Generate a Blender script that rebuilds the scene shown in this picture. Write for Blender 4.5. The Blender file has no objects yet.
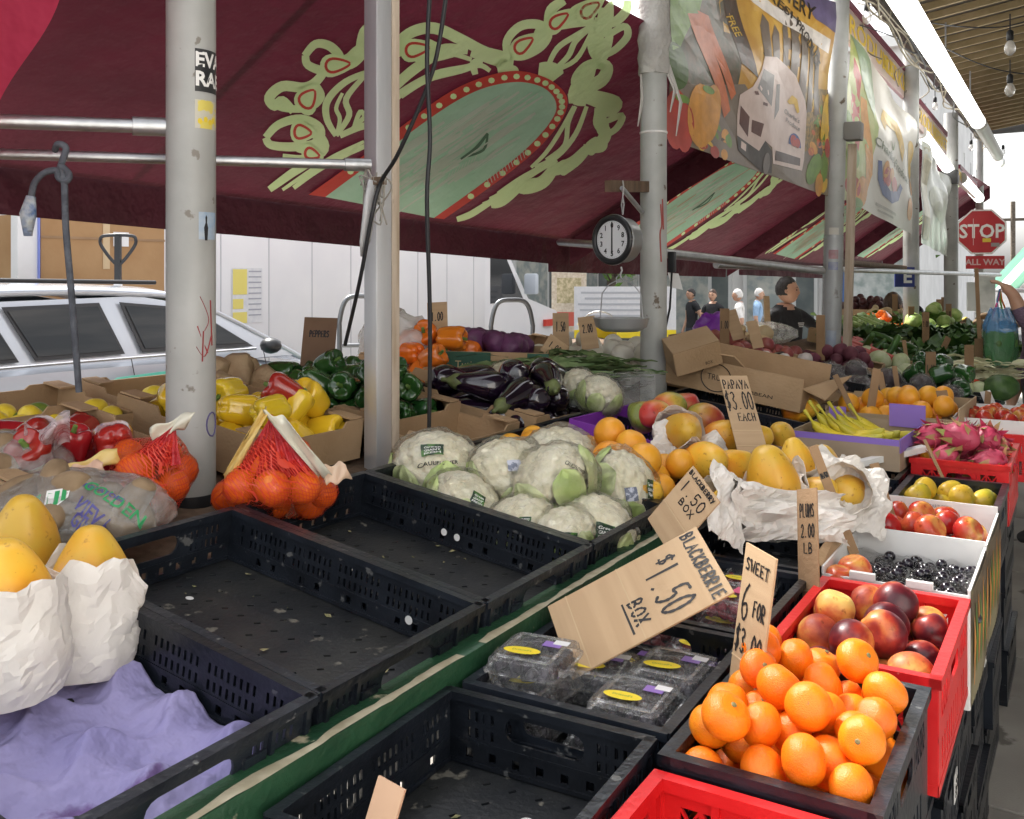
import bpy, bmesh, math, random
from mathutils import Vector, Matrix, noise, Euler
from mathutils.bvhtree import BVHTree
S = bpy.context.scene; C = S.collection; rnd = random.Random(11)
sin, cos, pi, rad = math.sin, math.cos, math.pi, math.radians
# ---------- camera model: level camera, lens shifted down; world +Y runs along the row of stalls
FPX, HZ, EH, TH = 950.0, 275.0, 1.6, rad(31.1)
RV = Vector((cos(TH), sin(TH), 0)); FV = Vector((-sin(TH), cos(TH), 0)); EYE = Vector((0, 0, EH)); UP = Vector((0, 0, 1))
def ray(u, v): return FV + RV*((u-512)/FPX) - UP*((v-HZ)/FPX)
def W(u, v, d): return EYE + ray(u, v)*d                        # measured point at depth d
def Wz(u, v, z): r = ray(u, v); return EYE + r*((z-EH)/r.z)     # on height z
def WX(u, v, x): r = ray(u, v); return EYE + r*(x/r.x)          # on the vertical plane X = x
def zt(x): return .925 + (-.87-x)*.146                          # sloping display table
TILT = math.atan(.146)
# ---------- materials
def M(name, c1, c2=None, scale=8, rough=.5, bump=0, bscale=60, metal=0, coat=0, rv=0, rh=0, sss=0, alpha=1, trans=0, lo=.35, hi=.65, detail=4, emit=0, spec=.5, stretch=None, dist=.01, wear=None):
    m = bpy.data.materials.new(name); m.use_nodes = True; nt = m.node_tree; N = nt.nodes; L = nt.links; b = N['Principled BSDF']
    b.inputs['Roughness'].default_value = rough; b.inputs['Metallic'].default_value = metal
    b.inputs['Specular IOR Level'].default_value = spec; b.inputs['Coat Weight'].default_value = coat; b.inputs['Coat Roughness'].default_value = .12
    b.inputs['Alpha'].default_value = alpha; b.inputs['Transmission Weight'].default_value = trans
    if sss: b.inputs['Subsurface Weight'].default_value = sss; b.inputs['Subsurface Radius'].default_value = (.02, .008, .004); b.inputs['Subsurface Scale'].default_value = .5
    tc = N.new('ShaderNodeTexCoord'); src = tc.outputs['Object']
    if stretch:
        mp = N.new('ShaderNodeMapping'); mp.inputs['Scale'].default_value = stretch; L.new(src, mp.inputs['Vector']); src = mp.outputs['Vector']
    if rv or rh:
        oi = N.new('ShaderNodeObjectInfo'); ad = N.new('ShaderNodeVectorMath'); L.new(src, ad.inputs[0]); sc = N.new('ShaderNodeVectorMath'); sc.operation = 'SCALE'; sc.inputs[0].default_value = (37, 19, 53)
        L.new(oi.outputs['Random'], sc.inputs['Scale']); L.new(sc.outputs[0], ad.inputs[1]); src = ad.outputs[0]
    col = None
    if c2 is not None:
        n = N.new('ShaderNodeTexNoise'); n.inputs['Scale'].default_value = scale; n.inputs['Detail'].default_value = detail; L.new(src, n.inputs['Vector'])
        r = N.new('ShaderNodeValToRGB'); r.color_ramp.elements[0].position = lo; r.color_ramp.elements[1].position = hi
        r.color_ramp.elements[0].color = (*c1, 1); r.color_ramp.elements[1].color = (*c2, 1); L.new(n.outputs['Fac'], r.inputs['Fac']); col = r.outputs['Color']
        if wear:                                                # (colour, scale, threshold): scratches and chips
            n2 = N.new('ShaderNodeTexNoise'); n2.inputs['Scale'].default_value = wear[1]; n2.inputs['Detail'].default_value = 7; L.new(src, n2.inputs['Vector'])
            r2 = N.new('ShaderNodeValToRGB'); r2.color_ramp.elements[0].position = wear[2]; r2.color_ramp.elements[1].position = wear[2]+.04; L.new(n2.outputs['Fac'], r2.inputs['Fac'])
            mw = N.new('ShaderNodeMixRGB'); mw.inputs['Color2'].default_value = (*wear[0], 1); L.new(r2.outputs['Color'], mw.inputs['Fac']); L.new(col, mw.inputs['Color1']); col = mw.outputs['Color']
    if rv or rh:
        h = N.new('ShaderNodeHueSaturation')
        if col: L.new(col, h.inputs['Color'])
        else: h.inputs['Color'].default_value = (*c1, 1)
        for amt, base, sock, off in ((rv, 1, 'Value', 0), (rh, .5, 'Hue', .37)):
            if amt:
                a = N.new('ShaderNodeMath'); a.operation = 'MULTIPLY_ADD'; a.inputs[1].default_value = 2*amt; a.inputs[2].default_value = base-amt
                fr = N.new('ShaderNodeMath'); fr.operation = 'FRACT'; ml = N.new('ShaderNodeMath'); ml.operation = 'MULTIPLY_ADD'; ml.inputs[1].default_value = 7.3 if off else 1.; ml.inputs[2].default_value = off
                L.new(oi.outputs['Random'], ml.inputs[0]); L.new(ml.outputs[0], fr.inputs[0]); L.new(fr.outputs[0], a.inputs[0]); L.new(a.outputs[0], h.inputs[sock])
        col = h.outputs['Color']
    if col: L.new(col, b.inputs['Base Color'])
    else: b.inputs['Base Color'].default_value = (*c1, 1)
    if bump:
        n = N.new('ShaderNodeTexNoise'); n.inputs['Scale'].default_value = bscale; n.inputs['Detail'].default_value = 3; L.new(src, n.inputs['Vector'])
        bp = N.new('ShaderNodeBump'); bp.inputs['Strength'].default_value = bump; bp.inputs['Distance'].default_value = dist; L.new(n.outputs['Fac'], bp.inputs['Height']); L.new(bp.outputs[0], b.inputs['Normal'])
    if emit:
        b.inputs['Emission Color'].default_value = (*c1, 1); b.inputs['Emission Strength'].default_value = emit
    return m
def node(m): return m.node_tree.nodes, m.node_tree.links, m.node_tree.nodes['Principled BSDF']
def film(name, tint=(1, 1, 1), opac=.25, rough=.12, bump=.6, bscale=30, pattern=None):   # clear plastic film: see-through with a glossy crinkled skin
    m = bpy.data.materials.new(name); m.use_nodes = True; N = m.node_tree.nodes; L = m.node_tree.links; b = N['Principled BSDF']; out = N['Material Output']
    b.inputs['Base Color'].default_value = (*tint, 1); b.inputs['Roughness'].default_value = rough
    t = N.new('ShaderNodeBsdfTransparent'); mx = N.new('ShaderNodeMixShader'); L.new(t.outputs[0], mx.inputs[1]); L.new(b.outputs[0], mx.inputs[2]); L.new(mx.outputs[0], out.inputs['Surface'])
    tc = N.new('ShaderNodeTexCoord'); n = N.new('ShaderNodeTexNoise'); n.inputs['Scale'].default_value = bscale; n.inputs['Detail'].default_value = 5; n.inputs['Distortion'].default_value = 1.2; L.new(tc.outputs['Object'], n.inputs['Vector'])
    bp = N.new('ShaderNodeBump'); bp.inputs['Strength'].default_value = bump; bp.inputs['Distance'].default_value = .02; L.new(n.outputs['Fac'], bp.inputs['Height']); L.new(bp.outputs[0], b.inputs['Normal'])
    mx.inputs['Fac'].default_value = opac; fr = N.new('ShaderNodeFresnel'); fr.inputs['IOR'].default_value = 1.55; L.new(bp.outputs[0], fr.inputs['Normal']); gl = N.new('ShaderNodeBsdfGlossy'); gl.inputs['Roughness'].default_value = rough; L.new(bp.outputs[0], gl.inputs['Normal']); m2 = N.new('ShaderNodeMixShader'); L.new(mx.outputs[0], m2.inputs[1]); L.new(gl.outputs[0], m2.inputs[2]); L.new(m2.outputs[0], out.inputs['Surface'])
    a = N.new('ShaderNodeMath'); a.operation = 'MULTIPLY_ADD'; a.inputs[1].default_value = .6; a.inputs[2].default_value = .012; a.use_clamp = True; L.new(fr.outputs[0], a.inputs[0]); L.new(a.outputs[0], m2.inputs['Fac'])
    return m
# ---------- mesh builder
class MB:
    def __init__(s): s.v = []; s.f = []; s.mi = []
    def add(s, vs, fs, mi=0, mx=None):
        o = len(s.v); s.v += [(mx @ Vector(p)) if mx else Vector(p) for p in vs]; s.f += [[i+o for i in f] for f in fs]; s.mi += [mi]*len(fs); return s
    def mesh(s, me, mx=None, mi=0): return s.add([v.co for v in me.vertices], [list(p.vertices) for p in me.polygons], mi, mx)
    def box(s, c, d, mi=0, mx=None, rz=0):
        x, y, z = d[0]/2, d[1]/2, d[2]/2; R = Matrix.Translation(c) @ Matrix.Rotation(rz, 4, 'Z')
        vs = [(-x, -y, -z), (x, -y, -z), (x, y, -z), (-x, y, -z), (-x, -y, z), (x, -y, z), (x, y, z), (-x, y, z)]
        return s.add(vs, [[3, 2, 1, 0], [4, 5, 6, 7], [0, 1, 5, 4], [1, 2, 6, 5], [2, 3, 7, 6], [3, 0, 4, 7]], mi, (mx @ R) if mx else R)
    def tube(s, pts, r, seg=8, mi=0, caps=True, flat=1):
        pts = [Vector(p) for p in pts]; n = len(pts); rr = r if isinstance(r, (list, tuple)) else [r]*n; vs = []; fs = []; prev = None
        for i, p in enumerate(pts):
            t = (pts[min(i+1, n-1)]-pts[max(i-1, 0)]).normalized()
            a = prev if prev is not None else (Vector((0, 0, 1)) if abs(t.z) < .9 else Vector((1, 0, 0)))
            a = (a - t*a.dot(t)).normalized(); b = t.cross(a); prev = a
            for k in range(seg): q = 2*pi*k/seg; vs.append(p + (a*cos(q)*flat + b*sin(q))*rr[i])
        for i in range(n-1):
            for k in range(seg): fs.append([i*seg+k, i*seg+(k+1) % seg, (i+1)*seg+(k+1) % seg, (i+1)*seg+k])
        if caps: fs += [list(range(seg))[::-1], [(n-1)*seg+k for k in range(seg)]]
        return s.add(vs, fs, mi)
    def lathe(s, prof, seg=24, mi=0, mx=None, fn=None):
        vs = []; fs = []; n = len(prof)
        for i, (r, z) in enumerate(prof):
            for k in range(seg):
                q = 2*pi*k/seg; p = Vector((r*cos(q), r*sin(q), z)); vs.append(fn(p, q, i) if fn else p)
        for i in range(n-1):
            for k in range(seg): fs.append([i*seg+k, i*seg+(k+1) % seg, (i+1)*seg+(k+1) % seg, (i+1)*seg+k])
        fs += [list(range(seg))[::-1], [(n-1)*seg+k for k in range(seg)]]
        return s.add(vs, fs, mi, mx)
    def grid(s, nu, nv, fn, mi=0, close=False):
        vs = [fn(i/nu, j/nv) for j in range(nv+1) for i in range(nu+1)]
        return s.add(vs, [[j*(nu+1)+i, j*(nu+1)+i+1, (j+1)*(nu+1)+i+1, (j+1)*(nu+1)+i] for j in range(nv) for i in range(nu)], mi)
    def ico(s, r, sub=3, fn=None, mi=0, mx=None):
        bm = bmesh.new(); bmesh.ops.create_icosphere(bm, subdivisions=sub, radius=1)
        vs = []
        for v in bm.verts: vs.append(fn(v.co.copy()) if fn else v.co*r)
        fs = [[v.index for v in f.verts] for f in bm.faces]; bm.free(); return s.add(vs, fs, mi, mx)
    def to_mesh(s, name, mats, smooth=False, bevel=0, solid=0, weld=False):
        me = bpy.data.meshes.new(name); me.from_pydata(s.v, [], s.f)
        for m in (mats if isinstance(mats, (list, tuple)) else [mats]): me.materials.append(m)
        me.polygons.foreach_set('material_index', s.mi)
        bm = bmesh.new(); bm.from_mesh(me)
        if weld: bmesh.ops.remove_doubles(bm, verts=bm.verts, dist=1e-5)
        if solid: bmesh.ops.solidify(bm, geom=bm.faces[:], thickness=solid)
        if bevel: bmesh.ops.bevel(bm, geom=[e for e in bm.edges if len(e.link_faces) == 2 and e.calc_face_angle(0) > .6], offset=bevel, segments=2, profile=.6, affect='EDGES', clamp_overlap=True)
        bmesh.ops.recalc_face_normals(bm, faces=bm.faces); bm.to_mesh(me); bm.free()
        if smooth:
            me.polygons.foreach_set('use_smooth', [True]*len(me.polygons))
            if smooth != 2 or bevel: me.set_sharp_from_angle(angle=rad(50))
        elif bevel:
            me.polygons.foreach_set('use_smooth', [True]*len(me.polygons)); me.set_sharp_from_angle(angle=rad(35))
        me.update(); return me
    def build(s, name, mats, parent=None, smooth=False, bevel=0, solid=0, weld=False, **kw):
        return link(name, s.to_mesh(name, mats, smooth, bevel, solid, weld), parent, **kw)
def link(name, me, parent=None, label=None, cat=None, group=None, kind=None, loc=None, rot=None, scale=None):
    o = bpy.data.objects.new(name, me); C.objects.link(o)
    if parent: o.parent = parent
    if loc is not None: o.location = loc
    if rot is not None: o.rotation_euler = rot
    if scale is not None: o.scale = scale if isinstance(scale, (tuple, list, Vector)) else (scale,)*3
    for k, x in (('label', label), ('category', cat), ('group', group), ('kind', kind)):
        if x: o[k] = x
    return o
def thing(name, label, cat, loc=(0, 0, 0), rot=(0, 0, 0), group=None): return link(name, None, None, label, cat, group, None, loc, rot)
KIDS = {}
def dup(o, loc, rot=None, scale=None, label=None, group=None):      # a copy of a thing with copies of its parts and sub-parts
    def cp(a, par):
        c = a.copy(); C.objects.link(c)
        if par: c.parent = par
        for ch in a.children: cp(ch, c)
        return c
    c = cp(o, None); c.location = loc
    if rot is not None: c.rotation_euler = rot
    if scale is not None: c.scale = (scale,)*3
    if label: c['label'] = label
    if group: c['group'] = group
    return c
def cmesh(splines, ext=0, bev=0, res=2):                             # filled 2D curve (first outer, others holes) -> mesh in XY
    cu = bpy.data.curves.new('c', 'CURVE'); cu.dimensions = '2D'; cu.fill_mode = 'BOTH'; cu.extrude = ext; cu.bevel_depth = bev; cu.bevel_resolution = 0
    for pts in splines:
        sp = cu.splines.new('POLY'); sp.points.add(len(pts)-1); sp.use_cyclic_u = True
        for i, p in enumerate(pts): sp.points[i].co = (p[0], p[1], 0, 1)
    o = bpy.data.objects.new('c', cu); me = bpy.data.meshes.new_from_object(o); bpy.data.objects.remove(o); bpy.data.curves.remove(cu); return me
def tmesh(txt, size=1, ext=0, align='CENTER', bold=0, res=2):
    cu = bpy.data.curves.new('t', 'FONT'); cu.body = txt; cu.size = size; cu.extrude = ext; cu.align_x = align; cu.align_y = 'CENTER'; cu.resolution_u = res; cu.offset = bold
    o = bpy.data.objects.new('t', cu); me = bpy.data.meshes.new_from_object(o); bpy.data.objects.remove(o); bpy.data.curves.remove(cu); return me
def rect(cx, cy, w, h, r=0):
    x, y = w/2, h/2
    if not r: return [(cx-x, cy-y), (cx+x, cy-y), (cx+x, cy+y), (cx-x, cy+y)]
    return [(cx+sx*(x-r)+r*cos(a), cy+sy*(y-r)+r*sin(a)) for sx, sy, a0 in ((1, -1, -pi/2), (1, 1, 0), (-1, 1, pi/2), (-1, -1, pi)) for a in (a0, a0+pi/6, a0+pi/3, a0+pi/2)]
def frame(o, x, y):                                                  # matrix with origin o, x axis along x, y in the plane
    x = Vector(x).normalized(); z = x.cross(Vector(y)).normalized(); y = z.cross(x); m = Matrix((x, y, z)).transposed().to_4x4(); m.translation = o; return m
def nz(p, s=1.): return noise.noise(Vector(p)*s)
# ---------- hand lettering: pen strokes in a unit box
HAND = {'A': [[(0, 0), (.45, 1), (.9, 0)], [(.2, .4), (.7, .42)]], 'B': [[(.05, 0), (.1, 1), (.6, .85), (.55, .6), (.1, .52), (.7, .4), (.65, .1), (.05, 0)]], 'C': [[(.8, .85), (.45, 1), (.1, .6), (.15, .15), (.5, 0), (.85, .15)]],
 'E': [[(.8, 1), (.1, .98), (.1, 0), (.85, .03)], [(.1, .5), (.65, .53)]], 'F': [[(.8, 1), (.15, .95), (.1, 0)], [(.1, .5), (.65, .52)]], 'H': [[(.1, 1), (.1, 0)], [(.8, 1), (.78, 0)], [(.1, .5), (.8, .52)]], 'I': [[(.4, 1), (.4, 0)]], 'K': [[(.1, 1), (.1, 0)], [(.8, 1), (.12, .45), (.85, 0)]],
 'L': [[(.1, 1), (.1, .02), (.8, 0)]], 'O': [[(.45, 1), (.08, .7), (.1, .2), (.5, 0), (.85, .3), (.8, .8), (.45, 1)]], 'P': [[(.1, 0), (.1, 1), (.7, .9), (.72, .55), (.12, .45)]], 'R': [[(.1, 0), (.1, 1), (.7, .9), (.7, .55), (.12, .48), (.8, 0)]],
 'S': [[(.8, .88), (.4, 1), (.1, .75), (.7, .4), (.6, .06), (.05, .1)]], 'T': [[(0, .97), (.9, 1)], [(.45, 1), (.42, 0)]], 'W': [[(0, 1), (.22, 0), (.45, .7), (.68, 0), (.92, 1)]], 'X': [[(.05, 1), (.85, 0)], [(.85, 1), (.05, 0)]], 'Y': [[(.05, 1), (.45, .5)], [(.88, 1), (.3, -.1)]],
 '0': [[(.45, 1), (.1, .7), (.12, .2), (.45, 0), (.8, .3), (.78, .8), (.45, 1)]], '1': [[(.42, 1), (.38, 0)]], '2': [[(.08, .78), (.4, 1), (.75, .78), (.5, .4), (.05, .03), (.85, .05)]], '3': [[(.1, .9), (.5, 1), (.75, .75), (.35, .53), (.8, .3), (.5, 0), (.05, .12)]], '5': [[(.8, 1), (.2, .97), (.15, .55), (.6, .6), (.8, .3), (.5, 0), (.08, .08)]],
 '6': [[(.7, 1), (.25, .7), (.1, .3), (.4, 0), (.75, .2), (.6, .48), (.15, .35)]], '$': [[(.8, .85), (.4, .92), (.1, .7), (.7, .35), (.5, .08), (.05, .15)], [(.5, 1.08), (.35, -.1)]], '.': [[(.3, .02), (.38, .06)]], '#': [[(.3, 1), (.2, 0)], [(.7, 1), (.6, 0)], [(0, .65), (.9, .7)], [(0, .3), (.9, .35)]],
 'N': [[(.1, 0), (.1, 1), (.8, 0), (.8, 1)], ], 'D': [[(.1, 0), (.1, 1), (.7, .8), (.75, .3), (.1, 0)]], 'M': [[(.05, 0), (.15, 1), (.45, .3), (.78, 1), (.88, 0)]], 'V': [[(.05, 1), (.45, 0), (.85, 1)]], 'G': [[(.8, .85), (.4, 1), (.1, .5), (.4, 0), (.8, .15), (.8, .45), (.5, .45)]], 'U': [[(.1, 1), (.12, .2), (.45, 0), (.78, .2), (.8, 1)]]}
def stroke(mb, pts, w, z, mx, mi=0):
    n = len(pts); P = [Vector((a, b)) for a, b in pts]; vs = []
    for i, p in enumerate(P):
        t = (P[min(i+1, n-1)]-P[max(i-1, 0)]).normalized(); q = Vector((-t.y, t.x)); ww = w*(.5 + .12*sin(i*2.3+p.x*50)); e = t*w*.35*(-1 if i == 0 else 1 if i == n-1 else 0)
        vs += [(p.x+e.x+q.x*ww, p.y+e.y+q.y*ww, z), (p.x+e.x-q.x*ww, p.y+e.y-q.y*ww, z)]
    mb.add(vs, [[2*i, 2*i+1, 2*i+3, 2*i+2] for i in range(n-1)], mi, mx)
def smoothen(pts, k=5):
    if len(pts) < 3: return pts
    out = []; P = [pts[0]]+list(pts)+[pts[-1]]
    for i in range(1, len(P)-2):
        a, b, c, d = P[i-1], P[i], P[i+1], P[i+2]
        for j in range(k):
            t = j/k; out.append(tuple(.5*(2*b[q]+(c[q]-a[q])*t+(2*a[q]-5*b[q]+4*c[q]-d[q])*t*t+(3*b[q]-a[q]-3*c[q]+d[q])*t**3) for q in range(len(b))))
    return out+[tuple(P[-2])]
def hand(mb, txt, x, y, w, h, pen, mx, z=.0012, mi=0):                # fills the box (x, y, w, h); y is the baseline
    a = w/len(txt); k = 0
    for i, ch in enumerate(txt):
        for st in HAND.get(ch, []):
            st = [(x+(i+.05+px*.82)*a, y+py*h+rnd.uniform(-.02, .02)*h) for px, py in st]
            stroke(mb, smoothen(st) if ch in 'BCOPRSG0235669$UD' else st, pen, z+.0001*k, mx, mi); k += 1
# ---------- world, sun, camera, view
w = bpy.data.worlds.new('World'); S.world = w; w.use_nodes = True; nt = w.node_tree; bg = nt.nodes['Background']
sky = nt.nodes.new('ShaderNodeTexSky'); sky.sky_type = 'NISHITA'; sky.sun_disc = False; sky.sun_elevation = rad(49); sky.sun_rotation = rad(285); sky.air_density = 1.2; sky.dust_density = 4; sky.ozone_density = 1
hs = nt.nodes.new('ShaderNodeHueSaturation'); hs.inputs['Saturation'].default_value = .15      # overcast: nearly colourless sky
nt.links.new(sky.outputs[0], hs.inputs['Color']); nt.links.new(hs.outputs[0], bg.inputs['Color']); bg.inputs['Strength'].default_value = .15
sl = bpy.data.lights.new('sun', 'SUN'); sl.energy = 4.0; sl.angle = rad(12); sl.color = (1, .96, .9)
so = bpy.data.objects.new('sun', sl); C.objects.link(so)
sd = Vector((sin(rad(285))*cos(rad(49)), cos(rad(285))*cos(rad(49)), sin(rad(49)))); so.rotation_euler = sd.to_track_quat('Z', 'Y').to_euler()
cd = bpy.data.cameras.new('camera'); cam = bpy.data.objects.new('camera', cd); C.objects.link(cam); S.camera = cam
cam.location = EYE; cam.rotation_euler = (pi/2, 0, TH); cd.sensor_width = 36; cd.lens = 36*FPX/1024; cd.shift_y = -(409.5-HZ)/1024; cd.clip_start = .05; cd.clip_end = 3000
vs = S.view_settings; vs.view_transform = 'Standard'; vs.look = 'None'; vs.gamma = 1; vs.use_curve_mapping = False; vs.exposure = 1.78
S.render.engine = 'CYCLES'; S.cycles.use_denoising = True; S.cycles.max_bounces = 8; S.cycles.transparent_max_bounces = 12
# ---------- shared materials
asphalt = M('asphalt', (.05, .05, .052), (.085, .083, .08), 3, .9, .4, 200)
concrete = M('concrete', (.30, .28, .25), (.40, .38, .34), 2.5, .85, .25, 150, wear=((.16, .15, .13), 5, .62))
blackp = M('black_plastic', (.007, .009, .013), (.016, .020, .028), 14, .28, .15, 80, rv=.3, spec=.5, lo=.3, hi=.7, wear=((.11, .112, .112), 34, .655))
blackfloor = M('black_plastic_dusty', (.009, .011, .014), (.036, .036, .033), 7, .5, .15, 120, lo=.4, hi=.75, wear=((.15, .14, .115), 26, .645), rv=.1)
redp = M('red_plastic', (.62, .012, .015), (.74, .025, .025), 6, .35, .1, 90, rv=.08, wear=((.8, .25, .2), 70, .72))
card = M('cardboard', (.36, .235, .125), (.43, .29, .165), 5, .85, .25, 90, rv=.12, stretch=(1, 1, 1))
cardin = M('cardboard_brown', (.27, .165, .085), (.35, .22, .12), 4, .85, .25, 90, rv=.2)
kraft = M('kraft_sign_card', (.43, .29, .165), (.49, .34, .20), 3, .8, .15, 140, rv=.1, stretch=(1, 14, 1))
ink = M('black_marker_ink', (.012, .011, .012), rough=.6)
white = M('white_card', (.72, .71, .69), (.78, .77, .75), 5, .7)
paperw = M('crumpled_white_paper', (.62, .58, .53), (.72, .68, .63), 6, .75, .35, 26, dist=.012, rv=.05)
galv = M('weathered_pole_paint', (.34, .35, .33), (.46, .47, .45), 7, .5, .05, 60, wear=((.12, .09, .06), 17, .66), lo=.3, hi=.7)
palepole = M('pale_pole_paint', (.33, .33, .31), (.43, .43, .41), 4, .45, .05, 70, wear=((.20, .18, .15), 22, .68), rv=.02)
steel = M('galvanised_steel', (.42, .43, .44), (.52, .53, .54), 20, .38, .1, 60, metal=.85)
alu = M('brushed_aluminium', (.62, .63, .65), (.70, .71, .72), 12, .35, .1, 60, metal=.6, stretch=(1, 1, .1))
wood = M('pine_wood', (.40, .31, .22), (.54, .45, .35), 6, .7, .2, 80, stretch=(8, 8, .7), wear=((.12, .08, .05), 9, .72))
darkwood = M('old_brown_wood', (.10, .065, .04), (.17, .11, .07), 6, .8, .3, 60, stretch=(6, 6, 1))
cable = M('black_cable_rubber', (.012, .013, .015), rough=.5)
greenpaint = M('chipped_green_paint', (.012, .050, .024), (.02, .075, .034), 10, .45, .3, 60, wear=((.50, .44, .30), 14, .66), detail=6)
glassdark = M('tinted_glass', (.02, .022, .025), rough=.06, spec=.8)
def cloth(name, c, c2, tl=.45, wr=.6):
    m = M(name, c, c2, 3, .75, wr, 9, dist=.06); N, L, b = node(m); t = N.new('ShaderNodeBsdfTranslucent'); mx = N.new('ShaderNodeMixShader'); mx.inputs['Fac'].default_value = tl
    L.new(b.inputs['Base Color'].links[0].from_socket, t.inputs['Color']); L.new(b.outputs[0], mx.inputs[1]); L.new(t.outputs[0], mx.inputs[2]); L.new(mx.outputs[0], N['Material Output'].inputs['Surface']); return m
maroon = cloth('maroon_awning_canvas', (.060, .006, .015), (.08, .008, .02), .07)
maroon_shaded = cloth('maroon_canvas_shade_tone', (.045, .005, .012), (.06, .006, .016), .02)  # same canvas as the canopy, shade put in as a darker maroon
sunlit_tone_canvas = cloth('red_canvas_sunlit_tone', (.42, .02, .06), (.5, .03, .08), .5)  # sunlight on the flap put into a brighter red
printbase = cloth('undyed_print_ground', (.30, .38, .30), (.36, .44, .36), .3, .3)
lime = cloth('pale_green_print', (.60, .80, .40), (.66, .84, .46), .12, .3)
sage = cloth('sage_green_print', (.34, .60, .42), (.44, .68, .52), .2, .3)
redpr = cloth('red_print', (.60, .06, .04), (.66, .08, .06), .3, .3)
whitepr = cloth('cream_print', (.5, .6, .5), (.6, .68, .58), .3, .3)
tanpr = cloth('tan_print', (.5, .38, .24), (.56, .46, .3), .30, .3)
# ---------- ground: street, pavement, kerb
def sheet(name, x0, x1, y0, y1, z, m, kind='structure'):
    return MB().add([(x0, y0, z), (x1, y0, z), (x1, y1, z), (x0, y1, z)], [[0, 1, 2, 3]]).build(name, m, kind=kind)
sheet('street', -400, 400, -300, 900, -.15, asphalt)
pv = MB()
for i in range(6):                                                    # paving slabs with open joints
    for j in range(15):
        x = -3.45+i*1.12; y = -2+j*1.3
        pv.box((x+.55, y+.645, -.075), (1.105, 1.285, .15), 0)
pv.build('pavement', concrete, bevel=.006, kind='structure')
kb = MB()
for j in range(12): kb.box((-3.57, -2+j*1.65+.82, -.085), (.2, 1.64, .13), 0)
kb.build('kerb', concrete, bevel=.02, kind='structure')
# ---------- stall poles
def arc_patch(mb, r, a0, a1, z0, z1, mi=0, n=8, skew=0):
    mb.grid(n, 4, lambda s, t: Vector((r*cos(a0+(a1-a0)*s), r*sin(a0+(a1-a0)*s), z0+(z1-z0)*t+skew*s)), mi)
def on_pole(me, r, a, z, k=1):                                        # wrap flat text round a pole, reading outward
    mb = MB(); mb.mesh(me); mb.v = [Vector((r*cos(a+p.x/r), r*sin(a+p.x/r), z+p.y)) for p in mb.v]; return mb
camang = lambda P: math.atan2(-P.y, -P.x)
P1 = W(191, 500, 2.26); P1.z = 0
p = thing('awning_pole', 'pale round awning pole with torn stickers and red scribbles behind the black crates', 'pole', P1, group='awning poles')
mb = MB(); mb.lathe([(.057, 0), (.057, 3.1)], 32); mb.build('shaft', palepole, p, smooth=True)
mb = MB(); mb.lathe([(.0585, 1.055), (.0592, 1.06), (.0592, 1.078), (.0585, 1.083)], 32); mb.build('band', M('black_tape', (.01, .011, .014), rough=.6), p, smooth=True)
a0 = camang(P1)
zz = lambda v, d=2.26: EH-(v-HZ)/FPX*d
mb = MB(); arc_patch(mb, .0576, a0+.15, a0+1.35, zz(95), zz(53)); mb.build('sticker', M('black_sticker', (.015, .015, .017), (.03, .03, .03), 20, .5), p, smooth=True)
for tx, v in (('EVA', 64), ('RAE', 83)): on_pole(tmesh(tx, .047, bold=.0016), .0582, a0+.86, zz(v)).build('lettering', M('white_ink', (.8, .79, .76), rough=.6), p)
mb = MB(); arc_patch(mb, .0576, a0+.15, a0+1.3, zz(131), zz(103)); st = mb.build('sticker', M('grey_yellow_sticker', (.55, .52, .42), (.7, .58, .12), 30, .5, lo=.48, hi=.52), p)
for k, q in enumerate((.35, .6, .82, 1.0)):
    mb = MB(); mb.add([Vector((.0583*cos(a0+q+.1*cos(t)), .0583*sin(a0+q+.1*cos(t)), zz(124-2*(k % 2))+.007*sin(t))) for t in [i*pi/5 for i in range(10)]], [list(range(10))]); mb.build('sticker_mark', M('yellow_ink', (.75, .55, .03), rough=.5), p)
mb = MB(); arc_patch(mb, .0576, a0+.3, a0+1.25, zz(240), zz(213)); mb.build('sticker', M('blue_photo_sticker', (.25, .38, .55), (.5, .55, .58), 25, .4), p)
mb = MB(); hd = zz(220)
mb.add([Vector((.0583*cos(a0+.62+x), .0583*sin(a0+.62+x), z)) for x, z in ((-.06, hd-.05), (.06, hd-.05), (.1, hd-.02), (.04, hd-.008), (.05, hd+.004), (0, hd+.01), (-.04, hd+.004), (-.03, hd-.008), (-.1, hd-.02))], [list(range(9))]); mb.build('sticker_figure', ink, p)
gr = MB()
for pts in ([(.35, 296), (.75, 318), (.55, 330)], [(.25, 325), (.7, 352)], [(.2, 345), (.55, 355), (.9, 335)], [(.5, 330), (.45, 360)], [(.85, 300), (.95, 345)]):
    pts = smoothen(pts); gr.tube([Vector((.0574*cos(a0+a), .0574*sin(a0+a), zz(v))) for a, v in pts], .0022, 5, flat=.3)
gr.build('scribble', M('red_marker', (.3, .03, .03), rough=.6), p)
rg = MB(); rg.tube([Vector((.0576*cos(a0+.95+.3*cos(t)), .0576*sin(a0+.95+.3*cos(t)), zz(423)+.028*sin(t))) for t in [i*2*pi/16 for i in range(17)]], .002, 5); rg.build('stamp', M('violet_ink', (.12, .1, .25), rough=.6), p)
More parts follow.
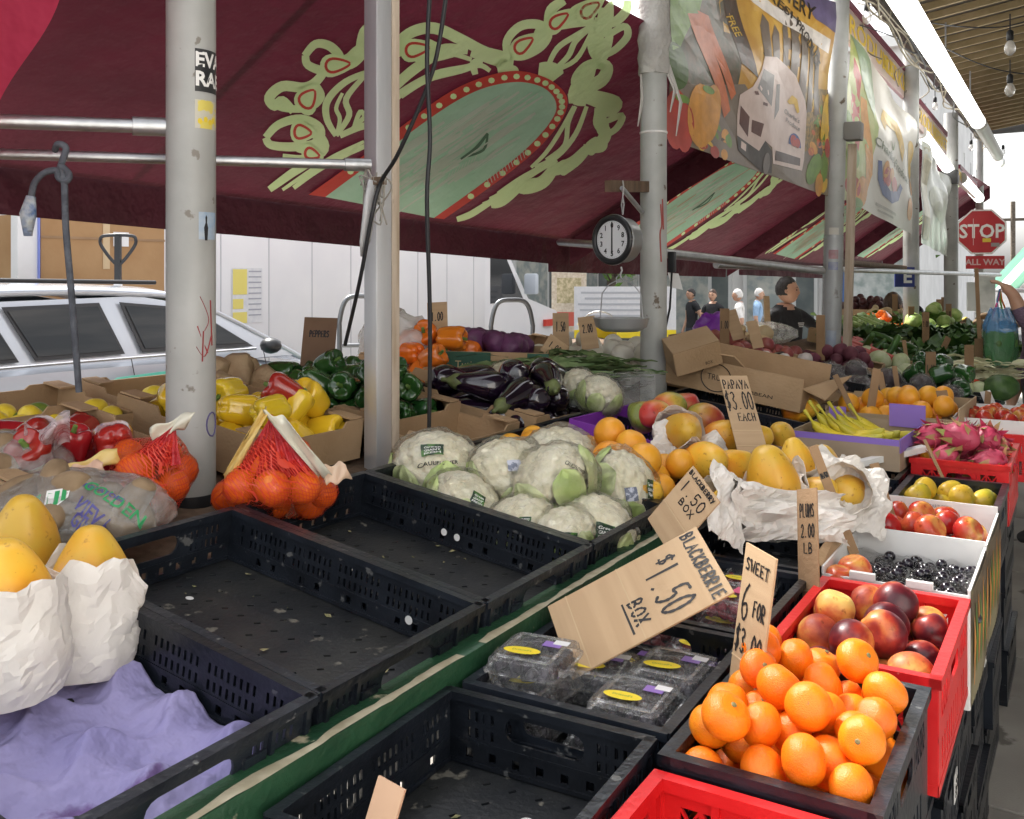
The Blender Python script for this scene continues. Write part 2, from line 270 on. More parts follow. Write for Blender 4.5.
# aluminium post faced with pine
A0 = W(381, 480, 2.7); A0.z = 0
ap = thing('square_post', 'square aluminium post faced with pine strip hung with cables and twine', 'post', A0, (0, 0, TH+.75))
MB().box((-.011, 0, 1.55), (.052, .062, 3.1)).build('aluminium_tube', alu, ap, bevel=.003)
mb = MB().box((.029, 0, 1.55), (.026, .064, 3.1)); mb.build('pine_strip', wood, ap, bevel=.002)
hl = MB()
for v in (294, 312, 355, 368, 412): hl.box((.0435, -.008+.012*(v % 3), zz(v, 2.7)), (.002, .016, .016))
hl.build('bolt_hole', M('dark_hole', (.06, .04, .03)), ap)
hr = MB()
for v in (131, 150, 180): hr.box((.043, 0, zz(v, 2.7)), (.002, .05, .006))
hr.build('red_string', M('red_string', (.5, .1, .07), rough=.8), ap)
def pole(u, d, r, label, m=galv, top=3.3):
    P = W(u, 400, d); P.z = 0; p = thing('awning_pole', label, 'pole', P, (0, 0, 0), 'awning poles'); mb = MB(); mb.lathe([(r, 0), (r, top)], 24); mb.build('shaft', m, p, smooth=True); return p
p2 = pole(653.5, 4.0, .056, 'grey round awning pole beside the round hanging scale, cloth knotted at its top')
zz4 = lambda v: zz(v, 4.0)
mb = MB(); mb.lathe([(.062+.012*abs(nz((i, 3, 0), .7)), zz4(75)+i*.035) for i in range(14)], 24, fn=lambda p, q, i: p*(1+.0*q)+Vector((cos(q), sin(q), 0))*.012*nz((cos(q)*2, sin(q)*2, i*.6))); mb.build('cloth_wrap', M('grey_cloth', (.36, .35, .33), (.45, .44, .41), 12, .9, .8, 40), p2, smooth=True)
mb = MB()
for k, (dx, l) in enumerate(((-.07, .2), (.065, .14), (.09, .24))): mb.tube([P for P in [RV*dx*.7+UP*(zz4(65)), RV*(dx+.02)+UP*(zz4(75)-l*.5)-FV*.03, RV*(dx)+UP*(zz4(80)-l)-FV*.03]], [.018, .014, .004], 6, flat=.4)
mb.build('cloth_end', M('pale_cloth', (.5, .48, .45), rough=.9), p2, smooth=True)
mb = MB(); mb.lathe([(.058, zz4(134)), (.0595, zz4(133)), (.058, zz4(132))], 24); mb.build('string', white, p2)
a2 = camang(W(653, 400, 4))
sc = MB()
for pts in ([(.55, 205), (.65, 225), (.5, 235), (.6, 262)], [(.7, 200), (.8, 230)]): sc.tube([Vector((.0565*cos(a2+a), .0565*sin(a2+a), zz4(v))) for a, v in smoothen(pts)], .003, 5)
sc.build('scribble', M('red_marker_b', (.35, .06, .05), rough=.6), p2)
p3 = pole(826, 5.8, .056, 'awning pole wrapped in clear tape and stickers in front of the vendor', top=3.7); p3.rotation_euler = Matrix.Rotation(.026, 4, FV).to_euler()
a3 = camang(W(829, 400, 5.8)); z5 = lambda v: zz(v, 5.8)
mb = MB(); mb.lathe([(.058, z5(400)), (.06, z5(370)), (.059, z5(330)), (.061, z5(270)), (.059, z5(235))], 24); mb.build('tape_wrap', film('clear_tape', (.75, .8, .85), .25, .2, .8, 12), p3, smooth=True)
for v, cc, h in ((250, (.45, .06, .07), 9), (262, (.06, .08, .3), 8), (330, (.3, .4, .55), 25), (228, (.6, .58, .5), 7)):
    mb = MB(); arc_patch(mb, .0585, a3-.5, a3+.5, z5(v+h), z5(v)); mb.build('sticker', M('pole_sticker', cc, tuple(x*.6+.2 for x in cc), 30, .5), p3)
mb = MB().box((.09, .03, 1.6), (.05, .03, 1.6)); mb.build('timber', wood, p3, bevel=.003)
p4 = pole(911, 7.8, .062, 'awning pole carrying a blue letter sign behind the cabbages', top=3.5)
lp = frame(W(904.5, 277, 7.68)-Vector(p4.location), RV, UP)
mb = MB().box((.0, 0, 0), (.16, .16, .012), 0, lp); mb.build('letter_plate', M('navy_sign', (.02, .035, .2), rough=.4), p4)
mb = MB(); mb.mesh(tmesh('E', .15, .001, bold=.004), lp @ Matrix.Translation((.02, 0, .009))); mb.build('letter', white, p4)
p5 = pole(951, 10, .07, 'farthest awning pole, beside the stop sign', top=3.3)
bx = MB().box((-.02, -.09, zz(178, 10)), (.2, .12, .14)); bx.build('junction_box', M('dark_box', (.05, .05, .05)), p5, bevel=.01)
bx = MB().box((RV*.09-FV*.04+UP*z5(132)), (.10, .1, .11)); bx.build('junction_box', M('grey_box', (.2, .2, .19), rough=.6), p3, bevel=.01)
# ---------- horizontal bars
def bar(a, b, r, label, m=steel, sleeve=None):
    a = Vector(a); b = Vector(b); t = thing('awning_bar', label, 'bar', a, group='awning bars'); MB().tube([Vector(), b-a], r, 16).build('tube', m, t, smooth=True)
    if sleeve: d = (b-a).normalized(); MB().tube([b-a-d*sleeve, b-a+d*.012], r*1.35, 16).build('coupling', m, t, smooth=True)
    return t
bar(W(-260, 112, 1.9), W(164, 127, 2.25), .0165, 'galvanised tube with a coupling joining the pale awning pole', steel, .07)
bar(W(-260, 146, 2.1), W(366, 165, 2.62), .0135, 'thin long tube passing behind the pale awning pole, rope looped over it', steel, .06)
bar(W(560, 242, 5.2), W(645, 248, 4.1), .02, 'short galvanised tube behind the hanging scale')
bar(W(655, 252, 4.2), W(822, 271, 5.7), .022, 'grey awning tube from the cloth-wrapped pole to the taped pole')
bar(W(716, 265, 4.9), W(1000, 275, 9.5), .018, 'white awning tube running on past the stop sign')
bar(W(840, 262, 5.9), W(905, 268, 7.7), .02, 'dark wooden awning rail beyond the taped pole', darkwood)
# ---------- awnings with printed medallions
AX0 = W(0, 168, 3.2); AX1 = W(560, 240, 6.0)
AEX = (AX1-AX0).normalized(); ATOP = Vector((-1.5, 3.0, 2.75)); AN = (AX1-AX0).cross(ATOP-AX0).normalized()
if AN.z > 0: AN = -AN                                               # faces down to the stalls
AEY = AEX.cross(-AN).normalized(); AEY = AEY if AEY.z > 0 else -AEY
def toplane(u, v):
    r = ray(u, v); P = EYE + r*((AX0-EYE).dot(AN)/r.dot(AN)); q = P-AX0; return (q.dot(AEX), q.dot(AEY))
Zm = lambda x, y: toplane(260+x/2.695, y/2.695)                      # measured on an enlarged view
def smooth2(pts, k=5): return smoothen([tuple(p) for p in pts], k)
GREEN = [  # width, points
 (22, [(90, 300), (60, 270), (40, 285), (25, 262), (60, 232), (120, 235), (155, 215), (190, 165)]), (20, [(120, 150), (150, 118), (190, 125), (215, 160), (180, 190), (130, 175), (122, 148)]),
 (34, [(185, 180), (240, 165), (270, 140), (310, 115)]), (20, [(265, 150), (280, 85), (310, 65)]), (16, [(30, 270), (60, 290), (130, 290), (165, 260), (150, 225)]),
 (20, [(15, 370), (50, 335), (110, 320), (160, 345), (150, 385), (90, 395), (30, 390), (15, 370)]), (24, [(90, 330), (150, 360), (170, 400), (120, 430), (60, 425)]), (18, [(100, 400), (150, 420), (80, 470), (25, 510)]),
 (15, [(205, 365), (180, 320), (182, 270), (230, 220), (300, 190)]), (13, [(205, 365), (240, 310), (232, 265), (280, 205)]), (9, [(205, 365), (215, 320), (205, 290), (222, 250)]), (16, [(215, 365), (260, 345), (300, 330), (345, 290), (380, 250), (470, 200), (560, 180), (585, 165)]),
 (10, [(250, 350), (270, 300), (285, 320)]), (12, [(250, 345), (330, 270), (420, 190), (500, 145), (570, 160)]), (14, [(370, 215), (430, 170), (500, 150), (545, 140)]), (12, [(380, 260), (450, 215), (540, 190), (590, 175), (620, 190)]),
 (24, [(380, 150), (370, 120), (410, 85), (470, 75), (540, 105), (600, 135), (670, 160)]), (40, [(400, 130), (450, 140), (470, 110)]), (22, [(385, 140), (440, 155), (500, 130), (560, 135)]), (34, [(570, 135), (620, 150), (665, 165), (640, 185)]), (16, [(580, 200), (575, 170), (600, 165)]), (16, [(640, 190), (680, 185), (690, 195)]),
 (20, [(670, 160), (665, 110), (700, 70), (750, 65), (775, 90), (755, 125), (710, 150), (675, 150)]), (26, [(690, 140), (740, 120), (765, 75), (830, 60), (900, 55)]), (22, [(775, 70), (785, 25), (820, 0)]), (24, [(830, 60), (850, 30), (900, 5)]),
 (20, [(900, 55), (950, 60), (985, 30), (990, 0)]), (34, [(930, 20), (925, 60), (905, 95), (905, 135), (925, 165)]), (16, [(930, 100), (980, 70), (990, 95), (960, 130), (925, 150)]), (28, [(925, 165), (880, 180), (855, 215), (870, 235), (920, 215), (935, 180), (910, 170)]), (30, [(855, 225), (850, 260), (880, 270)]),
 (44, [(750, 190), (785, 195), (800, 210)]), (12, [(770, 190), (800, 130), (850, 95), (890, 70)]), (12, [(790, 190), (830, 150), (850, 110), (895, 70)]), (10, [(780, 195), (850, 160), (890, 90)]),
 (26, [(830, 265), (880, 262), (940, 285), (960, 275)]), (20, [(870, 245), (960, 270), (945, 300), (900, 300)]), (14, [(925, 330), (975, 310), (960, 345), (920, 370)]), (26, [(915, 300), (912, 330), (930, 355), (920, 380), (890, 400), (870, 400)]), (14, [(870, 405), (920, 400), (930, 380)]),
 (26, [(880, 400), (845, 435), (800, 455), (780, 455)]), (12, [(820, 465), (850, 440), (845, 425)]), (28, [(790, 455), (760, 490), (710, 505), (690, 490)]), (30, [(700, 495), (650, 535), (620, 545)]), (10, [(850, 285), (830, 330), (820, 390), (770, 430)]), (11, [(880, 285), (850, 360), (800, 420), (740, 450)]), (9, [(845, 285), (810, 350), (770, 410), (730, 450)]),
 (9, [(770, 440), (700, 480), (640, 520)]), (12, [(800, 430), (730, 470), (660, 525), (600, 550)]), (14, [(640, 530), (570, 575), (530, 590)]), (12, [(300, 385), (220, 420), (150, 460), (90, 505)]), (9, [(280, 380), (180, 430), (60, 510)])]
REDS = [(205, 172, 33, 17, -.1), (128, 262, 25, 20, -.9), (112, 353, 23, 17, .1), (138, 412, 20, 13, .3), (303, 130, 16, 16, 0), (420, 130, 32, 17, -.15), (708, 118, 28, 15, -.6), (803, 52, 28, 14, -.6), (887, 23, 28, 15, -.6), (930, 48, 28, 14, -1.2), (927, 125, 24, 12, -1), (882, 200, 24, 12, -1), (917, 320, 12, 11, -.8), (924, 346, 12, 10, -.8), (893, 390, 15, 10, -1), (823, 445, 17, 11, -.5), (740, 490, 16, 8, -.3)]
OUT = [(130, 522), (300, 400), (410, 315), (510, 245), (600, 205), (690, 188), (765, 205), (810, 235), (828, 270), (815, 315), (770, 375), (700, 440), (600, 515), (495, 588)]
INN = [(175, 528), (320, 420), (430, 335), (530, 268), (610, 232), (690, 218), (750, 228), (785, 252), (798, 285), (785, 320), (745, 370), (680, 430), (580, 505), (468, 585)]
KZ = 1/2.695/FPX*6.0                                                  # enlarged pixel -> metres on the canvas, about
def rib(mb, pts2, w, off, mp, mi):                                   # ribbon on the canvas
    n = len(pts2); vs = []; cz = lambda x, y, o: mp(*Zm(x, y), o)
    for i, p in enumerate(pts2):
        a = Vector(pts2[max(i-1, 0)]); b = Vector(pts2[min(i+1, n-1)]); t = (b-a).normalized(); q = Vector((-t.y, t.x))*w/2*(.75+.25*sin(pi*i/(n-1)))
        vs += [cz(p[0]+q.x, p[1]+q.y, off), cz(p[0]-q.x, p[1]-q.y, off)]
    mb.add(vs, [[2*i, 2*i+1, 2*i+3, 2*i+2] for i in range(n-1)], mi)
def medallion(parent, mp, streak, tan=0):
    g = MB(); r = MB(); s = MB(); k = 0
    for wd, pts in GREEN: rib(g, smooth2(pts), wd*1.3, .001+.00004*k, mp, 0); k += 1
    for x, y, a, b, rot in REDS:
        pt = [(x+cos(rot)*cos(t)*a*1.1*(1 if cos(t) > 0 else .8)-sin(rot)*sin(t)*b*(1-.45*cos(t)), y+sin(rot)*cos(t)*a*1.1+cos(rot)*sin(t)*b*(1-.45*cos(t))) for t in [i*pi/10 for i in range(21)]]
        g.add([mp(*Zm(x+(px-x)*1.55, y+(py-y)*1.7), .0034+.00003*k) for px, py in pt[:-1]], [list(range(20))], 0); k += 1
        rib(r, pt, 7.5, .0052, mp, 0)
    o = smooth2(OUT); i_ = smooth2(INN); n = len(o)
    r.add([mp(*Zm(*p), .0056) for p in o]+[mp(*Zm(*p), .0056) for p in i_], [[j, j+1, n+j+1, n+j] for j in range(n-1)], 0)
    for j in range(3, n-3, 2):
        c = ((o[j][0]+i_[j][0])/2, (o[j][1]+i_[j][1])/2)
        g.add([mp(*Zm(c[0]+9*cos(t), c[1]+8*sin(t)), .0062) for t in [q*pi/4 for q in range(8)]], [list(range(8))], 0)
    s.add([mp(*Zm(*p), .0053) for p in i_], [list(range(len(i_)))], 0)
    R = random.Random(3)
    for j in range(streak):
        x = 300+R.random()*330; y = 540-(x-300)*.55+R.uniform(-90, 75); l = R.uniform(40, 150); pts = [(x, y), (x+l*.5, y-l*.36+R.uniform(-4, 4)), (x+l, y-l*.68)]
        if x+l < 770 and y < 575 and y-l*.68 > 240: rib(s, smooth2(pts), R.uniform(2, 9), .0057+.00004*j, mp, 2 if tan and R.random() < tan else 1)
    ch = [(500+9*i, 488-6*i) for i in range(9)]                      # fine lettering strokes too worn to read
    for j, (x, y) in enumerate(ch): rib(s, [(x, y), (x+10, y-26)], 3, .0085, mp, 1)
    for j in range(14): rib(s, [(610+8*j, 475-6*j), (616+8*j, 494-6*j)], 3, .0086, mp, 1)
    rib(s, smooth2([(540, 425), (580, 395), (612, 355)]), 9, .0087, mp, 3); rib(s, smooth2([(545, 420), (600, 400), (612, 356)]), 7, .0088, mp, 3)
    g.build('green_scrollwork', lime, parent); r.build('red_outline', redpr, parent); s.build('oval_panel', [sage, whitepr, tanpr, M('dark_green_print', (.06, .14, .08), rough=.8)], parent)
def awning(label, o, ex, ey, nn, L0, L1, Hh, val, streak, tan, loc, sx=1, sy=1, ox=0, s0=None, drop=0):
    t = thing('stall_awning', label, 'awning', loc, group='maroon stall awnings'); base = Vector(loc)
    mp = lambda s, q, off=0: o+ex*(s*sx+ox)+ey*q*sy+nn*off-base
    cs_ = .02 if loc == AX0 else .05; nu, nv = int((L1-L0)/cs_), int(Hh/cs_); hole = set()         # undyed canvas behind the print lets more daylight through
    cell = lambda s, q: (int((s*sx+ox-L0)/(L1-L0)*nu), int(q*sy/Hh*nv))
    poly = [Zm(*p) for p in OUT]; ins = lambda s, q: sum(1 for (x0, y0), (x1, y1) in zip(poly, poly[1:]+poly[:1]) if (y0 > q) != (y1 > q) and s < x0+(q-y0)/(y1-y0)*(x1-x0)) % 2
    hole |= {(i, j) for j in range(nv) for i in range(nu) if ins((L0+(L1-L0)*(i+.5)/nu-ox)/sx, Hh*(j+.5)/nv/sy)} if False else set()
    for wd, pts in ():
        ps = smooth2(pts, 16)
        for i in range(1, len(ps)-1):
            d = Vector(ps[i+1])-Vector(ps[i-1]); d = Vector((-d.y, d.x)).normalized()*wd*1.3*.30*(.75+.25*sin(pi*i/(len(ps)-1)))
            for f in (-1, -.6, -.2, .2, .6, 1): hole.add(cell(*Zm(ps[i][0]+d.x*f, ps[i][1]+d.y*f)))
    mb = MB(); vs_ = [mp((L0+(L1-L0)*i/nu-ox)/sx, Hh*j/nv/sy, -.006) for j in range(nv+1) for i in range(nu+1)]; mb.v = vs_
    for j in range(nv):
        i = 0
        while i < nu:                                                 # merge runs of kept cells into long strips
            k = i; hb = (i, j) in hole
            while k < nu and ((k, j) in hole) == hb and k-i < 24: k += 1
            a, b = j*(nu+1)+i, j*(nu+1)+k; mb.f.append([a, b, b+nu+1, a+nu+1]); mb.mi.append(int(hb)); i = k
    mb.build('canopy', [maroon, printbase], t, smooth=2)
    v = MB(); v.grid(40, 5, lambda a, b: o+ex*(L0+(L1-L0)*a)-UP*(val*b*1.1-val*.1)+Vector((nn.x, nn.y, 0))*(-.012+.025*b*sin(a*23)+.01*sin(a*57)*b)-base); v.build('valance', maroon_shaded, t, smooth=True)
    MB().tube([o+ex*L0-nn*.05-base, o+ex*L1-nn*.05-base], .016, 10).build('front_bar', steel, t, smooth=True)
    sd_ = MB(); sd_.grid(3, 14, lambda a, b: mp((L1-ox)/sx, Hh*b/sy, -.006)-UP*(.16*a)+ex*.01*sin(b*20)*a); sd_.build('side_flap', maroon, t, smooth=True)
    for f in (.0, .5, 1): MB().tube([mp((L0+(L1-L0)*f-ox)/sx, 0, -.03), mp((L0+(L1-L0)*f-ox)/sx, Hh/sy, -.03)], .016, 8).build('rafter', steel, t, smooth=True)
    medallion(t, mp, streak, tan); return t
Hh = (1.60)
awning('maroon stall awning with a large green scrollwork medallion above the empty black crates', AX0, AEX, AEY, AN, -2.6, (AX1-AX0).length+.12, Hh, .155, 90, 0, AX0)
# seam folds on the first awning
def far_awning(label, lo_a, lo_b, up, streak, tan, val=.2, f=1.0, fox=.0):
    ex = (lo_b-lo_a).normalized(); n = (lo_b-lo_a).cross(up-lo_a).normalized()
    if n.z > 0: n = -n
    ey = ex.cross(-n).normalized(); ey = ey if ey.z > 0 else -ey; L = (lo_b-lo_a).length; hh = (up-lo_a).dot(ey)
    awning(label, lo_a, ex, ey, n, 0, L, hh, val, streak, tan, lo_a, L/3.3*f, hh/1.75, fox)
far_awning('second maroon awning whose medallion shows behind the van banner', Vector((-2.95, 5.35, 1.78)), Vector((-2.75, 8.3, 1.74)), Vector((-1.4, 5.5, 2.75)), 60, .2, .16, 1.05, -.62)
far_awning('third maroon awning with pale tan and grey streaks past the taped pole', Vector((-2.7, 8.5, 1.76)), Vector((-2.6, 11.4, 1.72)), Vector((-1.3, 8.6, 2.75)), 80, .5, .16, 1.05, -.5)
far_awning('farthest maroon awning with its red edge against the striped shop blind', Vector((-2.6, 11.6, 1.8)), Vector((-2.5, 14.5, 1.8)), Vector((-1.2, 11.7, 2.8)), 90, .2, .16, 1.05, -.5)
# red canvas hanging at the near left end
rc = MB(); 
rc.grid(20, 24, lambda a, b: W(66-80*b-620*a+5*sin(b*6)+(b < .03)*20, -24+140*b-330*a-(b < .03)*90+(b > .97)*90, 1.95-.25*a)+FV*.03*sin(a*14+b*2))
rc.build('awning_flap', sunlit_tone_canvas, smooth=True, label='red canvas flap of a neighbouring awning, sunlit brightness put into its colour', cat='awning')
# ---------- banners
def banner(name, label, TL, TR, BL, BR, bulge, wr, base, decor, group=None):
    t = thing(name, label, 'banner', BL, group=group); n = (TR-TL).cross(BL-TL).normalized()
    if n.dot(EYE-TL) < 0: n = -n
    def mp(s, q, off=0):
        P = TL.lerp(TR, s).lerp(BL.lerp(BR, s), q); return P+n*(bulge*sin(pi*s)*sin(pi*min(q, 1))*1+wr*sin(s*7+q*9)*(1-q)+wr*.6*sin(s*15-q*8)*(1-q*.6)+off)-BL
    mb = MB(); mb.grid(30, 30, lambda a, b: mp(a, b)); mb.build('vinyl_sheet', base, t, smooth=True); decor(t, mp); return t
def flat(mp, polys, m, name, t, off):                                 # shapes printed on the banner: (s, q) polygons, gridded fine enough to follow it
    k = 0
    for pl in polys:
        mb = MB(); me = bpy.data.meshes.new('x'); me.from_pydata([(a, b, 0) for a, b in pl], [], [list(range(len(pl)))]); bm = bmesh.new(); bm.from_mesh(me)
        bmesh.ops.triangulate(bm, faces=bm.faces); 
        for _ in range(3):
            long = [e for e in bm.edges if e.calc_length() > .09]
            if long: bmesh.ops.subdivide_edges(bm, edges=long, cuts=1); bmesh.ops.triangulate(bm, faces=[f for f in bm.faces if len(f.verts) > 3])
        bm.to_mesh(me); bm.free(); mb.add([mp(v.co.x, v.co.y, off*.85+.00015*k) for v in me.vertices], [list(p.vertices) for p in me.polygons]); k += 1
        mb.build(name, m, t)
def ell(cx, cy, a, b, rot=0, n=18, e=1.0): return [(cx+a*cos(t)*cos(rot)-b*sin(t)*sin(rot), cy+a*cos(t)*sin(rot)+b*sin(t)*cos(rot)) for t in [i*2*pi/n for i in range(n)]]
def btext(mp, txt, cx, cy, h, wx, m, t, off, bold=.01, rot=0, name='lettering'):
    me = tmesh(txt, 1, bold=bold); xs = [v.co.x for v in me.vertices]; k = wx/(max(xs)-min(xs)); mb = MB()
    mb.add([mp(cx+v.co.x*k*cos(rot)+v.co.y*h*sin(rot), cy-v.co.y*h*cos(rot)+v.co.x*k*sin(rot), off*.85+.001) for v in me.vertices], [list(p.vertices) for p in me.polygons]); return mb.build(name, m, t)
V = lambda n, c, c2=None, s=12: M(n, c, c2 or tuple(x*.75 for x in c), s, .34, .1, 20, coat=.08)
bcar, bgrn, bred, byel, bora = V('print_carrot_orange', (.62, .17, .06)), V('print_leaf_green', (.18, .32, .06)), V('print_red', (.5, .06, .04)), V('print_yellow', (.75, .48, .06)), V('print_orange', (.7, .32, .05))
bwht, bgry, bblk, bblu, bbrn = V('print_pale_pink', (.68, .55, .50), (.6, .47, .42)), V('print_grey', (.22, .2, .19)), V('print_black', (.03, .025, .022)), V('print_blue', (.06, .1, .3)), V('print_dark_brown', (.10, .045, .03), (.06, .05, .04), 25)
def veg_side(t, mp, x, o, flip=1):
    flat(mp, [ell(x, .30, .05, .16, .25), ell(x+.03, .42, .04, .2, .15)], bgrn, 'printed_leaves', t, o)
    flat(mp, [[(x+.01, .36), (x+.075, .34), (x+.155, .8), (x+.125, .82)], [(x+.05, .36), (x+.10, .37), (x+.185, .72), (x+.165, .76)]], bcar, 'printed_carrot', t, o+.002)
def dec1(t, mp):
    flat(mp, [[(.18, .0), (.45, 0), (1, .05), (1, .7), (.45, .75), (.3, .6)]], V('print_gold', (.62, .38, .08), (.5, .26, .04), 6), 'printed_glow', t, .002)
    flat(mp, [[(.0, 0), (.2, 0), (.33, .5), (.30, .78), (.2, .85), (.0, .9)]], V('print_umber', (.13, .085, .05), (.06, .065, .03), 22), 'printed_ground', t, .003)
    flat(mp, [[(.0, .72), (.35, .6), (.6, .88), (1, .75), (1, 1), (0, 1)]], V('print_road', (.17, .13, .10), (.24, .19, .14), 5), 'printed_road', t, .0035)
    flat(mp, [[(.45, .6), (.7, .5), (1, .45), (1, .85), (.6, .9)]], V('print_crowd', (.14, .11, .05), (.4, .25, .07), 45), 'printed_crowd', t, .0032)
    flat(mp, [[(x, .62), (x, y), (x+.02, y-.07), (x+w, y-.03), (x+w, .6)] for x, y, w in ((.47, .26, .05), (.53, .3, .04), (.59, .24, .03), (.64, .2, .05), (.71, .26, .06), (.79, .3, .04), (.85, .32, .05))], V('print_tower_grey', (.17, .13, .10)), 'printed_tower', t, .004)
    flat(mp, [[(.2, .0), (.3, .0), (.36, .3), (.42, .55), (.33, .5), (.27, .3)]], bbrn, 'printed_shadow', t, .0045)
    flat(mp, [[(.75, .0), (1, .0), (1, .16), (.85, .12)]], V('print_violet', (.16, .13, .25)), 'printed_sky', t, .0045)
    flat(mp, [[(.28, .0), (.33, .0), (.55, .13), (.97, .2), (.97, .27), (.6, .22), (.4, .13)]], V('print_white_beam', (.8, .74, .68)), 'printed_beam', t, .005)
    body = [(.33, .66), (.39, .60), (.44, .50), (.47, .42), (.55, .40), (.68, .46), (.77, .56), (.79, .62), (.79, .86), (.78, .92), (.56, .94), (.545, .86), (.50, .84), (.47, .90), (.34, .86), (.33, .76)]
    flat(mp, [body], bwht, 'printed_van', t, .006)
    flat(mp, [[(.415, .60), (.455, .49), (.53, .5), (.52, .66)]], bgry, 'printed_windscreen', t, .007)
    flat(mp, [[(.55, .54), (.575, .53), (.58, .66), (.545, .72)]], bgry, 'printed_window', t, .007)
    flat(mp, [[(.34, .71), (.395, .75), (.4, .85), (.345, .8)], [(.41, .76), (.48, .76), (.47, .83), (.415, .82)], [(.40, .62), (.42, .615), (.43, .63), (.41, .635)], [(.46, .655), (.49, .655), (.49, .67), (.46, .67)]], V('print_lamp_dark', (.13, .05, .04)), 'printed_grille', t, .007)
    flat(mp, [[(.34, .86), (.47, .9), (.5, .84), (.545, .88), (.56, .99), (.50, 1.0), (.35, .93)]], V('print_tyre', (.09, .08, .075)), 'printed_bumper', t, .0065)
    flat(mp, [[(.365, .88), (.395, .89), (.395, .925), (.365, .915)]], bwht, 'printed_plate', t, .008); flat(mp, [ell(.52, .95, .02, .055)], bgry, 'printed_wheel', t, .0085)
    flat(mp, [[(.57, .87), (.76, .86), (.76, .9), (.57, .92)]], V('print_sill', (.1, .06, .05)), 'printed_stripe', t, .007)
    RB = random.Random(2)
    for k in range(46):
        sx = RB.random() < .5; x = RB.uniform(.01, .30) if sx else RB.uniform(.84, .985); y = RB.uniform(.84, .985) if sx else RB.uniform(.55, .985)
        flat(mp, [ell(x, y, RB.uniform(.008, .025), RB.uniform(.015, .045), RB.uniform(-1, 1), 10)], RB.choice((bcar, bgrn, bred, byel, bora, bgrn, bbrn)), 'printed_produce', t, .0042)
    for k in range(24): x = RB.uniform(.46, .98); flat(mp, [ell(x, RB.uniform(.62, .83), .006, RB.uniform(.01, .03), RB.uniform(-1, 1), 8)], RB.choice((byel, bora, bbrn, bgrn)), 'printed_dot', t, .0040)
    btext(mp, "Charlie's", .68, .665, .035, .12, bgry, t, .0085, .005, .2); btext(mp, "Produce", .69, .705, .035, .11, bgry, t, .0085, .005, .2)
    flat(mp, [[(.64, .6), (.67, .56), (.71, .57), (.735, .63), (.72, .64), (.69, .6), (.66, .61)]], byel, 'printed_banana', t, .0085)
    flat(mp, [ell(.71, .81, .05, .065)[9:]+[(.76, .81)]], bblu, 'printed_bowl', t, .0085); flat(mp, [ell(.70, .785, .025, .03), ell(.73, .79, .02, .025)], bred, 'printed_fruit', t, .0095)
    btext(mp, 'DELIVERY', .67, .045, .12, .36, bblk, t, .006, .02, .33); btext(mp, 'PRODUCE', .79, .27, .09, .26, bblk, t, .0065, .015, .75); btext(mp, 'FRESH', .60, .12, .07, .24, bblk, t, .0066, .01, .45)
    btext(mp, "Charlie's", .13, .03, .05, .1, bwht, t, .006, .01, .3); btext(mp, 'Produce', .15, .075, .05, .09, bwht, t, .006, .01, .3); btext(mp, 'FREE', .30, .32, .06, .1, byel, t, .006, .01, 1.1)
    flat(mp, [[(.0, .12), (.09, .0), (.16, .0), (.14, .3), (.02, .6)]], bgrn, 'printed_leaves', t, .005)
    flat(mp, [[(.09, .33), (.15, .31), (.29, .75), (.26, .8)], [(.13, .30), (.18, .31), (.31, .66), (.29, .7)]], bcar, 'printed_carrot', t, .006)
    flat(mp, [ell(.03, .62, .05, .12)], V('print_zucchini', (.06, .12, .02)), 'printed_courgette', t, .0055); flat(mp, [ell(.14, .83, .065, .16), ell(.19, .8, .045, .15, .1)], bora, 'printed_pepper', t, .007); flat(mp, [ell(.03, .89, .05, .15), ell(.07, .92, .04, .12)], bred, 'printed_pepper', t, .0065)
    flat(mp, [ell(.17, .69, .03, .02), ell(.05, .78, .03, .02)], bgrn, 'printed_stalk', t, .0085)
    flat(mp, [ell(.955, .60, .025, .14, .35), ell(.975, .62, .02, .13, .15)], byel, 'printed_banana', t, .006); flat(mp, [ell(.97, .76, .025, .05)], bred, 'printed_tomato', t, .0065); flat(mp, [ell(.87, .89, .045, .09, .4), ell(.95, .86, .03, .08)], bgrn, 'printed_pepper', t, .006); flat(mp, [ell(.92, .96, .03, .06)], bora, 'printed_mango', t, .007)
d3, d4 = 4.0, 5.75
banner('van_banner', 'glossy market banner showing a white delivery van and vegetables between the two nearer round poles', W(668, -60, 4.05), W(832, 3, 5.72), W(668, 139, 4.05), W(827, 196, 5.72), .03, .018, V('print_base', (.12, .075, .045), (.18, .11, .055), 6), dec1)
cream = M('banner_cream', (.62, .58, .49), (.68, .66, .6), 2, .36, .15, 8, coat=.1)
